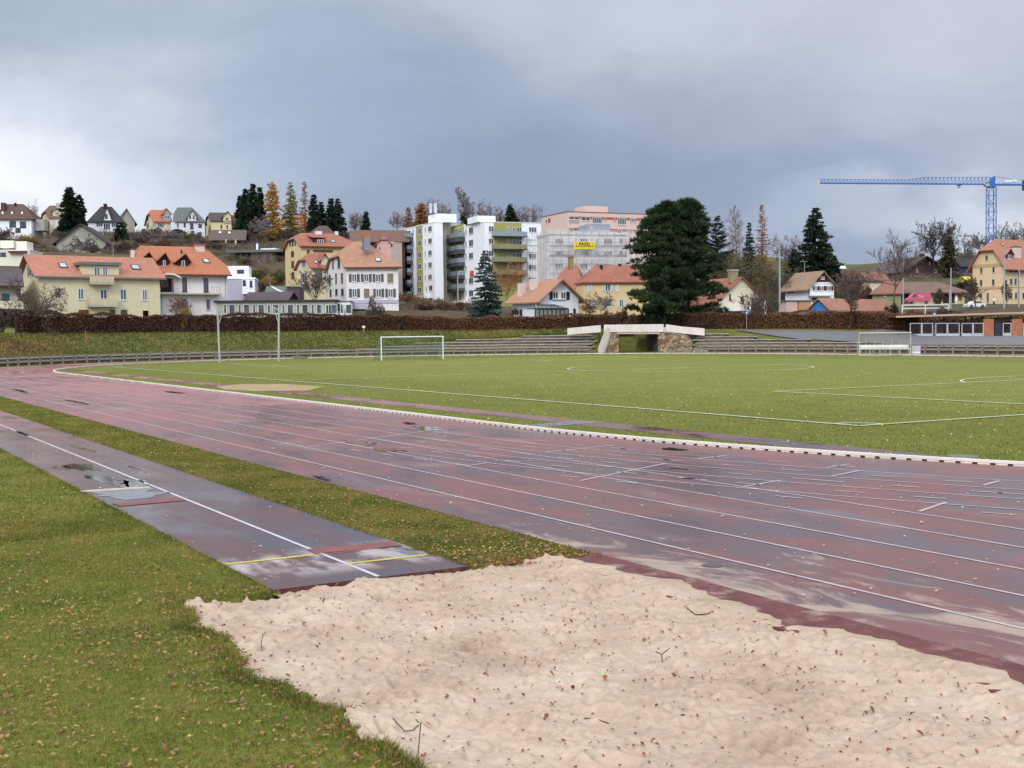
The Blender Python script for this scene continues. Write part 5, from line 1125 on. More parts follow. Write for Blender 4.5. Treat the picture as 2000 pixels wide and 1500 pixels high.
    for i in range(nx + 1):
        x = -1.2 + (h.w + 3.2) * i / nx; pol.bar(h.loc(x, -1.4, 0), h.loc(x, -1.4, zt), .07); pol.bar(h.loc(x, -.6, 0), h.loc(x, -.6, zt), .07)
    ny = 5
    for i in range(1, ny + 1):
        y = -1.4 + (h.d + 1.4) * i / ny; pol.bar(h.loc(-1.2, y, 0), h.loc(-1.2, y, zt), .07)
    for k in range(1, 9):
        z = zt - .05 - k * 2.0
        if z < 0: break
        pol.bar(h.loc(-1.2, -1.4, z), h.loc(h.w + 2, -1.4, z), .05); dk.bar(h.loc(-1.2, -1.0, z - .5), h.loc(h.w + 2, -1.0, z - .5), .6, .05)
        for i in range(3): pol.bar(h.loc(h.w - .6 + i * .9, -1.45, z), h.loc(h.w + .3 + i * .9, -1.45, z + 2), .05)
    ob('pole', pol.mesh('scaffold_poles', st), so_)['kind'] = 'stuff'; ob('deck', dk.mesh('scaffold_deck', mat('scaffold_plank', (150, 130, 110))), so_)['kind'] = 'stuff'
    t = NT('debris_netting'); P = t.pos(); a = t.noise(P, .45, 4, .6); bs = t.n('ShaderNodeBsdfDiffuse', Color=L(222, 222, 224)); tr = t.n('ShaderNodeBsdfTransparent'); mx = t.n('ShaderNodeMixShader', _0=t.math('MULTIPLY_ADD', t.sm(a, .3, .7), .2, .12), _1=tr.outputs[0], _2=bs.outputs[0]); t.n('ShaderNodeOutputMaterial', Surface=mx.outputs[0])
    nb = M(); nb.poly([h.loc(-1.25, -1.48, 0), h.loc(h.w + 2, -1.48, 0), h.loc(h.w + 2, -1.48, zt), h.loc(-1.25, -1.48, zt)]); nb.poly([h.loc(-1.27, -1.48, 0), h.loc(-1.27, h.d, 0), h.loc(-1.27, h.d, zt), h.loc(-1.27, -1.48, zt)]); ob('netting', nb.mesh('netting', t.m), so_)
    # pink block behind
    h = House('apartment_block', 'pink flat-roofed block with brick red window bands behind the scaffolded block', 1108.5, 1285, 330, 24, 413.5, mat('wall_rose', (228, 200, 186), var=.04), xl=1057, base=520, cat='apartment block')
    h.flat(mat('red_coping', (150, 96, 92)), .15, .15); br = mat('brick_band', (176, 96, 80), var=.1)
    for r in ((740, 545, 1790, 610), (740, 700, 1700, 760)): h.pbox('brick_band', 'f', qr('A5', r), .05, .05, br)
    for a, y0, c_, y1, mu in ((742, 550, 878, 595, 1), (905, 556, 1015, 606, 1), (1048, 562, 1170, 645, 4), (1205, 566, 1232, 606, 0), (1320, 572, 1350, 612, 0), (1376, 570, 1485, 660, 4), (1538, 576, 1615, 625, 3), (1665, 590, 1740, 640, 2), (750, 696, 800, 775, 2), (1370, 725, 1430, 770, 1), (1500, 715, 1570, 770, 2)): h.win('f', 'A5', [(a, y0, c_, y1)], mull=mu, off=.055)
    h.pbox('grey_panel', 'f', qr('A5', (742, 606, 878, 640)), .08, .08, W_GREY)
    h.win('l', 'A5', [(440, 590, 462, 635)], mull=0); h.pbox('brick_band', 'l', qr('A5', (468, 578, 500, 632)), .05, .05, br)
    h.boxpx('lift_house', 'A5', (952, 412, 1246, 500), 4, 10, mat('wall_rose', (234, 190, 172)))
# ================================================================== HILLSIDE HOUSES
def houses_hill():
    blk = SH_BLACK
    h = House('villa', 'white villa with a brown roof and a row of round attic windows on the hilltop', -14, 61, 385, 4, 424, W_WHITE2, d=12, base=458); h.gable((24, 398.5), ROOF_BROWN, hl=(3, 0), hr=(5, 0), oe=.8)
    h.win('f', 'A1', [(122, 610, 208, 690), (258, 615, 340, 700), (200, 700, 270, 760)], mull=1, fr=blk); h.chim('A1', (8, 372, 60, 470), ROOF_BROWN, .2, 2); h.chim('A1', (184, 372, 208, 410), DKB, .4, .7)
    for x in (34, 155, 286): h.dormer('A1', (x - 14, 490, x + 14, 535), (x, 478), W_WHITE2, ROOF_BROWN, y=.12, dep=2, over=.1)
    h.boxpx('side_wing', 'A1', (400, 590, 580, 735), 2, 9, W_GREY)
    h = House('house', 'beige gabled house with a brown half-hipped roof beside the tall dark fir', 96, 124.5, 392, 28, 424, W_CREAM, xl=80.5, base=460); h.gable((104, 401.5), tiles('roof_mid_brown', (128, 98, 80)), hl=(2, .5), oe=.5, og=.5); h.chim('A1', (735, 378, 785, 412), STONE_L, .4, 1)
    h.dormer('A1', (690, 480, 790, 560), (745, 455), W_CREAM, ROOF_BROWN, y=.05, dep=3, winr=(715, 495, 765, 530)); h.boxpx('white_annex', 'A1', (730, 600, 832, 740), -4, 0, W_WHITE)
    h = House('villa', 'white villa with a black slate roof and a pointed central gable on the hilltop', 174, 236.5, 385, 10, 429.5, W_WHITE2, d=10, base=464); h.gable((200, 403.5), ROOF_DARK, hl=(3.5, 0), hr=(4, 0), oe=.6)
    h.dormer('A1', (1350, 585, 1450, 600), (1392, 440), W_WHITE2, ROOF_DARK, y=-.01, dep=4.5, over=.3); h.win('f', 'A1', [(1368, 520, 1402, 575)], mull=0, fr=blk, off=.12)
    h.win('f', 'A1', [(1275, 635, 1312, 682), (1372, 645, 1412, 720), (1472, 640, 1508, 690), (1275, 755, 1312, 800), (1372, 750, 1415, 830), (1475, 755, 1508, 805)], mull=0, shut=blk); h.chim('A1', (1345, 385, 1390, 430), DKB, .4, 1)
    h = House('house', 'large grey-beige gabled house behind the black roofed villa', 232, 263, 402, 22, 430, mat('wall_stone_grey', (172, 164, 152), var=.06), xl=216, base=462); h.gable((246, 408), ROOF_GREY, orient='y', og=.6, oe=.8)
    h = House('house', 'grey house with a dark maroon roof and one green shutter on the slope', 110, 207, 330, 6, 472, mat('wall_grey_green', (166, 164, 150), var=.06), d=13, base=500); h.gable((170, 441.5), tiles('roof_maroon', (86, 66, 74), .2), orient='y', og=1, oe=1)
    h.win('f', 'A1', [(1196, 888, 1245, 945)], shut=SH_GREEN, mull=0); h.win('f', 'A1', [(1148, 770, 1170, 815)], mull=0, fr=SH_GREEN)
    h = House('modern_house', 'cream flat-roofed stepped houses on the left slope', -20, 58, 262, 6, 490, mat('wall_pale_cream', (236, 232, 208), var=.03), d=10, base=545); h.flat(W_WHITE2, .2); h.boxpx('upper_storey', 'A1', (0, 865, 175, 960), 3, 9, mat('wall_pale_cream', (236, 232, 208))); h.boxpx('upper_storey', 'A1', (200, 875, 350, 1000), 4, 9, mat('wall_pale_cream', (236, 232, 208))); h.pbox('red_awning', 'f', qr('A1', (105, 1000, 335, 1022)), 1, 1, SH_BROWN); h.win('f', 'A1', [(0, 1020, 80, 1070)], mull=1, fr=FR_DARK)
    h = House('house', 'white house with a bright orange roof on the hilltop', 300, 333.5, 395, 26, 430, W_CREAM, xl=284.5, base=464); h.gable((305, 410), tiles('roof_bright_orange', (206, 108, 78), .15), oe=.7, hl=(1, .6))
    h.dormer('A2', (470, 500, 560, 600), (500, 450), W_GREY, tiles('roof_bright_orange', (206, 108, 78)), y=-.02, dep=6, winr=(478, 540, 540, 580)); h.win('f', 'A2', [(408, 640, 445, 690), (330, 640, 345, 690), (415, 740, 440, 780)], mull=0, shut=SH_GREY); h.win('l', 'A2', [(250, 560, 268, 600), (252, 645, 270, 690)], mull=0, fr=SH_GREY)
    h = House('villa', 'white villa with a steep grey roof and dark windows on the hilltop', 341, 399.5, 392, 12, 430, mat('wall_cool_white', (222, 224, 230), var=.03), d=11, base=464); h.gable((355, 405), ROOF_GREY, hl=(1.2, .5), hr=(4.5, .0), oe=.5)
    h.dormer('A2', (775, 560, 890, 600), (838, 470), mat('wall_cool_white', (222, 224, 230)), ROOF_GREY, y=-.02, dep=6, over=.5); h.win('f', 'A2', [(800, 535, 818, 578), (846, 535, 862, 578)], mull=0, fr=blk, off=.3)
    h.win('f', 'A2', [(640, 632, 658, 690), (725, 640, 752, 688), (808, 640, 850, 715), (915, 648, 962, 695), (715, 755, 770, 795), (812, 740, 865, 800), (905, 755, 960, 810)], mull=1, fr=blk)
    h = House('house', 'pale yellow house with a dark brown roof on the hilltop', 412, 452, 396, 18, 430, mat('wall_lemon', (226, 214, 160), var=.04), xl=402, base=466); h.gable((420, 415), tiles('roof_umber', (92, 78, 80), .2), oe=.5, hl=(1, .6))
    h.dormer('A2', (1240, 545, 1345, 620), (1295, 490), mat('wall_lemon', (226, 214, 160)), ROOF_BROWN, y=-.02, dep=6, over=.5, winr=(1268, 565, 1310, 605)); h.win('f', 'A2', [(1204, 660, 1226, 705), (1282, 665, 1300, 708)], mull=0, fr=FR_DARK)
    h = House('house', 'small beige house under a brown roof, half behind the dark firs', 446, 464, 400, -10, 436, W_BEIGE, d=8, base=462); h.gable((455, 420), ROOF_BROWN, oe=.6)
    h = House('chalet', 'brown timber chalet with a grey-brown roof and two skylights on the slope', 418, 470, 342, 8, 464.5, mat('chalet_boards', (84, 62, 56), var=.2), d=8, base=495); h.gable((440, 449), tiles('roof_chalet', (110, 94, 90), .18), og=1.5, oe=1)
    h.skylight('A2', [(1175, 748), (1218, 748), (1222, 776), (1180, 776)], gl=W_WHITE2); h.skylight('A2', [(1295, 752), (1338, 752), (1344, 780), (1300, 780)], gl=W_WHITE2); h.pbox('balcony', 'f', qr('A2', (1172, 935, 1410, 955)), 1.2, 1.2, STONE_L)
    for x in (1262, 1390): h.pbox('column', 'f', qr('A2', (x, 850, x + 24, 932)), 1, .4, W_CREAM)
    h = House('modern_house', 'low grey modern house with a flat overhanging roof and white roof edge', 489, 533, 298, -6, 494, W_GREY, d=12, base=520); h.walls(); b = M(); h.box(b, (-5.5, -2, h.ze + .01), (h.w + 3.5, h.d, h.ze + .6)); h.part('roof', b, mat('metal_roof', (104, 106, 110))); h.win('f', 'A2', [(1795, 1035, 1870, 1165)], mull=0); b = M(); h.box(b, (h.w * .4, 1, h.ze + .62), (h.w * 1.1, 4, h.ze + 1.1)); h.part('roof_edge', b, W_WHITE2)
    h.boxpx('dark_recess', 'A2', (1400, 1040, 1592, 1145), 2, 6, mat('opening_shade', (26, 22, 24))); h.boxpx('low_wing', 'A2', (1285, 1050, 1390, 1180), 3, 8, W_GREY); h.win('f', 'A2', [(1295, 1060, 1345, 1130)], off=-2.99, mull=0, fr=FR_DARK); h.boxpx('right_wing', 'A2', (1880, 1030, 2010, 1130), 3, 8, FR_DARK); h.chim('A2', (1668, 905, 1690, 970), W_WHITE2, .3, .5)  # recess is a solid box coloured for the shade inside it
    h = House('house', 'pale gabled house glimpsed behind the orange larch', 551, 560, 420, 20, 432, W_CREAM, xl=548, base=460); h.gable((552, 420), ROOF_BROWN, orient='y', og=.5, oe=.5)
    h = House('house', 'pale green house with an orange-brown roof behind the olive larch', 574, 598, 415, 12, 440, mat('wall_pale_green', (176, 178, 148)), d=9, base=460); h.gable((586, 419), tiles('roof_rust', (172, 104, 76)), oe=.6)
    h = House('house', 'small brown roofed house behind the firs on the slope', 601, 652, 330, 0, 458, BRW, d=8, base=475); h.gable((625, 441), tiles('roof_dull_brown', (106, 80, 76)), hl=(3, 0), hr=(3, 0))
    h = House('house', 'long house with a red-brown roof behind the white shuttered house', 692, 790, 300, 6, 468, BRW, d=10, base=520); h.gable((740, 449.5), tiles('roof_long_brown', (132, 92, 84), .2), og=1.2, oe=1)
    h = House('house', 'pink house with a clipped gable beneath the long brown roof', 736, 763.5, 280, 8, 474, mat('wall_dusty_pink', (214, 168, 160), var=.04), d=10, base=560); h.gable((750, 459), ROOF_RED, orient='y', hl=(1, .5), og=.4, oe=.4); h.win('f', 'A3', [(1600, 840, 1615, 862), (1640, 838, 1655, 860), (1676, 832, 1692, 856)], mull=0, fr=SH_GREY)
    h = House('house', 'beige apartment house seen between the pink house and the white block', 763.5, 785, 300, 10, 474, W_BEIGE, d=8, base=580); h.flat(W_WHITE, .2)
    # right-hand background
    h = House('barn', 'large dark brown gabled house with solar panels on its grey roof', 1766, 1844, 335, 16, 524, mat('brown_shingle', (88, 62, 56), var=.2), xl=1700, base=566); h.gable((1808, 500), tiles('roof_grey_brown', (112, 98, 98), .2), orient='y', og=1.5, oe=2.0)
    h.chim('A8', (662, 1035, 705, 1075), DKB, .3, 1); h.win('f', 'A8', [(596, 1232, 612, 1278), (765, 1140, 780, 1180), (822, 1235, 860, 1285)], mull=0); h.pbox('ledge', 'f', qr('A8', (520, 1330, 850, 1342)), .6, .6, STONE_L)
    h = House('house', 'low cream house with a pale row of windows left of the brown barn', 1690, 1732, 300, 0, 545, W_CREAM, d=8, base=560); h.gable((1710, 532), tiles('roof_patchy_red', (160, 100, 80)), oe=.8); h.win('f', 'A7', [(1380, 1378, 1430, 1402), (1445, 1378, 1500, 1402)], mull=2)
    h = House('house', 'dark blue house with white window frames beside the ochre house', 1878, 1900, 330, 0, 519, mat('navy_boards', (44, 60, 110), var=.1), d=8, base=545); h.gable((1889, 508), ROOF_DARK, oe=.5, og=.4); h.win('f', 'A8', [(1272, 1205, 1312, 1265)], mull=0)
    h = House('hut', 'small yellow hut on the grass beside the ochre house', 1888, 1898, 300, 10, 546, mat('yellow_boards', (222, 200, 60)), d=3, base=558); h.gable((1893, 540), mat('yellow_boards', (222, 200, 60)), oe=.3, og=.3)
    h = House('shed', 'small white vehicle-like shed by the fir on the green hill', 1636, 1651, 430, 0, 523, W_WHITE2, d=4, base=529); h.gable((1640, 521), W_WHITE2, oe=.3, og=.3)
houses_front(); blocks(); houses_hill()
# ================================================================== STADIUM STRUCTURES
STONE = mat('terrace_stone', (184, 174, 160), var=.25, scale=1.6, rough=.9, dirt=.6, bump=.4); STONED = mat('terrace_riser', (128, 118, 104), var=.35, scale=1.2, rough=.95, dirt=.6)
CONC = mat('fence_concrete', (142, 132, 118), var=.18, scale=2, rough=.85, dirt=.4)
def oval(e, px0, px1, step=.6):
    """points of the curve e metres outside the terrace foot, between two columns of the far side"""
    r = RF + e; out = []
    th = np.arange(-95, 90, math.degrees(step / r)); pts = [SP(S0 + LS + r * math.cos(R(t)), PCT + r * math.sin(R(t))) for t in th]
    pts += [SP(s, PCT + r) for s in np.arange(S0 + LS, 5, -step)]
    return [p for p in pts if p.y > 40 and px0 <= 1000 + F * p.x / p.y <= px1]
def norm_out(pts, i):
    a, b = pts[max(0, i - 1)], pts[min(len(pts) - 1, i + 1)]; d = (b - a).normalized(); return Vector((-d.y, d.x, 0))
def colpx(p): return 1000 + F * p.x / p.y
def ribbon(b, e0, e1, z0, z1, px0, px1, ztop=None, step=1.2, zf=None):
    A = oval(e0, px0, px1, step)
    if len(A) < 2: return
    c = SP(S0 + LS, PCT)
    def outp(p, de):
        s, q_ = toSP(p.x, p.y)
        if s >= S0 + LS: v = (p - c).normalized(); return p + v * de
        return p + N1 * de
    for a, d in zip(A[:-1], A[1:]):
        a2, d2 = outp(a, e1 - e0), outp(d, e1 - e0); za = z0 if zf is None else 0
        q_ = lambda v, z: Vector((v.x, v.y, z))
        b.add([q_(a, z0), q_(d, z0), q_(d2, z0), q_(a2, z0), q_(a, z1), q_(d, z1), q_(d2, z1), q_(a2, z1)], [(0, 3, 2, 1), (4, 5, 6, 7), (0, 1, 5, 4), (2, 3, 7, 6)] + ([(1, 2, 6, 5)] if d is A[-1] else []) + ([(3, 0, 4, 7)] if a is A[0] else []))
def px_limit(i, lo, hi):
    xs = np.arange(lo, hi, 4.0); k = [x for x in xs if rows_of(x) >= i - .4]; return (min(k), max(k)) if k else None
def terrace(name, label, lo, hi):
    rt = root(name, oval(1.2, lo, hi)[0], label=label, cat='terrace'); o = Vector(rt.location); o.z = 0; rt.location = o
    for i in range(1, 8):
        lim = px_limit(i, lo, hi)
        if not lim or lim[1] - lim[0] < 20: continue
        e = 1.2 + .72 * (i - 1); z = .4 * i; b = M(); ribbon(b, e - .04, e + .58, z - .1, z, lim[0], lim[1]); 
        b.k = 1; ribbon(b, e + .12, e + .5, z - .42, z - .103, lim[0], lim[1])  # darker riser colour stands for the shaded gap below each slab
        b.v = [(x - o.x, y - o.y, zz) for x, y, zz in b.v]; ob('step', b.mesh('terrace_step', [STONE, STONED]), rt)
terrace('stone_terrace', 'long curved stone seating terrace rising towards the white bridge from the left', -80, 1171)
terrace('stone_terrace', 'stone seating terrace sinking to the right of the white bridge', 1352, 2300)
def fence(label, lo, hi):
    P = oval(.35, lo, hi, .25); rt = root('perimeter_fence', (P[0].x, P[0].y, 0), label=label, cat='fence', group='concrete fences at the foot of the terraces'); o = Vector(rt.location)
    L_ = [0]; 
    for a, b_ in zip(P[:-1], P[1:]): L_.append(L_[-1] + (b_ - a).length)
    def pt(d): 
        j = min(len(P) - 2, max(0, int(np.searchsorted(L_, d)) - 1)); return P[j].lerp(P[j + 1], (d - L_[j]) / max(1e-6, L_[j + 1] - L_[j])) - o
    n = int(L_[-1] / 1.9); rnd = random.Random(lo)
    pm = None
    for i in range(n + 1):
        p = pt(i * 1.9); dn = (pt(min(L_[-1], i * 1.9 + .2)) - pt(max(0, i * 1.9 - .2))).normalized()
        if pm is None: b = M(); b.box((-.08, -.08, -.2), (.08, .08, 1.0)); pm = b.mesh('fence_post', CONC)
        ob('post', pm, rt, p, math.atan2(dn.y, dn.x))
    for k, (z, h) in enumerate(((.94, .13), (.5, .09))):
        b = M()
        for i in range(n): a, c_ = pt(i * 1.9) + Vector((0, 0, z)), pt((i + 1) * 1.9) + Vector((0, 0, z + 0)); b.bar(a, c_, .09, h)
        ob('rail', b.mesh('fence_rail', CONC), rt)
fence('concrete post and rail fence left of the football goal along the bend', -60, 690)
fence('concrete post and rail fence between the football goal and the white bridge', 694, 1160)
fence('concrete post and rail fence to the right of the stone bridge', 1318, 2300)
# asphalt path on the bank to the right
def path_sheet():
    b = M(); xs = np.arange(1440, 2300, 12.0); prev = None
    for x in xs:
        ea = np.interp(x, [1440, 1560, 1700, 2300], [9.6, 4.6, 3.2, 2.9]); eb = np.interp(x, [1440, 1560, 1700, 1800, 2300], [10.2, 9.8, 9.6, 22, 24]); row = []
        for k in range(6):
            e = ea + (eb - ea) * k / 5; r = RF + e; lo, hi = 40.0, 300.0
            for _ in range(40):
                m = (lo + hi) / 2; v = Vector((m * (x - 1000) / F, m, 0)); s, p = toSP(v.x, v.y); ds = s - S0 - LS if s > S0 + LS else 0
                if math.hypot(ds, p - PCT) < r: lo = m
                else: hi = m
            v.z = hz(v.x, v.y) + .12; row.append(v)
        if prev:
            for k in range(5): b.poly([prev[k], row[k], row[k + 1], prev[k + 1]])
        prev = row
    ob('asphalt_path', b.mesh('asphalt_path', mat('wet_asphalt', (112, 108, 112), var=.12, scale=.7, rough=.45, spec=.5)), kind='structure')
path_sheet()
# ------------------------------------------------------------------ bridge over the passage
def stonework():
    t = NT('rubble_masonry'); P = t.pos()
    v = t.n('ShaderNodeTexVoronoi', {'feature': 'F1'}, Vector=t.scalevec(P, 1, 1, 1.5), Scale=1.7); e = t.n('ShaderNodeTexVoronoi', {'feature': 'DISTANCE_TO_EDGE'}, Vector=t.scalevec(P, 1, 1, 1.5), Scale=1.7)
    sc_ = t.n('ShaderNodeSeparateColor', Color=v.outputs['Color']).outputs[0]; c = t.ramp(sc_, [(0, L(104, 74, 54)), (.35, L(150, 118, 88)), (.65, L(178, 156, 128)), (1, L(150, 140, 128))])
    c = t.mix(t.sm(e.outputs['Distance'], .07, .02), c, L(72, 62, 54)); c = t.mix(t.math('MULTIPLY', t.sm(t.noise(P, .8, 5), .45, .7), .5), c, L(70, 58, 48))
    t.bsdf(c, .95, bump=e.outputs['Distance'], bs=.8, bd=.1); return t.m
def bridge():
    Y0 = 164.5; sm_ = stonework(); wp = mat('white_parapet', (226, 218, 206), var=.07, scale=1.2, rough=.7, dirt=.3)
    rt = root('bridge', at(1240, 690, Y0), label='white concrete bridge on rough stone walls over a passage through the terrace', cat='bridge'); rt.location.z = 0; o = Vector(rt.location)
    def slabY(name, pix, Y, dY, m, Y2=None):
        P = [at(x, y, Y if Y2 is None else Y + (Y2 - Y) * (x - pix[0][0]) / (max(p[0] for p in pix) - pix[0][0])) - o for x, y in pix]; b = M(); b.prism(P, (0, dY, 0)); return ob(name, b.mesh(name, m), rt)
    slabY('parapet', [(1180, 648.6), (1296, 648.4), (1296, 633), (1180, 634.2)], Y0, .45, wp)
    slabY('deck', [(1205, 652.2), (1290, 652.2), (1290, 648.8), (1205, 648.8)], Y0 + .2, 5.5, wp)
    slabY('parapet', [(1180, 648.4), (1296, 648.2), (1296, 640), (1180, 641)], Y0 + 5.3, .45, wp)
    slabY('parapet', [(1301, 648), (1376, 655.5), (1376, 641.3), (1331, 637.6), (1301, 633.2)], Y0 + .1, .45, wp, Y0 - 1.2)
    slabY('parapet', [(1108.5, 653.8), (1173.5, 648.6), (1173.5, 635), (1108.5, 641)], Y0 + 4.5, .4, wp, Y0 + 3)
    slabY('post', [(1297, 648.5), (1300.5, 648.5), (1300.5, 639), (1297, 639)], Y0 + .2, .4, wp)
    slabY('stair_parapet', [(1168.5, 690.5), (1178, 688.5), (1191.5, 650), (1188, 638), (1181, 648), (1168.5, 679)], Y0 - 2.2, .35, wp, Y0 - .1)
    slabY('stair_parapet', [(1174, 690), (1182, 688), (1194, 650), (1190, 640)], Y0 - 1.0, .3, wp, Y0 + .3)
    slabY('pier', [(1180, 690), (1208.5, 690), (1208.5, 648.8), (1192, 648.8)], Y0 + .3, 6, sm_)
    slabY('abutment', [(1286, 690), (1352, 690), (1352, 668), (1345, 655), (1320, 651), (1300, 648.4), (1286, 652)], Y0 + .3, 1.6, sm_, Y0 - 2.2)
    b = M(); a, c = at(1287, 690, Y0 + .5) - o, at(1238, 690, Y0 + 13) - o; a.z = c.z = -.3; d = Vector((1.2, 0, 0)); b.prism([a, a + d * 4, c + d * 4, c], (0, 0, 3.0)); ob('side_wall', b.mesh('side_wall', mat('dark_side_wall', (96, 82, 74), var=.25, scale=.9, dirt=.6)), rt)
    b = M(); a = at(1316, 689, Y0 - .3) - o
    for i in range(9):
        t0, t1 = math.pi * i / 9, math.pi * (i + 1) / 9; b.bar(a + Vector((1.0 - 1.0 * math.cos(t0), 0, 1.0 + .35 * math.sin(t0))), a + Vector((1.0 - 1.0 * math.cos(t1), 0, 1.0 + .35 * math.sin(t1))), .16)
    ob('arch', b.mesh('arch', CONC), rt)
bridge()
# ------------------------------------------------------------------ goal, masts, dugout, hurdle, steps
def goal():
    white = mat('goal_white', (236, 236, 238), var=.02, rough=.35); rt = root('football_goal', SP(SB, PC), label='white football goal with a greenish net at the far end of the pitch', cat='football goal')
    rt.rotation_euler = (0, 0, AZ); w, h = 3.72, 2.5          # local x across the goal, y along the pitch outwards
    for x in (-w, w): b = M(); b.tube((x, 0, 0), (x, 0, h), .065, n=10); ob('post', b.mesh('goal_post', white), rt)
    b = M(); b.tube((-w - .065, 0, h), (w + .065, 0, h), .065, n=10); ob('crossbar', b.mesh('crossbar', white), rt)
    st = mat('goal_stay', (70, 110, 90), rough=.6)
    for x in (-w, w):
        b = M(); b.tube((x, 0, h), (x, .9, h - .05), .02); b.tube((x, .9, h - .05), (x, 1.9, .02), .02); b.tube((x, 0, .02), (x, 1.9, .02), .02); ob('net_stay', b.mesh('net_stay', st), rt)
    t = NT('goal_net'); P = t.n('ShaderNodeTexCoord').outputs['Object']; tr = t.n('ShaderNodeBsdfTransparent'); d = t.n('ShaderNodeBsdfDiffuse', Color=L(96, 128, 106)); t.n('ShaderNodeOutputMaterial', Surface=t.n('ShaderNodeMixShader', _0=.26, _1=tr.outputs[0], _2=d.outputs[0]).outputs[0])
    b = M(); T, U, G = h - .06, .9, 1.9
    b.poly([(-w, 0, T), (w, 0, T), (w, U, T - .03), (-w, U, T - .03)]); b.poly([(-w, U, T - .03), (w, U, T - .03), (w, G, .02), (-w, G, .02)])
    for x in (-w, w): b.poly([(x, 0, T), (x, U, T - .03), (x, G, .02), (x, 0, .02)])
    ob('net', b.mesh('net', t.m), rt)
goal()
def masts():
    gm = mat('galvanised_pole', (176, 176, 172), var=.08, rough=.45)
    for px, py, top, sg, lab in ((429.3, 708, 607, 1, 'grey steel mast with a bracket leaning right, nearer the farmhouse hedge'), (544.5, 705.7, 604, -1, 'grey steel mast with a bracket leaning left, in front of the pavilion windows')):
        g = gnd(px, py); h = at(px, top, g.y).z; rt = root('steel_mast', g, label=lab, cat='mast', group='pair of grey steel masts behind the goal line')
        b = M(); b.tube((0, 0, 0), (-.12 * sg, 0, h), .13, .1, 10); ob('pole', b.mesh('mast_pole', gm), rt)
        b = M(); b.tube((-.12 * sg, 0, h - .1), (.55 * sg, .2, h + .25), .06, .05, 8); b.tube((-.03 * sg, 0, h - 1.5), (.42 * sg, .1, h + .1), .05, .05, 8); ob('bracket', b.mesh('mast_bracket', gm), rt)
masts()
def dugout():
    g = gnd(1730, 696.5); g2 = gnd(1678, 695); rt = root('team_shelter', g2, R(-9), label='curved transparent team shelter with a white bench at the edge of the pitch', cat='shelter')
    fm = mat('shelter_frame', (206, 204, 190), var=.06, rough=.5); W_ = 5.15; prof = [(-.35, 2.35), (.1, 2.38), (.5, 2.3), (.9, 2.02), (1.2, 1.6), (1.32, 1.1), (1.35, .5), (1.35, 0)]
    for i in range(7):
        b = M(); x = W_ * i / 6; b.path([(x, y, z) for y, z in prof], .035, 6)
        if i in (0, 6): b.tube((x, 0, 0), (x, 0, 2.35), .035); b.tube((x, 0, .03), (x, 1.35, .03), .03)
        ob('rib', b.mesh('rib', fm), rt)
    t = NT('shelter_polycarbonate'); tr = t.n('ShaderNodeBsdfTransparent', Color=(.93, .95, .9, 1)); gl = t.n('ShaderNodeBsdfPrincipled', Base_Color=L(186, 186, 168), Roughness=.25); t.n('ShaderNodeOutputMaterial', Surface=t.n('ShaderNodeMixShader', _0=.16, _1=tr.outputs[0], _2=gl.outputs[0]).outputs[0])
    b = M()
    for (y0, z0), (y1, z1) in zip(prof[:-1], prof[1:]): b.poly([(0, y0, z0 + .03), (W_, y0, z0 + .03), (W_, y1, z1 + .03), (0, y1, z1 + .03)])
    for x in (-.02, W_ + .02): b.poly([(x, 0, 0)] + [(x, y, z) for y, z in prof[1:]])
    ob('canopy', b.mesh('canopy', t.m), rt)
    b = M(); b.tube((0, -.35, 2.35), (W_, -.35, 2.35), .05); ob('front_rail', b.mesh('front_rail', fm), rt)
    b = M(); b.box((.1, .55, .75), (W_ - .1, .95, .83)); b.box((.1, 1.0, .85), (W_ - .1, 1.05, 1.1)); ob('bench', b.mesh('bench', mat('bench_white', (232, 232, 226), rough=.5)), rt)
    b = M(); b.box((.05, -.05, .66), (W_ - .05, -.01, .78)); b.box((.05, -.05, .02), (W_ - .05, -.01, .1))
    for i in range(6): x = .05 + (W_ - .15) * i / 5; b.box((x, -.045, .11), (x + .06, -.015, .65))
    ob('front_panel', b.mesh('front_panel', fm), rt)
    b = M(); b.box((W_ + .1, -.1, .05), (W_ + .95, .02, 1.0)); sb = ob('side_board', b.mesh('side_board', mat('board_grey', (186, 188, 192), rough=.5)), rt); b = M(); b.box((W_ + .18, -.125, .22), (W_ + .88, -.103, .36)); ob('board_stripe', b.mesh('board_stripe', mat('board_white', (236, 238, 242))), sb)
dugout()
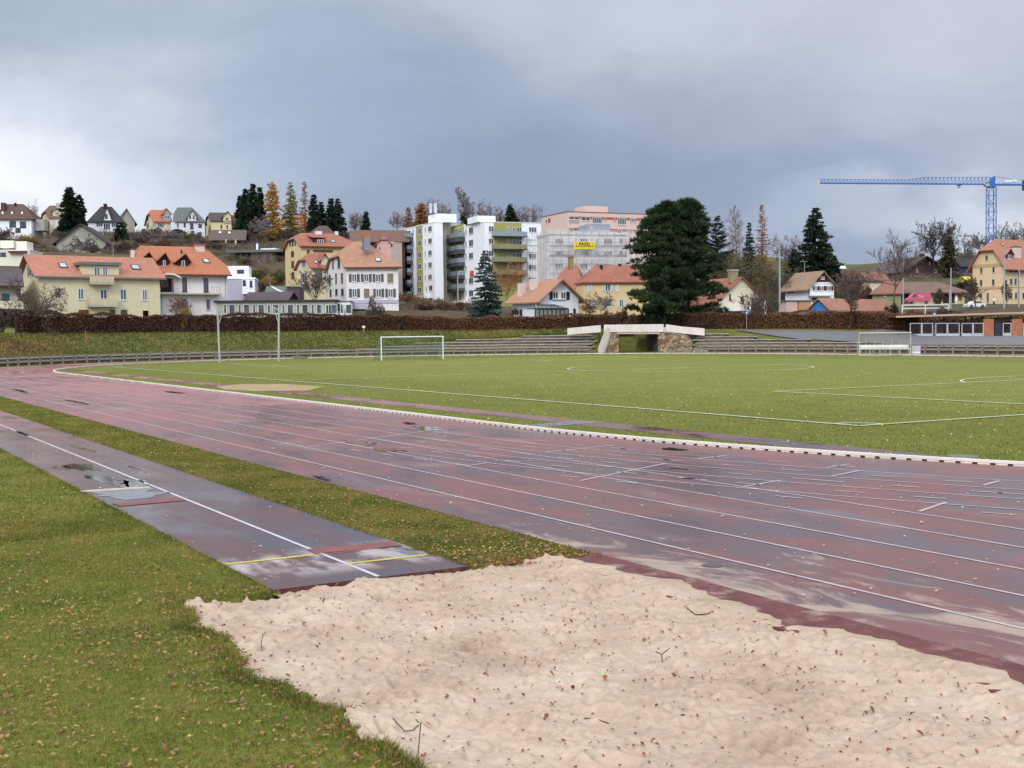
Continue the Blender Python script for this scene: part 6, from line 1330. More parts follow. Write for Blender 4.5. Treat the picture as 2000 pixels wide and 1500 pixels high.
def small_things():
    g = gnd(1355, 690.3); b = M(); w = gnd(1384, 690.3).x - g.x
    b.tube((0, 0, 0), (0, 0, .3), .04); b.tube((w, 0, 0), (w, 0, .3), .04); b.bar((-.04, 0, .3), (w + .04, 0, .3), .07); ob('hurdle', b.mesh('hurdle', mat('hurdle_white', (214, 208, 200))), loc=g, label='low white barrier bar standing on the far track by the stone wall', cat='barrier')
    rt = root('stone_steps', atg(583, 150), label='small flight of dark stone steps set in the grass bank', cat='steps'); o = Vector(rt.location)
    for i in range(7):
        a = at(568 + i * 1.2, 657 + i * 3.7, 155 - i * 1.6); c = at(588 + i * 1.6, 657 + i * 3.7, 155 - i * 1.6); z = hz(a.x, a.y) + .22; b = M(); b.prism([Vector((a.x, a.y, z - .3)) - o, Vector((c.x, c.y, z - .3)) - o, Vector((c.x, c.y, z)) - o, Vector((a.x, a.y, z)) - o], (0, .8, 0)); ob('step', b.mesh('step', STONED), rt)
    g = atg(167.3, 146); b = M(); b.tube((0, 0, 0), (0, 0, 1.5), .05, .04, 8); b.tube((0, 0, 1.5), (0, 0, 1.7), .06, .06, 8); ob('marker_post', b.mesh('marker_post', mat('orange_paint', (206, 112, 62), rough=.6)), loc=g, label='thin orange marker post on the brown bank', cat='marker post')
small_things()
# ------------------------------------------------------------------ glazed shelter at the right edge
def station():
    h = House('clubhouse_shelter', 'long open wooden shelter with grey framed glass screens and larch cabinets', 1770, 2110, 153, -7, 617, BRW, d=5, z0=None, cat='shelter')
    o0 = h.bz; h.bz = 1.55; h.ze += o0 - h.bz; h.o.z = h.bz; h.root.location.z = h.bz
    wood = mat('larch_boards', (176, 112, 76), var=.18, scale=2, rough=.6); ed = mat('roof_edge_wood', (196, 158, 134), var=.08); grey = mat('aluminium_frame', (186, 188, 194), rough=.4)
    u0, z0 = h.hit('f', 1750, 618.5, 1.5); u1, z1 = h.hit('f', 2110, 607, 1.5); b = M()
    P, v = h.prism([(u0, -1.5, z0 - .12), (u1, -1.5, z1 - .12), (u1, -1.5, z1 + .1), (u0, -1.5, z0 + .1)], (0, .12, 0)); b.prism(P, v); h.part('roof_edge', b, ed)
    b = M(); P, v = h.prism([(u0, -1.37, z0 - .1), (u1, -1.37, z1 - .1), (u1, -1.37, z1 + .06), (u0, -1.37, z0 + .06)], (0, 7.5, 0)); b.prism(P, v); h.part('roof', b, mat('planted_roof', (96, 66, 52), var=.3, rough=.9))
    for x in (1793, 1843, 1885, 1897, 1919, 1974): 
        a, za = h.hit('f', x, 618, .2); a2, _ = h.hit('f', x + 2, 640, .2); b = M(); b.bar(h.loc(a2, -.2, 0), h.loc(a, -.2, z0 - .1), .2); h.part('post', b, DKB)
    def screen(xa, xb):
        a, zt = h.hit('f', xa, 631, 1.0); c, zb = h.hit('f', xb, 662, 1.0); zb = .03; b = M(); y = -1.0
        for r in ((a, zb, a + .09, zt), (c - .09, zb, c, zt), (a + .09, zt - .09, c - .09, zt), (a + .09, zb, c - .09, zb + .09)): h.box(b, (r[0], y - .05, r[1]), (r[2], y + .05, r[3]))
        o = h.part('screen', b, grey); g = M(); h.box(g, (a + .09, y - .015, zb + .5), (c - .09, y + .015, zt - .09)); h.part('pane', g, CLR, o); g = M(); h.box(g, (a + .09, y - .02, zb + .09), (c - .09, y + .02, zb + .5)); h.part('lower_panel', g, mat('pale_panel', (190, 192, 200), rough=.4), o)
    for xa, xb in ((1777, 1800), (1800.5, 1822), (1827, 1850), (1850.5, 1874), (1878, 1900), (1900.5, 1921)): screen(xa, xb)
    for xa, xb in ((1921, 1941), (1976, 1997)): h.pbox('cabinet', 'f', (xa, 623, xb, 664), 1.0, 3, wood)
    h.pbox('louvre_door', 'f', (1943, 631, 1957, 663), .6, .1, mat('dark_blue_louvre', (52, 58, 72), rough=.5)); screen(1958.5, 1975); screen(1998, 2030); h.pbox('dark_recess', 'f', (1941, 620, 1976, 631), .5, 2, DKB)
    h.pbox('plinth', 'f', (1772, 664, 2110, 666.5), 1.2, 5, mat('plinth', (96, 92, 94)))
    b = M(); P, v = h.prism([(0, 4, 0), (h.w, 4, 0), (h.w, 4, .45), (0, 4, .45)], (0, .3, 0)); b.prism(P, v); h.part('bench', b, STONE_L)
t_ = NT('clear_pane'); tr_ = t_.n('ShaderNodeBsdfTransparent', Color=(.9, .92, .92, 1)); gl_ = t_.n('ShaderNodeBsdfPrincipled', Base_Color=(.04, .04, .045, 1), Roughness=.08); t_.n('ShaderNodeOutputMaterial', Surface=t_.n('ShaderNodeMixShader', _0=.16, _1=tr_.outputs[0], _2=gl_.outputs[0]).outputs[0]); CLR = t_.m
station()
# ------------------------------------------------------------------ street furniture
def poles():
    gm = mat('lamp_pole_grey', (168, 172, 176), var=.06, rough=.4)
    def pole(px, top, Y, lab, r=.1, kind='street_lamp', head=None, base=None):
        g = atg(px, Y); g.z -= .1; hh = at(px, top, Y).z - g.z; rt = root(kind, g, label=lab, cat=kind.replace('_', ' ')); b = M(); b.tube((0, 0, 0), (0, 0, hh), r, r * .6, 8); ob('pole', b.mesh('pole', gm), rt)
        for (dx, dz, L_) in (head or []):
            b = M(); b.tube((0, 0, hh), (dx * .3, 0, hh + dz), .05, .05); b.box((min(dx * .3, dx), -.15, hh + dz - .05), (max(dx * .3, dx), .15, hh + dz + .1)); ob('lamp_head', b.mesh('lamp_head', gm), rt)
        return rt, hh
    pole(1523, 474, 184, 'tall pale floodlight pole with two heads left of the dark red gabled house', .16, head=[(-.75, .1, 0), (.75, .25, 0)])
    rt, hh = pole(895.5, 540, 240, 'white street lamp with a curved neck in front of the green and white blocks', .14); b = M(); b.path([(0, 0, hh), (.1, 0, hh + .5), (.4, 0, hh + .9), (.9, 0, hh + 1.0)], .08); ob('lamp_head', b.mesh('lamp_neck', gm), rt)
    pole(1857, 523, 205, 'thin tall grey pole in front of the shop roof', .14, 'pole'); pole(1854.5, 566, 198, 'shorter grey post just left of the thin tall pole', .12, 'pole')
    pole(1961, 491, 200, 'grey lamp pole standing before the ochre house gable corner', .15, head=[(-.6, 0, 0), (.3, 0, 0)]); pole(1990, 506, 215, 'thin grey pole before the downpipe of the ochre house', .12, 'pole')
    pole(1764, 503, 215, 'weathered pole with a cross arm beside the bare tree left of the van', .14, head=[(-1.2, 0, 0)]); pole(640, 530, 194, 'slim grey pole at the corner of the white shuttered house', .08, 'pole')
    pole(529.5, 545, 232, 'small round-headed path lamp on the green slope', .07, head=[(-.2, .1, 0)]); pole(225, 475, 300, 'small round street lamp on the brown slope', .07, head=[(.2, .0, 0)])
    pole(737, 555, 192, 'dark thin pole in front of the white shuttered house', .06, 'pole')
    # guard rail
    g = atg(1762, 188); rt = root('guard_rail', g, label='white guard rail along the ramp below the pink van', cat='guard rail'); b = M(); w = 188 * 90 / F; zt = at(1805, 602, 188).z - g.z
    for z in (zt, zt + .5): b.bar((0, 0, z), (w, 0, z), .08, .18)
    ob('rail', b.mesh('rail', mat('rail_white', (214, 210, 200))), rt)
    for x in (0, w / 2, w): b = M(); b.box((x - .08, -.05, 0), (x + .08, .05, zt + .6)); ob('post', b.mesh('rail_post', mat('rail_white', (214, 210, 200))), rt)
    # blue sign
    for px, y0, y1, Y, lab, m_ in ((1825, 610, 616, 152.5, 'small blue sign above the glass shelter', (70, 110, 190)), (1458.5, 608, 614, 170, 'small round blue road sign above the hedge', (60, 110, 210))):
        a, c = at(px - 3.5, y1, Y), at(px + 3.5, y0, Y); rt = root('road_sign', Vector(((a.x + c.x) / 2, Y, hz(a.x, Y))), label=lab, cat='sign'); W_ = (c.x - a.x) / 2; z0, z1 = a.z - rt.location.z, c.z - rt.location.z
        b = M(); b.box((-W_, -.03, z0), (W_, .03, z1)); ob('plate', b.mesh('sign_plate', mat('sign_blue%d' % px, m_, rough=.4)), rt); b = M(); b.tube((0, .05, 0), (0, .05, z1 - .05), .04); ob('pole', b.mesh('sign_pole', gm), rt); b = M(); b.box((-W_ * .5, -.045, (z0 + z1) / 2 - .08), (W_ * .5, -.031, (z0 + z1) / 2 + .08)); ob('symbol', b.mesh('sign_symbol', mat('sign_white', (235, 235, 235))), rt)
    a = at(710.5, 638.5, 175); b = M(); b.box((-.2, -.12, -.16), (.2, .1, .16)); b.tube((0, .0, -.16), (0, .0, hz(a.x, a.y) - a.z), .03); ob('path_light', b.mesh('path_light', mat('cream_lens', (250, 236, 180), var=.02, rough=.3)), loc=a, label='small cream square light standing before the hedge', cat='light')
    for px, y0, y1, Y, lab in ((1494.5, 586, 609, 186, 'closed white parasol behind the hedge right of the cream house'), (1867.5, 577, 593, 238, 'closed white parasol in front of the shop door')):
        g = atg(px, Y); t = at(px, y0, Y).z - g.z; rt = root('parasol', g, label=lab, cat='parasol', group='closed white parasols'); b = M(); b.tube((0, 0, 0), (0, 0, t), .03); ob('pole', b.mesh('parasol_pole', gm), rt); b = M(); b.tube((0, 0, t * .25), (0, 0, t * .6), .16, .3, 9); b.tube((0, 0, t * .6), (0, 0, t * .98), .3, .05, 9); ob('canopy', b.mesh('parasol_canopy', mat('parasol_white', (238, 232, 226))), rt)
poles()
def vehicle(label, px, Y, psi, col, Lg=4.3, Hh=1.45, van=False, base=None, cat='car', name='parked_car', flip=1):
    g = atg(px, Y); 
    if base: g.z = at(px, base, Y).z
    rt = root(name, g, R(psi), label=label, cat=cat); body = mat('car_paint_%d_%d' % (col[0], col[2]), col, var=.03, rough=.25, spec=.6); rub = mat('tyre', (30, 30, 32), rough=.9)
    k = Lg / 4.3
    if van: prof = [(-2.5, .35), (-2.52, .9), (-2.3, 1.05), (-1.75, 1.25), (-1.15, 1.95), (-.7, 2.1), (2.4, 2.1), (2.5, 1.9), (2.5, .35)]
    else: prof = [(-2.15, .3), (-2.2, .7), (-1.9, .85), (-1.15, .95), (-.6, 1.38), (.9, 1.42), (1.6, 1.0), (2.1, .92), (2.15, .35)]
    prof = [(x * (Lg / (5 if van else 4.3)) * flip, z * Hh / (2.1 if van else 1.42)) for x, z in prof]; W_ = .95 if van else .85
    b = M(); b.prism([(x, -W_, z) for x, z in prof], (0, 2 * W_, 0)); bo = ob('body', b.mesh('body', body), rt)
    gl = M(); X = lambda x: x * (Lg / (5 if van else 4.3)) * flip; Z = lambda z: z * Hh / (2.1 if van else 1.42)
    if van: gl.prism([(X(-1.7), -W_ - .012, Z(1.3)), (X(-.75), -W_ - .012, Z(1.3)), (X(-.75), -W_ - .012, Z(1.85)), (X(-1.15), -W_ - .012, Z(1.85))], (0, .01, 0))
    else: gl.prism([(X(-1.05), -W_ - .012, Z(.98)), (X(1.4), -W_ - .012, Z(1.0)), (X(.85), -W_ - .012, Z(1.34)), (X(-.55), -W_ - .012, Z(1.32))], (0, .01, 0))
    ob('side_window', gl.mesh('side_window', glass()), rt)
    for x in (-1.6 if van else -1.35, 1.55 if van else 1.35):
        b = M(); b.tube((X(x), -W_ - .03, .33), (X(x), -W_ + .2, .33), .33, n=16); w = ob('wheel', b.mesh('wheel', rub), rt); b = M(); b.tube((X(x), -W_ - .045, .33), (X(x), -W_ - .03, .33), .18, n=12); ob('rim', b.mesh('rim', GUT), w)
    b = M(); b.box((X(-2.48 if van else -2.2) - .02, -W_ + .1, Z(.7)), (X(-2.48 if van else -2.2) + .04, -W_ + .4, Z(.85))); ob('headlight', b.mesh('headlight', mat('lens', (220, 220, 215), rough=.2)), rt)
    return rt
v = vehicle('pink-red delivery van with white lettering parked before the shop', 1792, 238, 3, (200, 84, 112), 4.5, 2.2, True, cat='van', name='parked_van', base=594)
cu = bpy.data.curves.new('lettering', 'FONT'); cu.body = 'TLA'; cu.size = .62; cu.align_x = 'CENTER'; cu.extrude = .005; textpart(v, cu, mat('van_lettering', (240, 236, 238)), (.35, -.975, 1.25))
vehicle('white hatchback parked on the slope below the ochre house', 1903, 225, 12, (226, 230, 232), 3.6, 1.3, base=602)
vehicle('dark estate car with a silver roof rail under the great pine', 1393, 178, 20, (44, 46, 60), 4.2, 1.5, base=643); vehicle('black car half hidden behind the white parapet and pine', 1347, 180, 20, (26, 26, 34), 4.0, 1.45, base=641)
def person():
    g = atg(1941, 244); g.z = at(1941, 597, 244).z; rt = root('person', g, label='person in a white top and dark trousers standing before the ochre house', cat='person')
    def skin(name, V, E_, Rr, m):
        me = bpy.data.meshes.new(name); me.from_pydata(V, E_, []); me.materials.append(m); o = ob(name, me, rt); sk = o.modifiers.new('s', 'SKIN'); 
        for i, r in enumerate(Rr): me.skin_vertices[0].data[i].radius = (r, r)
        me.skin_vertices[0].data[0].use_root = True; o.modifiers.new('d', 'SUBSURF').levels = 1; return o
    skin('body', [(0, 0, .95), (0, 0, 1.2), (0, 0, 1.42), (0, 0, 1.52), (0, -.02, 1.66), (0, 0, 1.76), (-.19, 0, 1.38), (-.26, 0, 1.1), (-.24, -.08, .86), (.19, 0, 1.38), (.26, 0, 1.1), (.24, -.08, .86), (-.1, 0, .5), (-.1, 0, .06), (.1, 0, .5), (.12, -.02, .06), (-.1, -.14, .03), (.12, -.16, .03)],
         [(0, 1), (1, 2), (2, 3), (3, 4), (4, 5), (2, 6), (6, 7), (7, 8), (2, 9), (9, 10), (10, 11), (0, 12), (12, 13), (0, 14), (14, 15), (13, 16), (15, 17)], [.15, .15, .15, .06, .1, .07, .06, .05, .04, .06, .05, .04, .08, .05, .08, .05, .04, .04], mat('skin_tone', (200, 156, 130)))
    b = M(); b.tube((0, 0, .93), (0, 0, 1.45), .2, .19, 10); b.tube((-.19, 0, 1.42), (-.27, 0, 1.1), .085, .075, 8); b.tube((.19, 0, 1.42), (.27, 0, 1.1), .085, .075, 8); ob('shirt', b.mesh('shirt', mat('white_shirt', (236, 238, 240))), rt)
    b = M(); b.tube((-.08, 0, .95), (-.11, 0, .08), .12, .07, 8); b.tube((.08, 0, .95), (.13, 0, .08), .12, .07, 8); ob('trousers', b.mesh('trousers', mat('dark_trousers', (50, 52, 60))), rt)
    b = M(); b.tube((0, .02, 1.66), (0, .02, 1.8), .115, .07, 10); ob('hair', b.mesh('hair', mat('brown_hair', (92, 66, 50))), rt)
person()
# ------------------------------------------------------------------ tower crane
def crane():
    Y = 320; blue = mat('crane_blue', (44, 108, 186), var=.06, rough=.45); g = atg(1936, Y); X0 = at(1936, 400, Y).x; rt = root('tower_crane', (X0, Y, g.z - 1), label='blue tower crane with a long horizontal jib above the rooftops', cat='tower crane'); o = Vector(rt.location)
    P = lambda px, py, dy=0: at(px, py, Y) - o + Vector((0, dy, 0))
    ztop = P(1936, 366).z; w = .95; b = M(); n = int(ztop / 2.1)
    for x in (-w, w):
        for y in (-w, w): b.bar((x, y, 0), (x, y, ztop), .16)
    for i in range(n):
        z0, z1 = ztop - i * 2.1, ztop - (i + 1) * 2.1
        for (xa, ya), (xb, yb) in (((-w, -w), (w, -w)), ((w, -w), (w, w)), ((w, w), (-w, w)), ((-w, w), (-w, -w))):
            b.bar((xa, ya, z0), (xb, yb, z0), .09)
            if i % 2: xa, ya, xb, yb = xb, yb, xa, ya
            b.bar((xa, ya, z0), (xb, yb, z1), .08)
    ob('mast', b.mesh('mast', blue), rt)
    b = M(); A, B_ = P(1603, 357.8), P(1934, 360); N = 44; hts = lambda t: np.interp(t, [0, .12, .5, .62, 1], [1.05, 1.0, 1.0, 1.7, 1.85])
    for dy in (-.6, .6): b.bar(A + Vector((0, dy, 0)), B_ + Vector((0, dy, 0)), .2)
    pv = None
    for i in range(N + 1):
        t = i / N; c = A.lerp(B_, t); tp = c + Vector((0, 0, hts(t))); d = Vector((0, .6, 0)); b.bar(c - d, tp, .06); b.bar(c + d, tp, .06); b.bar(c - d, c + d, .05)
        if pv: b.bar(pv[1], tp, .12); b.bar(pv[0] - d, tp, .06); b.bar(pv[0] + d, tp, .06)
        pv = (c, tp)
    ob('jib', b.mesh('jib', blue), rt)
    b = M(); b.bar(P(1936, 360.5), P(2050, 361), .9, .45); cj = ob('counter_jib', b.mesh('counter_jib', blue), rt); wh = mat('crane_white', (226, 230, 234), rough=.4)
    b = M(); a, c = P(1960, 357), P(1976, 352); b.box((a.x, -.5, a.z), (c.x, .5, c.z)); b.tube((c.x + .2, -.4, a.z + .3), (c.x + 1, -.4, a.z + .3), .35); ob('winch', b.mesh('winch', wh), rt)
    b = M(); b.bar(P(1944, 345), P(1976, 351), .05); b.bar(P(1944, 345), P(2000, 351), .05); ob('stay', b.mesh('stay', GUT), rt)
    b = M(); a, c = P(1998, 372), P(2010, 352); b.box((a.x, -.7, a.z), (c.x, .7, c.z)); ob('counterweight', b.mesh('counterweight', mat('crane_concrete', (96, 100, 106))), rt)
    b = M(); b.prism([P(1930, 366, -.9), P(1943, 366, -.9), P(1941, 358, -.9), (P(1942, 345, -.9)), P(1939, 345, -.9), P(1934, 355, -.9), P(1926, 357, -.9)], (0, 1.8, 0)); ob('slewing_head', b.mesh('slewing_head', blue), rt)
    b = M(); b.prism([P(1919, 361, -1.6), P(1921, 365, -1.6), P(1928, 365.5, -1.6), P(1928, 359.5, -1.6), P(1920, 359.8, -1.6)], (0, 1.3, 0)); ob('cab', b.mesh('cab', mat('cab_grey', (170, 178, 170), rough=.2)), rt)
    b = M(); a = P(1873, 360.5); b.box((a.x - .5, -.5, a.z - .3), (a.x + .5, .5, a.z - .12)); b.tube((a.x, 0, a.z - .3), (a.x, 0, a.z - .8), .12); b.bar((a.x - .5, 0, a.z - .8), (a.x + .4, 0, a.z - .8), .12); ob('trolley', b.mesh('trolley', blue), rt)
crane()
# ================================================================== TREES
def tubes3(segs):
    """segs: (p, q, r0, r1) arrays -> triangular prisms without caps"""
    P = np.array([s[0] for s in segs], float); Q = np.array([s[1] for s in segs], float); r0 = np.array([s[2] for s in segs]); r1 = np.array([s[3] for s in segs])
    d = Q - P; d /= np.maximum(np.linalg.norm(d, axis=1, keepdims=True), 1e-6); ref = np.tile([.31, .17, .94], (len(P), 1)); a = np.cross(d, ref); a /= np.maximum(np.linalg.norm(a, axis=1, keepdims=True), 1e-6); b = np.cross(d, a)
    V = np.empty((len(P), 6, 3))
    for i in range(3):
        c, s = math.cos(2.094 * i), math.sin(2.094 * i); V[:, i] = P + (a * c + b * s) * r0[:, None]; V[:, 3 + i] = Q + (a * c + b * s) * r1[:, None]
    f = np.array([[0, 1, 4, 3], [1, 2, 5, 4], [2, 0, 3, 5]]); return V.reshape(-1, 3), (np.arange(len(P))[:, None, None] * 6 + f[None]).reshape(-1, 4)
def bare(seed, Ht, spread, style='round', twig=.022, n1=12, trunk=.25, stems=1, nt=11):
    rnd = random.Random(seed); big, tw = [], []
    def rv(): return Vector((rnd.gauss(0, 1), rnd.gauss(0, 1), rnd.gauss(0, 1))).normalized()
    up = {'round': .25, 'fan': .55, 'tall': .85, 'cone': .05, 'weep': .5, 'bush': .45}[style]
    def branch(p, d, L_, r, lev):
        n = 3 if lev < 3 else 2; pts = [p]; step = L_ / n
        for i in range(n):
            d = (d + rv() * (.16 + .05 * lev) + Vector((0, 0, 1)) * (up * .18 if style != 'weep' or lev < 3 else -.35)).normalized(); q_ = pts[-1] + d * step; rr0 = r * (1 - .75 * i / n); rr1 = r * (1 - .75 * (i + 1) / n)
            (big if lev < 2 else tw).append((tuple(pts[-1]), tuple(q_), max(rr0, twig * .7), max(rr1, twig * .45))); pts.append(q_)
        if lev >= 4: return
        k = {1: 7, 2: 6, 3: nt}[lev]
        for j in range(k):
            t = .2 + .8 * (j + rnd.random()) / k; f = min(n - 1, int(t * n)); b = pts[f].lerp(pts[f + 1], t * n - f)
            s = d.cross(rv()).normalized(); nd = (d * (.75 if style in ('tall', 'fan') else .55) + s * (.55 if style in ('tall',) else .8)).normalized(); branch(b, nd, L_ * (.5 if lev < 3 else .42) * rnd.uniform(.7, 1.15) * (1 - .35 * t), r * .42, lev + 1)
    R0 = Ht * .018
    for st in range(stems):
        base = Vector((rnd.uniform(-.3, .3), rnd.uniform(-.3, .3), 0)) * (stems > 1); d0 = Vector((rnd.gauss(0, .25), rnd.gauss(0, .25), 1)).normalized() if stems > 1 else Vector((0, 0, 1))
        tl = Ht * (.95 if style in ('cone', 'tall', 'weep') else (trunk + .25)); tpts = [base]; m = 6
        for i in range(m): d0 = (d0 + rv() * .06).normalized(); tpts.append(tpts[-1] + d0 * tl / m)
        for i in range(m): big.append((tuple(tpts[i]), tuple(tpts[i + 1]), R0 * (1 - .8 * i / m) / math.sqrt(stems), R0 * (1 - .8 * (i + 1) / m) / math.sqrt(stems)))
        N = int(n1 * (2.2 if style in ('cone', 'weep', 'tall') else 1) / math.sqrt(stems))
        for j in range(N):
            t = trunk * (.8 if style in ('cone', 'tall', 'weep') else 0) + (1 - trunk * .8) * (j + rnd.random()) / N if style in ('cone', 'tall', 'weep') else max(.35, trunk / (trunk + .25)) + (1 - max(.35, trunk / (trunk + .25))) * rnd.random()
            f = min(m - 1, int(t * m)); b = tpts[f].lerp(tpts[f + 1], t * m - f); az = j * 2.4 + rnd.random(); el = {'round': rnd.uniform(.25, 1.2), 'fan': rnd.uniform(.35, 1.35), 'tall': rnd.uniform(.95, 1.3), 'cone': rnd.uniform(.0, .35), 'weep': rnd.uniform(.5, 1.0), 'bush': rnd.uniform(.3, 1.3)}[style]
            d = Vector((math.cos(az) * math.cos(el), math.sin(az) * math.cos(el), math.sin(el)))
            if style in ('cone',): L_ = spread * (1.05 - t) * rnd.uniform(.75, 1.1) + .4
            elif style in ('tall', 'weep'): L_ = Ht * .38 * (1.15 - t) + .6
            else: L_ = (Ht - b.z) * math.sin(el) * rnd.uniform(.8, 1.05) + spread * math.cos(el) * rnd.uniform(.75, 1.1)
            branch(b, d, L_ * (.78 if style not in ('cone',) else 1), R0 * .45, 1)
    return big, tw
def conifer(seed, Ht, rad, dens=1.0, droop=.25, base=.06, size=.42, pw=.85, wh=1.0, openness=0.0, asc=0.0):
    rg = np.random.default_rng(seed); P, D, S_ = [], [], []; segs = []
    nw = int(Ht * 2.6 * wh)
    for i in range(nw):
        t = (i + rg.random() * .6) / nw; z = Ht * (base + (1 - base) * t); nb = int(rg.integers(6, 10))
        for j in range(nb):
            if rg.random() < openness: continue
            a = rg.random() * 6.283; L_ = (rad * (1 - t) ** pw * rg.uniform(.6, 1.15) * (1 + .16 * math.sin(2 * a + seed) + .14 * math.sin(z * 1.1 + a + seed * 3)) + .18); n = max(3, int(L_ * 5.6 * dens)); u = (np.arange(n) + rg.random(n)) / n
            u = .12 + .88 * u; r = u * L_; zz = z - droop * r * (1 + .25 * r / max(rad, .1)) + asc * r + (u ** 2) * L_ * .12
            w = rg.normal(0, .09, n) * (1 - u * .4) * L_ + rg.normal(0, .05, n)
            x = r * np.cos(a) - w * np.sin(a); y = r * np.sin(a) + w * np.cos(a)
            P.append(np.column_stack([x, y, zz + rg.normal(0, .06, n)])); dd = np.column_stack([np.full(n, math.cos(a)), np.full(n, math.sin(a)), rg.uniform(-.55, .1, n) + asc]); D.append(dd); S_.append(size * (.65 + .5 * rg.random(n)) * (1 - .35 * t))
            segs.append(((0, 0, z), (L_ * .9 * math.cos(a), L_ * .9 * math.sin(a), z - droop * L_ + asc * L_), .035, .012))
    P = np.vstack(P); D = np.vstack(D); S_ = np.concatenate(S_); n = len(P); out = []
    for k in range(3):
        d = D + rg.normal(0, .5, (n, 3)); d /= np.linalg.norm(d, axis=1, keepdims=True); s = np.cross(d, rg.normal(0, 1, (n, 3))); s /= np.linalg.norm(s, axis=1, keepdims=True)
        out.append(np.stack([P - s * S_[:, None] * .26, P + s * S_[:, None] * .26, P + d * S_[:, None]], 1))
    V = np.vstack(out).reshape(-1, 3); tr = [((0, 0, -.5), (0, 0, Ht * .5), Ht * .017, Ht * .010), ((0, 0, Ht * .5), (0, 0, Ht * .97), Ht * .010, .02)]
    return tr + segs, V
def lobes(seed, env, nl, lr, per, size, up=.3, thin=.2, flat=.7):
    """tufts over the surface of many small lobes that fill an envelope; env(rg) -> point inside"""
    rg = np.random.default_rng(seed); out = []
    for i in range(nl):
        c = env(rg); r = lr * rg.choice([.5, .8, 1.0, 1.5]) * rg.uniform(.8, 1.15); n = int(per * (r / lr) ** 2); v = rg.normal(0, 1, (n, 3)); v /= np.linalg.norm(v, axis=1, keepdims=True); v[:, 2] = np.where(v[:, 2] < -.2, -v[:, 2], v[:, 2])
        p = np.array(c) + v * r * rg.uniform(.55, 1.0, (n, 1)) * np.array([1, 1, flat]); L_ = size * rg.uniform(.6, 1.2, n)
        for k in range(3):
            d = v + rg.normal(0, .55, (n, 3)) + np.array([0, 0, up]); d /= np.linalg.norm(d, axis=1, keepdims=True); s = np.cross(d, rg.normal(0, 1, (n, 3))); s /= np.maximum(1e-6, np.linalg.norm(s, axis=1, keepdims=True)); out.append(np.stack([p - s * (L_ * thin)[:, None], p + s * (L_ * thin)[:, None], p + d * L_[:, None]], 1))
    return np.vstack(out).reshape(-1, 3)
BK = {'grey': mat('bark_grey', (128, 120, 118), var=.2, rough=.95), 'brown': mat('bark_brown', (108, 92, 82), var=.2, rough=.95), 'dark': mat('bark_dark', (78, 68, 62), var=.2, rough=.95), 'pale': mat('bark_pale', (152, 138, 122), var=.2, rough=.95),
      'warm': mat('twigs_warm', (140, 104, 84), var=.15, rough=.95), 'mauve': mat('twigs_mauve', (150, 134, 136), var=.15, rough=.95), 'orange': mat('twigs_orange', (176, 122, 74), var=.2, rough=.95), 'olive': mat('twigs_olive', (108, 98, 66), var=.2, rough=.95), 'light': mat('twigs_light', (176, 168, 172), var=.15, rough=.95)}
NEED = {'fir': leafmat('needles_fir', [(20, 32, 24), (34, 50, 34), (52, 70, 46)], trans=.1), 'blue': leafmat('needles_blue', [(26, 40, 36), (42, 60, 54), (66, 86, 80), (100, 118, 112)], trans=.1), 'pine': leafmat('needles_pine', [(16, 28, 18), (32, 48, 28), (52, 70, 38), (80, 90, 50)], trans=.12),
        'larch': leafmat('needles_larch', [(168, 126, 64), (192, 150, 84), (206, 170, 108)]), 'olarch': leafmat('needles_olive_larch', [(112, 104, 48), (140, 128, 66), (150, 142, 84)]), 'plarch': leafmat('needles_pale_larch', [(150, 108, 72), (170, 126, 88)]), 'dull': leafmat('needles_dull', [(54, 56, 42), (74, 72, 52), (92, 84, 62)], trans=.1),
        'rust': leafmat('leaves_rust', [(134, 94, 62), (160, 116, 76), (178, 136, 94)])}
def trimesh(name, V, m): return npmesh(name, V, np.arange(len(V)).reshape(-1, 3), m)
PROTO = {}
def tree(kind, label, px, top, Y, w, style, bark='grey', twigm=None, seed=0, group=None, base=None, lean=0, **kw):
    """bare broadleaf: prototype per style/seed, scaled to size"""
    g = atg(px, Y); 
    if base is not None: g.z = at(px, base, Y).z
    g.z -= .15; Ht = at(px, top, Y).z - g.z; W_ = w * Y / F
    key = ('b', style, seed % 3, bark, twigm or bark, round(Ht / 3))
    if key not in PROTO:
        big, tw = bare(seed, Ht, W_ * .5, style, **kw); a = np.array([s[1] for s in tw]); ext = np.percentile(np.abs(a[:, 0]), 95.5), np.percentile(a[:, 2], 99.2)
        PROTO[key] = (npmesh('trunk', *tubes3(big), BK[bark], nper=4), npmesh('crown', *tubes3(tw), BK[twigm or bark], nper=4), ext)
    tm, cm, (ex, ez) = PROTO[key]; rt = root(kind, g, seed * 1.7, label=label, cat='tree', group=group); s = Ht / ez; sx = (W_ / 2) / ex
    rt.scale = (sx, sx, s); ob('trunk', tm, rt); ob('crown', cm, rt); return rt
def fir(label, px, top, Y, w, leaf='fir', seed=0, base=None, group=None, bark='dark', kind='fir_tree', **kw):
    g = atg(px, Y)
    if base is not None: g.z = at(px, base, Y).z
    g.z -= .15; Ht = at(px, top, Y).z - g.z; W_ = w * Y / F / 2; segs, V = conifer(seed, Ht, W_, **kw); rt = root(kind, g, label=label, cat='tree', group=group)
    ob('trunk', npmesh('trunk', *tubes3(segs), BK[bark], nper=4), rt); ob('crown', trimesh('crown', V, NEED[leaf]), rt); return rt
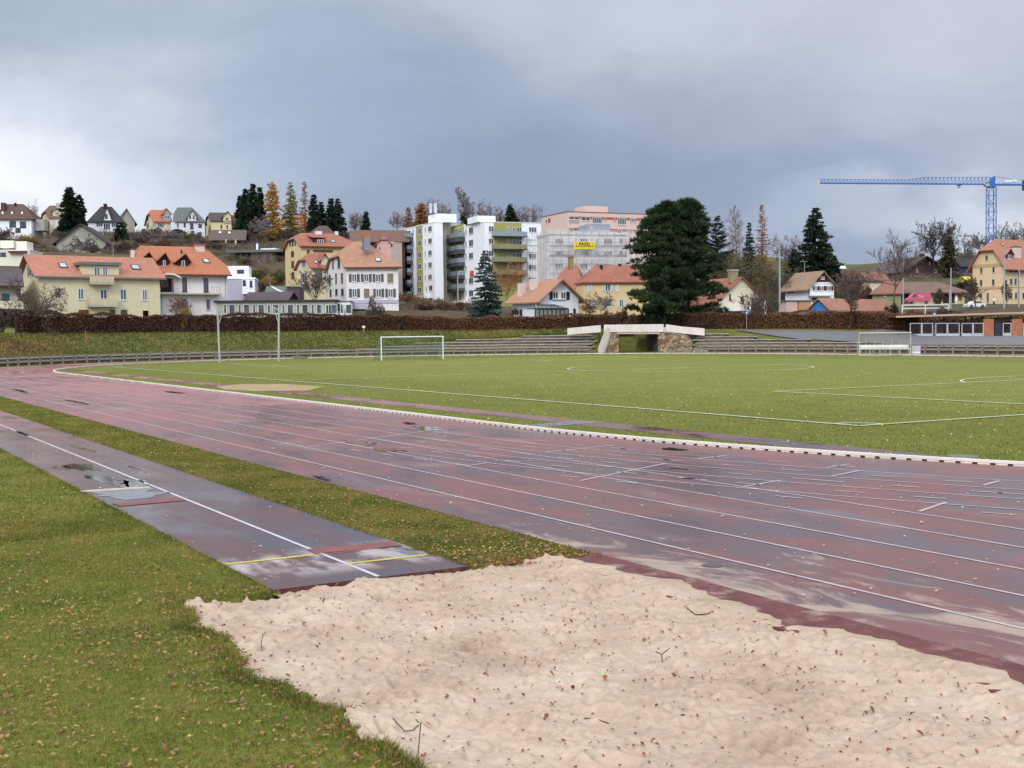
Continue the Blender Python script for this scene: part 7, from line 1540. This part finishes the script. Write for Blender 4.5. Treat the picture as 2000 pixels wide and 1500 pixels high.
def pine(label, px, Y, tops, wl, wr, y0, y1, seed):
    g = atg(px, Y); rt = root('pine_tree', g, label=label, cat='tree', group='great dark pines behind the bridge'); Ht = at(px, y0, Y).z - g.z; zl = at(px, y1, Y).z - g.z; k = Y / F
    rb = random.Random(seed + 9); BR = []
    for i in range(170):
        t = rb.random() ** .9; pf = float(np.interp(t, [0, .12, .3, .5, .7, .85, 1], [.88, 1.02, 1, .92, .78, .6, .34])); BR.append((t, rb.random() * 6.283, pf * rb.uniform(.72, 1.12)))
    def env(rg):
        if rg.random() < .9:
            t, a, pf = BR[int(rg.integers(0, 170))]; u = rg.random() ** .55; x = math.cos(a) * u * pf; W_ = (wr if x > 0 else wl) * k; r_ = u * pf * W_
            return (x * W_ * .97, math.sin(a) * u * pf * min(wl, wr) * k * .9, zl + (Ht - zl) * t * .93 + r_ * .2 + rg.normal(0, .1))
        if rg.random() < .5:
            i_ = int(rg.integers(0, 4)); return ((-.35, -.1, .12, .34)[i_] * wl * k * .8, rg.normal(0, .3), Ht * (.94, .99, 1.0, .93)[i_] - rg.random() * 1.3)
        while True:
            t = rg.random() ** .85; prof = np.interp(t, [0, .12, .3, .5, .7, .85, 1], [.86, 1, 1, .9, .76, .6, .34]); a = rg.random() * 6.283; r = math.sqrt(rg.uniform(.25, 1)); x = math.cos(a) * r; W_ = (wr if x > 0 else wl) * k
            return (x * W_ * prof * .93, math.sin(a) * r * min(wl, wr) * k * prof * .9, zl + (Ht - zl) * t * .97)
    V = lobes(seed, env, 640, .76, 30, .58, up=.8, thin=.12, flat=.5); rnd = random.Random(seed); segs = [((0, 0, -.3), (.2, 0, Ht * .4), .32, .24), ((.2, 0, Ht * .4), (0, 0, Ht * .93), .24, .04)]
    for i in range(60):
        z = zl * .6 + (Ht * .9 - zl * .6) * rnd.random(); a = rnd.random() * 6.28; L_ = (wl + wr) / 2 * k * rnd.uniform(.5, .95) * (1.15 - z / Ht); segs.append(((.1, 0, z), (L_ * math.cos(a), L_ * math.sin(a), z + L_ * .25), .09, .03))
    ob('trunk', npmesh('trunk', *tubes3(segs), BK['dark'], nper=4), rt); ob('crown', trimesh('crown', V, NEED['pine']), rt)
def shrub(label, px, Y, top, w, leafs, seed=0, base=None, kind='shrub', group=None, cat='shrub'):
    g = atg(px, Y)
    if base is not None: g.z = at(px, base, Y).z
    W_ = w * Y / F / 2 * 1.15; Ht = max(1.3, .75 * W_, at(px, top, Y).z - g.z); key = ('s', leafs, seed % 4)
    if key not in PROTO:
        def env(rg):
            a = rg.random() * 6.283; r = math.sqrt(rg.random()); return (r * math.cos(a) * .85, r * math.sin(a) * .7, .12 + rg.random() ** .8 * .76 * math.sqrt(max(.05, 1 - r * r * .8)))
        PROTO[key] = trimesh('foliage', lobes(seed % 4 + 50, env, 46, .17, 26, .13, up=.5, thin=.14, flat=1), SHL[leafs])
    rt = root(kind, g, seed * 2.1, label=label, cat=cat, group=group); rt.scale = (W_, W_, Ht); ob('crown', PROTO[key], rt)
    k2 = ('st', seed % 2)
    if k2 not in PROTO:
        rnd = random.Random(seed); sg = []
        for i in range(40): a = rnd.random() * 6.28; r = rnd.random() * .9; sg.append(((0, 0, -.05), (r * math.cos(a), r * math.sin(a), rnd.uniform(.5, 1.0)), .012, .004))
        PROTO[k2] = npmesh('stem', *tubes3(sg), BK['dark'], nper=4)
    ob('stem', PROTO[k2], rt); return rt
SHL = {'brown': leafmat('scrub_brown', [(66, 56, 52), (90, 76, 70), (114, 98, 88)], trans=.1), 'olive': leafmat('scrub_olive', [(62, 66, 34), (88, 88, 44), (124, 112, 58)], trans=.15), 'ochre': leafmat('scrub_ochre', [(120, 92, 44), (150, 118, 62), (170, 138, 84)], trans=.15), 'rust': leafmat('scrub_rust', [(74, 50, 42), (98, 68, 54), (122, 90, 70)], trans=.1), 'dark': leafmat('scrub_dark', [(28, 34, 26), (42, 46, 34), (60, 60, 44)], trans=.1), 'grey': leafmat('scrub_grey', [(84, 74, 70), (108, 96, 90), (130, 116, 108)], trans=.1)}
# ------------------------------------------------------------------ hedges
HEDGE = leafmat('hedge_leaf', [(46, 34, 30), (72, 48, 40), (102, 64, 48), (88, 76, 50), (128, 82, 58)], trans=.1, big=.02); HEDGEO = leafmat('hedge_leaf_orange', [(64, 42, 34), (96, 58, 44), (122, 74, 52), (112, 88, 56), (140, 94, 68)], trans=.1, big=.02)
def hedge(label, lo, hi, m, e=13.4, hh=2.5, seed=1, dens=46, th=1.1, gaps=.07, zf=None):
    P = oval(e, lo, hi, .5); rg = np.random.default_rng(seed); c = SP(S0 + LS, PCT); o = Vector((P[0].x, P[0].y, hz(P[0].x, P[0].y))); rt = root('hedge', o, label=label, cat='hedge', group='clipped brown hedges on the bank')
    X, N_ = [], []
    for p in P:
        s, q_ = toSP(p.x, p.y); n = (p - c).normalized() if s > S0 + LS else N1; X.append((p.x, p.y, hz(p.x, p.y))); N_.append((n.x, n.y))
    X = np.array(X); N_ = np.array(N_); Ln = len(P) * .5; n = int(Ln * (hh * 1.6 + th) * dens); i = rg.integers(0, len(P) - 1, n); f = rg.random(n)[:, None]; base = X[i] * (1 - f) + X[i + 1] * f; nn = N_[i]
    hv = hh * (1 + .07 * np.sin(i * .09 + seed) + .05 * np.sin(i * .31) + .04 * np.sin(i * .83)); u = rg.random(n); top = u > .72; z = np.where(top, hv * rg.uniform(.94, 1.04, n), hv * rg.random(n)); off = np.where(top, rg.uniform(0, th, n), np.abs(rg.normal(0, .16, n)) * 1 + .12 * np.sin(i * .3) * np.sin(z * 2)); back = (u < .14); off = np.where(back, th - off, off)
    p = base + np.column_stack([nn * off[:, None], z]); L_ = rg.uniform(.12, .26, n); V = []
    for k in range(2):
        d = rg.normal(0, 1, (n, 3)); d /= np.linalg.norm(d, axis=1, keepdims=True); s = np.cross(d, rg.normal(0, 1, (n, 3))); s /= np.linalg.norm(s, axis=1, keepdims=True); V.append(np.stack([p - s * (L_ * .35)[:, None], p + s * (L_ * .35)[:, None], p + d * L_[:, None]], 1))
    V = np.vstack(V).reshape(-1, 3) - np.array(o); lo_ = ob('foliage', trimesh('foliage', V, m), rt)
    cb = M(); w_ = th * .5; gp = set(int(rg.integers(0, len(P))) + q_ for _ in range(int(len(P) * gaps)) for q_ in range(2))
    for j in range(0, len(P) - 1):
        a, c2 = X[j] - np.array(o), X[j + 1] - np.array(o); na, nc = np.append(N_[j], 0), np.append(N_[j + 1], 0); ha, hc = hh * (.88 + .05 * math.sin(j * .7)), hh * (.88 + .05 * math.sin(j * .7 + .7))
        cb.add([a + na * .3, c2 + nc * .3, c2 + nc * (.3 + w_), a + na * (.3 + w_), a + na * .3 + [0, 0, ha], c2 + nc * .3 + [0, 0, hc], c2 + nc * (.3 + w_) + [0, 0, hc], a + na * (.3 + w_) + [0, 0, ha]], [(4, 5, 6, 7), (0, 1, 5, 4), (2, 3, 7, 6), (1, 2, 6, 5), (3, 0, 4, 7)])
    ob('shaded_core', cb.mesh('shaded_core', mat('hedge_core', (58, 40, 34), var=.5, scale=3, rough=1)), rt)  # solid core coloured dark for the shade inside the hedge
    sg = []; k = int(Ln * 7)
    for _ in range(k):
        j = rg.integers(0, len(P) - 1); b = X[j] + np.append(N_[j] * rg.uniform(.25, th - .2), 0) - np.array(o); b[:2] += rg.normal(0, .25, 2); t = b + np.array([rg.normal(0, .2), rg.normal(0, .2), hh * rg.uniform(.7, .95)]); sg.append((tuple(b), tuple(t), rg.uniform(.03, .09), .02))
    ob('stem', npmesh('stem', *tubes3(sg), BK['dark'], nper=4), rt)
def plants():
    hedge('long brown beech hedge in front of the yellow and white houses', 40, 600, HEDGE, seed=1, hh=2.45, dens=60); hedge('dark brown beech hedge in front of the pavilion and the white shuttered house', 580, 815, HEDGE, seed=2, hh=2.35, dens=60)
    hedge('reddish beech hedge in front of the blue spruce and the chalet', 795, 1136, HEDGEO, seed=3, hh=2.05, dens=60); hedge('brown hedge behind the white parapet and the pines', 1118, 1410, HEDGE, seed=4, hh=2.1, dens=44, e=14)
    hedge('bright rusty beech hedge right of the bridge below the dark red gabled house', 1396, 1675, HEDGEO, seed=5, hh=2.15, dens=60); hedge('thin orange-brown hedge between the pollard tree and the glass shelter', 1655, 1790, HEDGEO, seed=6, hh=2.1, dens=50); hedge('low brown hedge behind the glass shelter', 1770, 2150, HEDGE, seed=7, hh=2.2, dens=36, e=30)
    # great pines
    pine('great dark pine, the left one, standing behind the white bridge', 1297, 176, None, 74, 60, 399, 640, 1); pine('great dark pine, the right one, beside the cream gabled house', 1343, 179, None, 60, 70, 394, 640, 2); pine('slimmer dark pine behind the two great pines', 1320, 186, None, 56, 56, 398, 600, 3)
    # conifers
    fir('blue-grey spruce standing behind the hedge in front of the apartment block', 950, 487, 172, 84, 'blue', 11, base=630, kind='spruce_tree', dens=1.5, droop=.18, size=.5, base_=0) if False else fir('blue-grey spruce standing behind the hedge in front of the apartment block', 950, 487, 187, 84, 'blue', 11, base=630, kind='spruce_tree', dens=1.5, droop=.2, size=.5, pw=.72)
    fir('tall open spruce behind the white house with the dark red gable', 1593, 404, 255, 122, 'fir', 12, base=600, dens=1.0, droop=.12, size=.85, pw=.7, openness=.12)
    fir('low dark conifer at the left foot of the tall open spruce', 1551, 486, 262, 60, 'fir', 13, base=600, dens=1.2, size=.8, pw=.6); fir('low dark conifer at the right foot of the tall open spruce', 1628, 498, 262, 44, 'fir', 14, base=600, dens=1.2, size=.7, pw=.6)
    fir('grey-green spruce with upswept branches right of the great pines', 1403, 420, 265, 84, 'fir', 15, base=610, dens=.9, droop=-.15, size=.7, openness=.15, pw=.8); fir('narrow dark spruce in front of the bare larch', 1464, 434, 270, 46, 'fir', 16, base=600, dens=1.0, size=.6, openness=.1)
    fir('tall dark fir between the beige gabled house and the black roofed villa', 143, 365, 372, 52, 'fir', 17, base=462, dens=1.5, size=1.1, pw=.5, wh=.8); fir('shorter dark fir leaning on the tall fir by the black roofed villa', 161, 379, 374, 34, 'fir', 18, base=462, dens=1.5, size=1.0, pw=.55, wh=.8)
    fir('dark rounded conifer in front of the black roofed villa', 240, 434, 355, 30, 'fir', 19, base=478, dens=1.5, size=1.0, pw=.45, wh=.8); fir('small dark conifer left of the orange roofed hilltop house', 286, 447, 372, 14, 'fir', 20, base=462, dens=1.5, size=.8, pw=.6)
    for i, (px, top, w, lab) in enumerate(((500, 358, 34, 'tallest dark fir left of the orange larch'), (485, 368, 30, 'dark fir, second from left of the larch group'), (474, 382, 30, 'leftmost dark fir beside the pale yellow hilltop house'), (513, 366, 26, 'dark fir tucked against the orange larch'))): fir(lab, px, top, 360 + i * 3, w, 'fir', 21 + i, base=478, dens=1.4, size=1.1, pw=.6, wh=.8, group='dark firs on the hilltop')
    fir('orange-yellow larch beside the dark firs', 536, 354, 362, 40, 'larch', 26, base=474, kind='larch_tree', dens=1.1, size=.85, pw=.45, openness=.1, bark='brown', wh=.8); fir('olive-yellow larch with open branches, second in the larch row', 573, 356, 366, 36, 'olarch', 27, base=470, kind='larch_tree', dens=.8, size=.8, openness=.25, pw=.6, bark='brown', wh=.8); fir('thin half-bare orange larch, third in the larch row', 600, 354, 368, 24, 'plarch', 28, base=470, kind='larch_tree', dens=.5, size=.7, openness=.4, pw=.5, bark='brown', wh=.8)
    for i, (px, top, w, lab) in enumerate(((618, 378, 30, 'dark spruce right of the thin larch'), (632, 394, 30, 'broad dark spruce in the middle of the right hilltop group'), (651, 386, 30, 'dark spruce second from the right of the hilltop group'), (664, 388, 36, 'rightmost dark spruce above the ochre building'))): fir(lab, px, top, 352 + i * 4, w, 'fir', 31 + i, base=474, dens=1.3, size=1.0, pw=.65, wh=.8, group='dark spruces on the hilltop')
    fir('small dark spruce standing alone above the long brown roof', 718, 412, 340, 22, 'fir', 36, base=462, dens=1.3, size=.8, pw=.6); fir('small green pine behind the right apartment block', 1000, 398, 400, 32, 'fir', 37, base=445, dens=1.2, size=.9, pw=.6); fir('small olive conifer between the two rooftop boxes', 912, 406, 400, 18, 'dull', 38, base=440, dens=1.2, size=.9, pw=.6)
    fir('copper-orange cypress-like tree left of the rooftop flues', 826, 396, 395, 24, 'rust', 39, base=445, dens=1.4, size=.9, pw=.3, kind='larch_tree'); fir('pale orange larch left of the copper tree', 801, 403, 395, 24, 'plarch', 40, base=445, dens=.6, size=.8, openness=.3, kind='larch_tree'); fir('brownish bare larch among the trees right of the great pines', 1489, 399, 300, 60, 'plarch', 41, base=600, dens=.45, size=.6, openness=.35, kind='larch_tree', bark='brown', droop=.1)
    fir('brown-green conifer leaning over the brown barn', 1852, 460, 320, 40, 'dull', 42, base=545, dens=1.2, size=.9, pw=.5)
    # bare trees on the skyline and among the houses
    B = [('bare_tree', 'wispy bare tree between the two leftmost hilltop villas', 68, 393, 395, 32, 'round', 'grey', 'light', 51), ('bare_tree', 'tall bare tree behind the small lone spruce', 697, 416, 350, 32, 'fan', 'grey', 'mauve', 52), ('bare_tree', 'bare tree at the left end of the block skyline', 779, 414, 395, 26, 'fan', 'grey', 'mauve', 53),
         ('bare_tree', 'bare tree behind the rooftop flues', 848, 388, 405, 36, 'round', 'grey', 'mauve', 54), ('bare_tree', 'brownish bare tree right of the rooftop flues', 872, 398, 405, 26, 'round', 'brown', 'warm', 55), ('bare_tree', 'tallest bare tree on the skyline above the blocks', 918, 368, 400, 56, 'tall', 'grey', 'light', 56),
         ('bare_tree', 'round bare tree right of the tallest skyline tree', 950, 389, 400, 34, 'round', 'brown', 'mauve', 57), ('bare_tree', 'small bare bush-like tree left of the green pine', 977, 404, 400, 24, 'round', 'brown', 'warm', 58), ('bare_tree', 'bare tree right of the green pine', 1022, 402, 405, 34, 'round', 'grey', 'mauve', 59), ('bare_tree', 'bare tree left of the pink block', 1043, 401, 405, 36, 'round', 'grey', 'mauve', 60),
         ('birch_tree', 'tall pale weeping birch behind the conifers', 1443, 400, 310, 48, 'weep', 'pale', 'light', 61), ('bare_tree', 'spreading bare tree in front of the cream gabled house', 1484, 556, 172, 96, 'fan', 'brown', 'brown', 62), ('bare_tree', 'wide olive-brown bare tree behind the floodlight pole', 1492, 500, 230, 110, 'round', 'olive', 'olive', 63), ('bare_tree', 'brown bare tree between the pines and the cream house', 1430, 488, 240, 80, 'round', 'brown', 'olive', 64), ('bare_tree', 'greyish bare tree left of the tall open spruce', 1535, 460, 300, 56, 'round', 'grey', 'mauve', 65),
         ('bare_tree', 'wide fan-shaped bare tree in front of the brown barn', 1745, 457, 200, 112, 'fan', 'brown', 'brown', 66), ('pollard_tree', 'knobbly pollarded tree behind the team shelter', 1661, 532, 158, 66, 'fan', 'dark', 'brown', 67), ('bare_tree', 'domed bare tree above the barn roof', 1824, 432, 330, 66, 'fan', 'dark', 'dark', 68), ('bare_tree', 'second domed bare tree leaning right of the first above the barn', 1848, 431, 335, 50, 'fan', 'dark', 'dark', 69), ('bare_tree', 'low bare tree between the barn trees and the crane', 1886, 458, 345, 50, 'round', 'grey', 'grey', 70), ('bare_tree', 'domed bare tree just left of the crane mast', 1913, 456, 380, 44, 'fan', 'grey', 'grey', 71),
         ('bare_tree', 'domed bare tree just right of the crane mast', 1960, 435, 370, 44, 'fan', 'grey', 'grey', 72), ('bare_tree', 'domed bare tree at the right edge behind the ochre house', 1996, 434, 370, 48, 'fan', 'grey', 'grey', 73),
         ('bare_tree', 'dense bare tree on the bank in front of the pale yellow house', 66, 545, 148, 112, 'round', 'dark', 'brown', 74), ('bare_tree', 'bare tree with pale limbs in front of the blue shuttered house', 617, 520, 196, 64, 'fan', 'olive', 'brown', 75), ('bare_tree', 'golden-brown bare tree right of the blue spruce', 992, 512, 215, 62, 'round', 'orange', 'orange', 76), ('bare_tree', 'small crooked fruit tree at the corner of the chalet', 1143, 585, 190, 30, 'round', 'brown', 'warm', 77), ('bare_tree', 'small bare fruit tree in front of the ochre house windows', 1171, 570, 190, 44, 'fan', 'pale', 'pale', 78), ('bare_tree', 'small pruned shrub tree against the white farmhouse door', 354, 580, 178, 42, 'fan', 'brown', 'warm', 79),
         ('bare_tree', 'thin young bare tree in front of the ochre gable', 1906, 540, 205, 24, 'tall', 'brown', 'brown', 80), ('bare_tree', 'thin young bare tree before the ochre house right of the lamp pole', 1967, 545, 206, 18, 'tall', 'brown', 'brown', 81), ('bare_tree', 'thin young tree in front of the shop window', 1834, 563, 205, 20, 'tall', 'brown', 'olive', 82), ('bare_tree', 'reddish dry tree behind the pollard tree', 1672, 528, 236, 60, 'bush', 'warm', 'warm', 83),
         ('bare_tree', 'bare brown tree in front of the hilltop firs', 512, 420, 350, 46, 'round', 'brown', 'mauve', 84), ('bare_tree', 'bare tree below the grey roofed villa', 330, 448, 352, 52, 'round', 'brown', 'mauve', 85), ('bare_tree', 'bare tree covering the grey house with the maroon roof', 160, 462, 318, 60, 'round', 'grey', 'brown', 86), ('bare_tree', 'bare tree below the white hilltop villa at the left', 14, 445, 350, 40, 'round', 'grey', 'brown', 87), ('bare_tree', 'bare tree right of the grey-beige hilltop house', 262, 452, 360, 34, 'round', 'brown', 'mauve', 88), ('bare_tree', 'small bare tree by the entrance between the two apartment blocks', 856, 585, 262, 18, 'tall', 'brown', 'brown', 89), ('bare_tree', 'bare brown tree by the left apartment block entrance', 795, 572, 240, 30, 'round', 'brown', 'warm', 90)]
    for k, lab, px, top, Y, w, st, bk, tw, sd_ in B:
        kw = {}; base = None
        if sd_ == 74: base, kw = 668, dict(stems=1, trunk=.12, twig=.028, nt=7)
        if sd_ == 67: base, kw = 652, dict(trunk=.3, twig=.03, n1=14)
        if sd_ == 62: base, kw = 646, dict(stems=2, trunk=.1)
        if sd_ == 66: base = 606
        if Y > 320: kw['twig'] = .042
        elif Y > 220: kw['twig'] = .032
        elif 'twig' not in kw: kw['twig'] = .022
        tree(k, lab, px, top, Y, w, st, bk, tw, sd_, base=base, **kw)
    # shrubs and scrub on the slopes
    Sx = [(40, 482, 330, 60, 'brown'), (75, 478, 320, 50, 'rust'), (60, 460, 345, 40, 'ochre'), (100, 487, 318, 44, 'rust'), (120, 455, 365, 34, 'grey'), (225, 478, 330, 40, 'brown'), (255, 472, 340, 44, 'brown'), (280, 466, 352, 40, 'grey'), (305, 462, 360, 44, 'brown'), (345, 456, 362, 40, 'dark'), (380, 462, 355, 40, 'olive'), (320, 474, 338, 50, 'rust'), (370, 474, 335, 46, 'brown'), (405, 478, 330, 40, 'brown'), (285, 480, 325, 40, 'brown'),
          (470, 470, 345, 34, 'grey'), (500, 462, 350, 44, 'brown'), (535, 458, 350, 50, 'ochre'), (570, 456, 352, 44, 'brown'), (455, 515, 286, 34, 'olive'), (480, 520, 280, 30, 'olive'), (500, 532, 270, 44, 'olive'), (525, 540, 262, 40, 'ochre'), (545, 528, 270, 34, 'olive'), (510, 552, 250, 36, 'dark'), (535, 560, 246, 30, 'olive'), (495, 556, 246, 26, 'ochre'), (550, 500, 292, 26, 'brown'), (600, 452, 350, 44, 'brown'), (640, 450, 350, 46, 'rust'), (680, 452, 350, 40, 'brown'), (715, 454, 345, 34, 'grey'),
          (785, 588, 248, 26, 'rust'), (808, 592, 244, 26, 'ochre'), (770, 598, 240, 24, 'olive'), (830, 602, 212, 44, 'rust'), (870, 604, 212, 44, 'rust'), (905, 606, 206, 40, 'rust'), (1010, 600, 200, 24, 'olive'), (735, 584, 184, 40, 'brown'), (1190, 606, 188, 36, 'rust'), (1215, 606, 186, 34, 'rust'), (1240, 612, 182, 30, 'rust'), (1425, 560, 255, 60, 'brown'), (1460, 548, 262, 60, 'olive'), (1500, 544, 262, 60, 'brown'), (1530, 556, 250, 50, 'brown'), (1560, 572, 240, 30, 'brown'), (1510, 572, 222, 50, 'olive'), (1480, 590, 205, 30, 'olive'),
          (1650, 548, 300, 40, 'brown'), (1680, 545, 310, 36, 'brown'), (1640, 560, 250, 30, 'olive'), (1690, 560, 252, 34, 'rust'), (1860, 555, 290, 40, 'dark'), (1880, 548, 300, 30, 'dark'), (1740, 592, 200, 30, 'dark'), (1780, 606, 176, 40, 'rust'), (1810, 607, 176, 40, 'rust'), (1740, 618, 172, 44, 'rust'), (1850, 606, 178, 60, 'brown'), (12, 470, 345, 34, 'brown'), (362, 600, 165, 34, 'ochre'), (390, 462, 352, 30, 'grey'), (430, 488, 322, 30, 'rust'), (185, 490, 312, 40, 'grey'), (5, 600, 150, 50, 'brown'), (1400, 520, 310, 70, 'dark'), (1360, 470, 380, 60, 'grey'), (1300, 452, 420, 60, 'brown'), (1380, 585, 210, 50, 'dark'), (1250, 470, 400, 60, 'brown'), (1560, 520, 320, 50, 'brown')]
    side = ['left', 'right']
    names = {'brown': 'brown leafless shrub', 'rust': 'rust-brown shrub', 'ochre': 'ochre-yellow shrub', 'grey': 'grey-brown shrub', 'olive': 'olive green shrub', 'dark': 'dark evergreen shrub'}
    rnd = random.Random(5)
    lab_ = {}
    for i, (px, top, Y, w, kd) in enumerate(Sx): lab_.setdefault(f"{names[kd]} {SHRUBAT(px, Y)}", []).append((px, i))
    nm = {}
    for k_, v_ in lab_.items():
        v_.sort()
        for j, (px, i) in enumerate(v_): nm[i] = k_ + ('' if len(v_) == 1 else ', ' + (['left one', 'right one'] if len(v_) == 2 else ['left one', 'middle one', 'right one', 'far right one'])[j])
    for i, (px, top, Y, w, kd) in enumerate(Sx):
        tall = 'on the hillside' if Y > 300 else ('on the mid slope' if Y > 220 else 'near the houses behind the hedge'); where = SHRUBAT(px, Y)
        shrub(nm[i], px, Y, top, w, kd, i)
def SHRUBAT(px, Y):
    L_ = [(40, 'below the leftmost hilltop villa'), (110, 'beside the house with the maroon roof'), (200, 'below the black roofed villa'), (270, 'below the grey-beige hilltop house'), (330, 'below the orange roofed hilltop house'), (390, 'below the grey roofed villa'), (440, 'below the brown chalet'), (480, 'beside the low grey modern house'), (530, 'below the orange larch'), (580, 'below the olive larch'), (650, 'below the hilltop spruces'), (720, 'by the long brown roof'), (790, 'by the left apartment block'), (850, 'before the left apartment block'), (920, 'before the right apartment block'), (1020, 'by the chalet chimney'), (1130, 'by the scaffolded block'), (1230, 'beside the great pines'), (1310, 'behind the great pines'), (1370, 'right behind the great pines'), (1420, 'by the cream gabled house'), (1480, 'behind the cream gabled house'), (1530, 'by the floodlight pole'), (1600, 'by the tall open spruce'), (1660, 'by the pollard tree'), (1720, 'by the red-brown roof'), (1790, 'below the pink van'), (1860, 'below the brown barn'), (2000, 'by the navy house')]
    return min(L_, key=lambda t: abs(t[0] - px))[1] + (', high up' if Y > 340 else ', low down' if Y < 215 else '')
plants()
def undergrowth():
    rg = np.random.default_rng(12); out = []
    zones = [(-20, 500, 305, 372, 330), (480, 700, 318, 372, 150), (680, 800, 330, 392, 70), (440, 570, 235, 300, 60), (1380, 1660, 225, 330, 170), (1640, 1900, 262, 345, 130), (740, 960, 215, 255, 50), (830, 1080, 395, 430, 60), (1860, 2080, 330, 395, 70)]
    for lo, hi, ya, yb, n in zones:
        for _ in range(n):
            x = rg.uniform(lo, hi); Y = rg.uniform(ya, yb); g = atg(x, Y); r = rg.uniform(.9, 2.2) * Y / 330; m = 60; v = rg.normal(0, 1, (m, 3)); v /= np.linalg.norm(v, axis=1, keepdims=True); v[:, 2] = np.abs(v[:, 2])
            p = np.array(g) + v * r * rg.uniform(.3, 1, (m, 1)) * np.array([1.3, 1.3, .95]); d = v + rg.normal(0, .5, (m, 3)) + [0, 0, .9]; d /= np.linalg.norm(d, axis=1, keepdims=True); L_ = rg.uniform(.5, 1.1, m); s = np.cross(d, rg.normal(0, 1, (m, 3))); s /= np.linalg.norm(s, axis=1, keepdims=True)
            out.append(np.stack([p - s * .06, p + s * .06, p + d * L_[:, None]], 1))
    ob('undergrowth', trimesh('undergrowth', np.vstack(out).reshape(-1, 3), leafmat('thicket', [(70, 60, 56), (96, 82, 76), (120, 102, 92), (96, 92, 58), (128, 104, 84)], trans=.1, big=.02)), kind='stuff')
undergrowth()
def bank_tufts():
    rg = np.random.default_rng(77); P = []
    for _ in range(26000):
        P.append((rg.uniform(-40, 1180), rg.uniform(0, 1)))
    P = np.array(P); e = 3 + P[:, 1] * 10; 
    pts = []
    for x, ee in zip(P[:, 0], e):
        n = float(rows_of(x)); ee = max(ee, 1.6 + .72 * n); r = RF + ee
        th = None; k = (x - 1000) / F                       # ray (k, 1): solve the distance to the oval
        c = SP(S0 + LS, PCT); A_ = k * k + 1; B_ = -2 * (k * c.x + c.y); C_ = c.x ** 2 + c.y ** 2 - r * r; D_ = B_ * B_ - 4 * A_ * C_
        if D_ < 0: continue
        Y = (-B_ + math.sqrt(D_)) / (2 * A_)
        s, p = toSP(k * Y, Y)
        if s < S0 + LS: Y = (PCT + r) / (math.cos(AZ) * k + math.sin(AZ))
        pts.append((k * Y, Y))
    pts = np.array(pts); z = zoff(pts[:, 0], pts[:, 1]); n = len(pts); h = rg.uniform(.08, .32, n); w = rg.uniform(.05, .14, n); a = rg.uniform(0, 6.28, n); d = np.column_stack([np.cos(a), np.sin(a), np.zeros(n)]) * w[:, None]; b = np.column_stack([pts, z - .02])
    V = np.stack([b - d, b + d, b + np.column_stack([rg.normal(0, .1, n), rg.normal(0, .1, n), h])], 1).reshape(-1, 3)
    ob('grass_tufts', trimesh('grass_tufts', V, leafmat('bank_grass', [(58, 66, 28), (84, 90, 38), (110, 106, 54), (150, 128, 80)], big=.03)), kind='stuff')
bank_tufts()
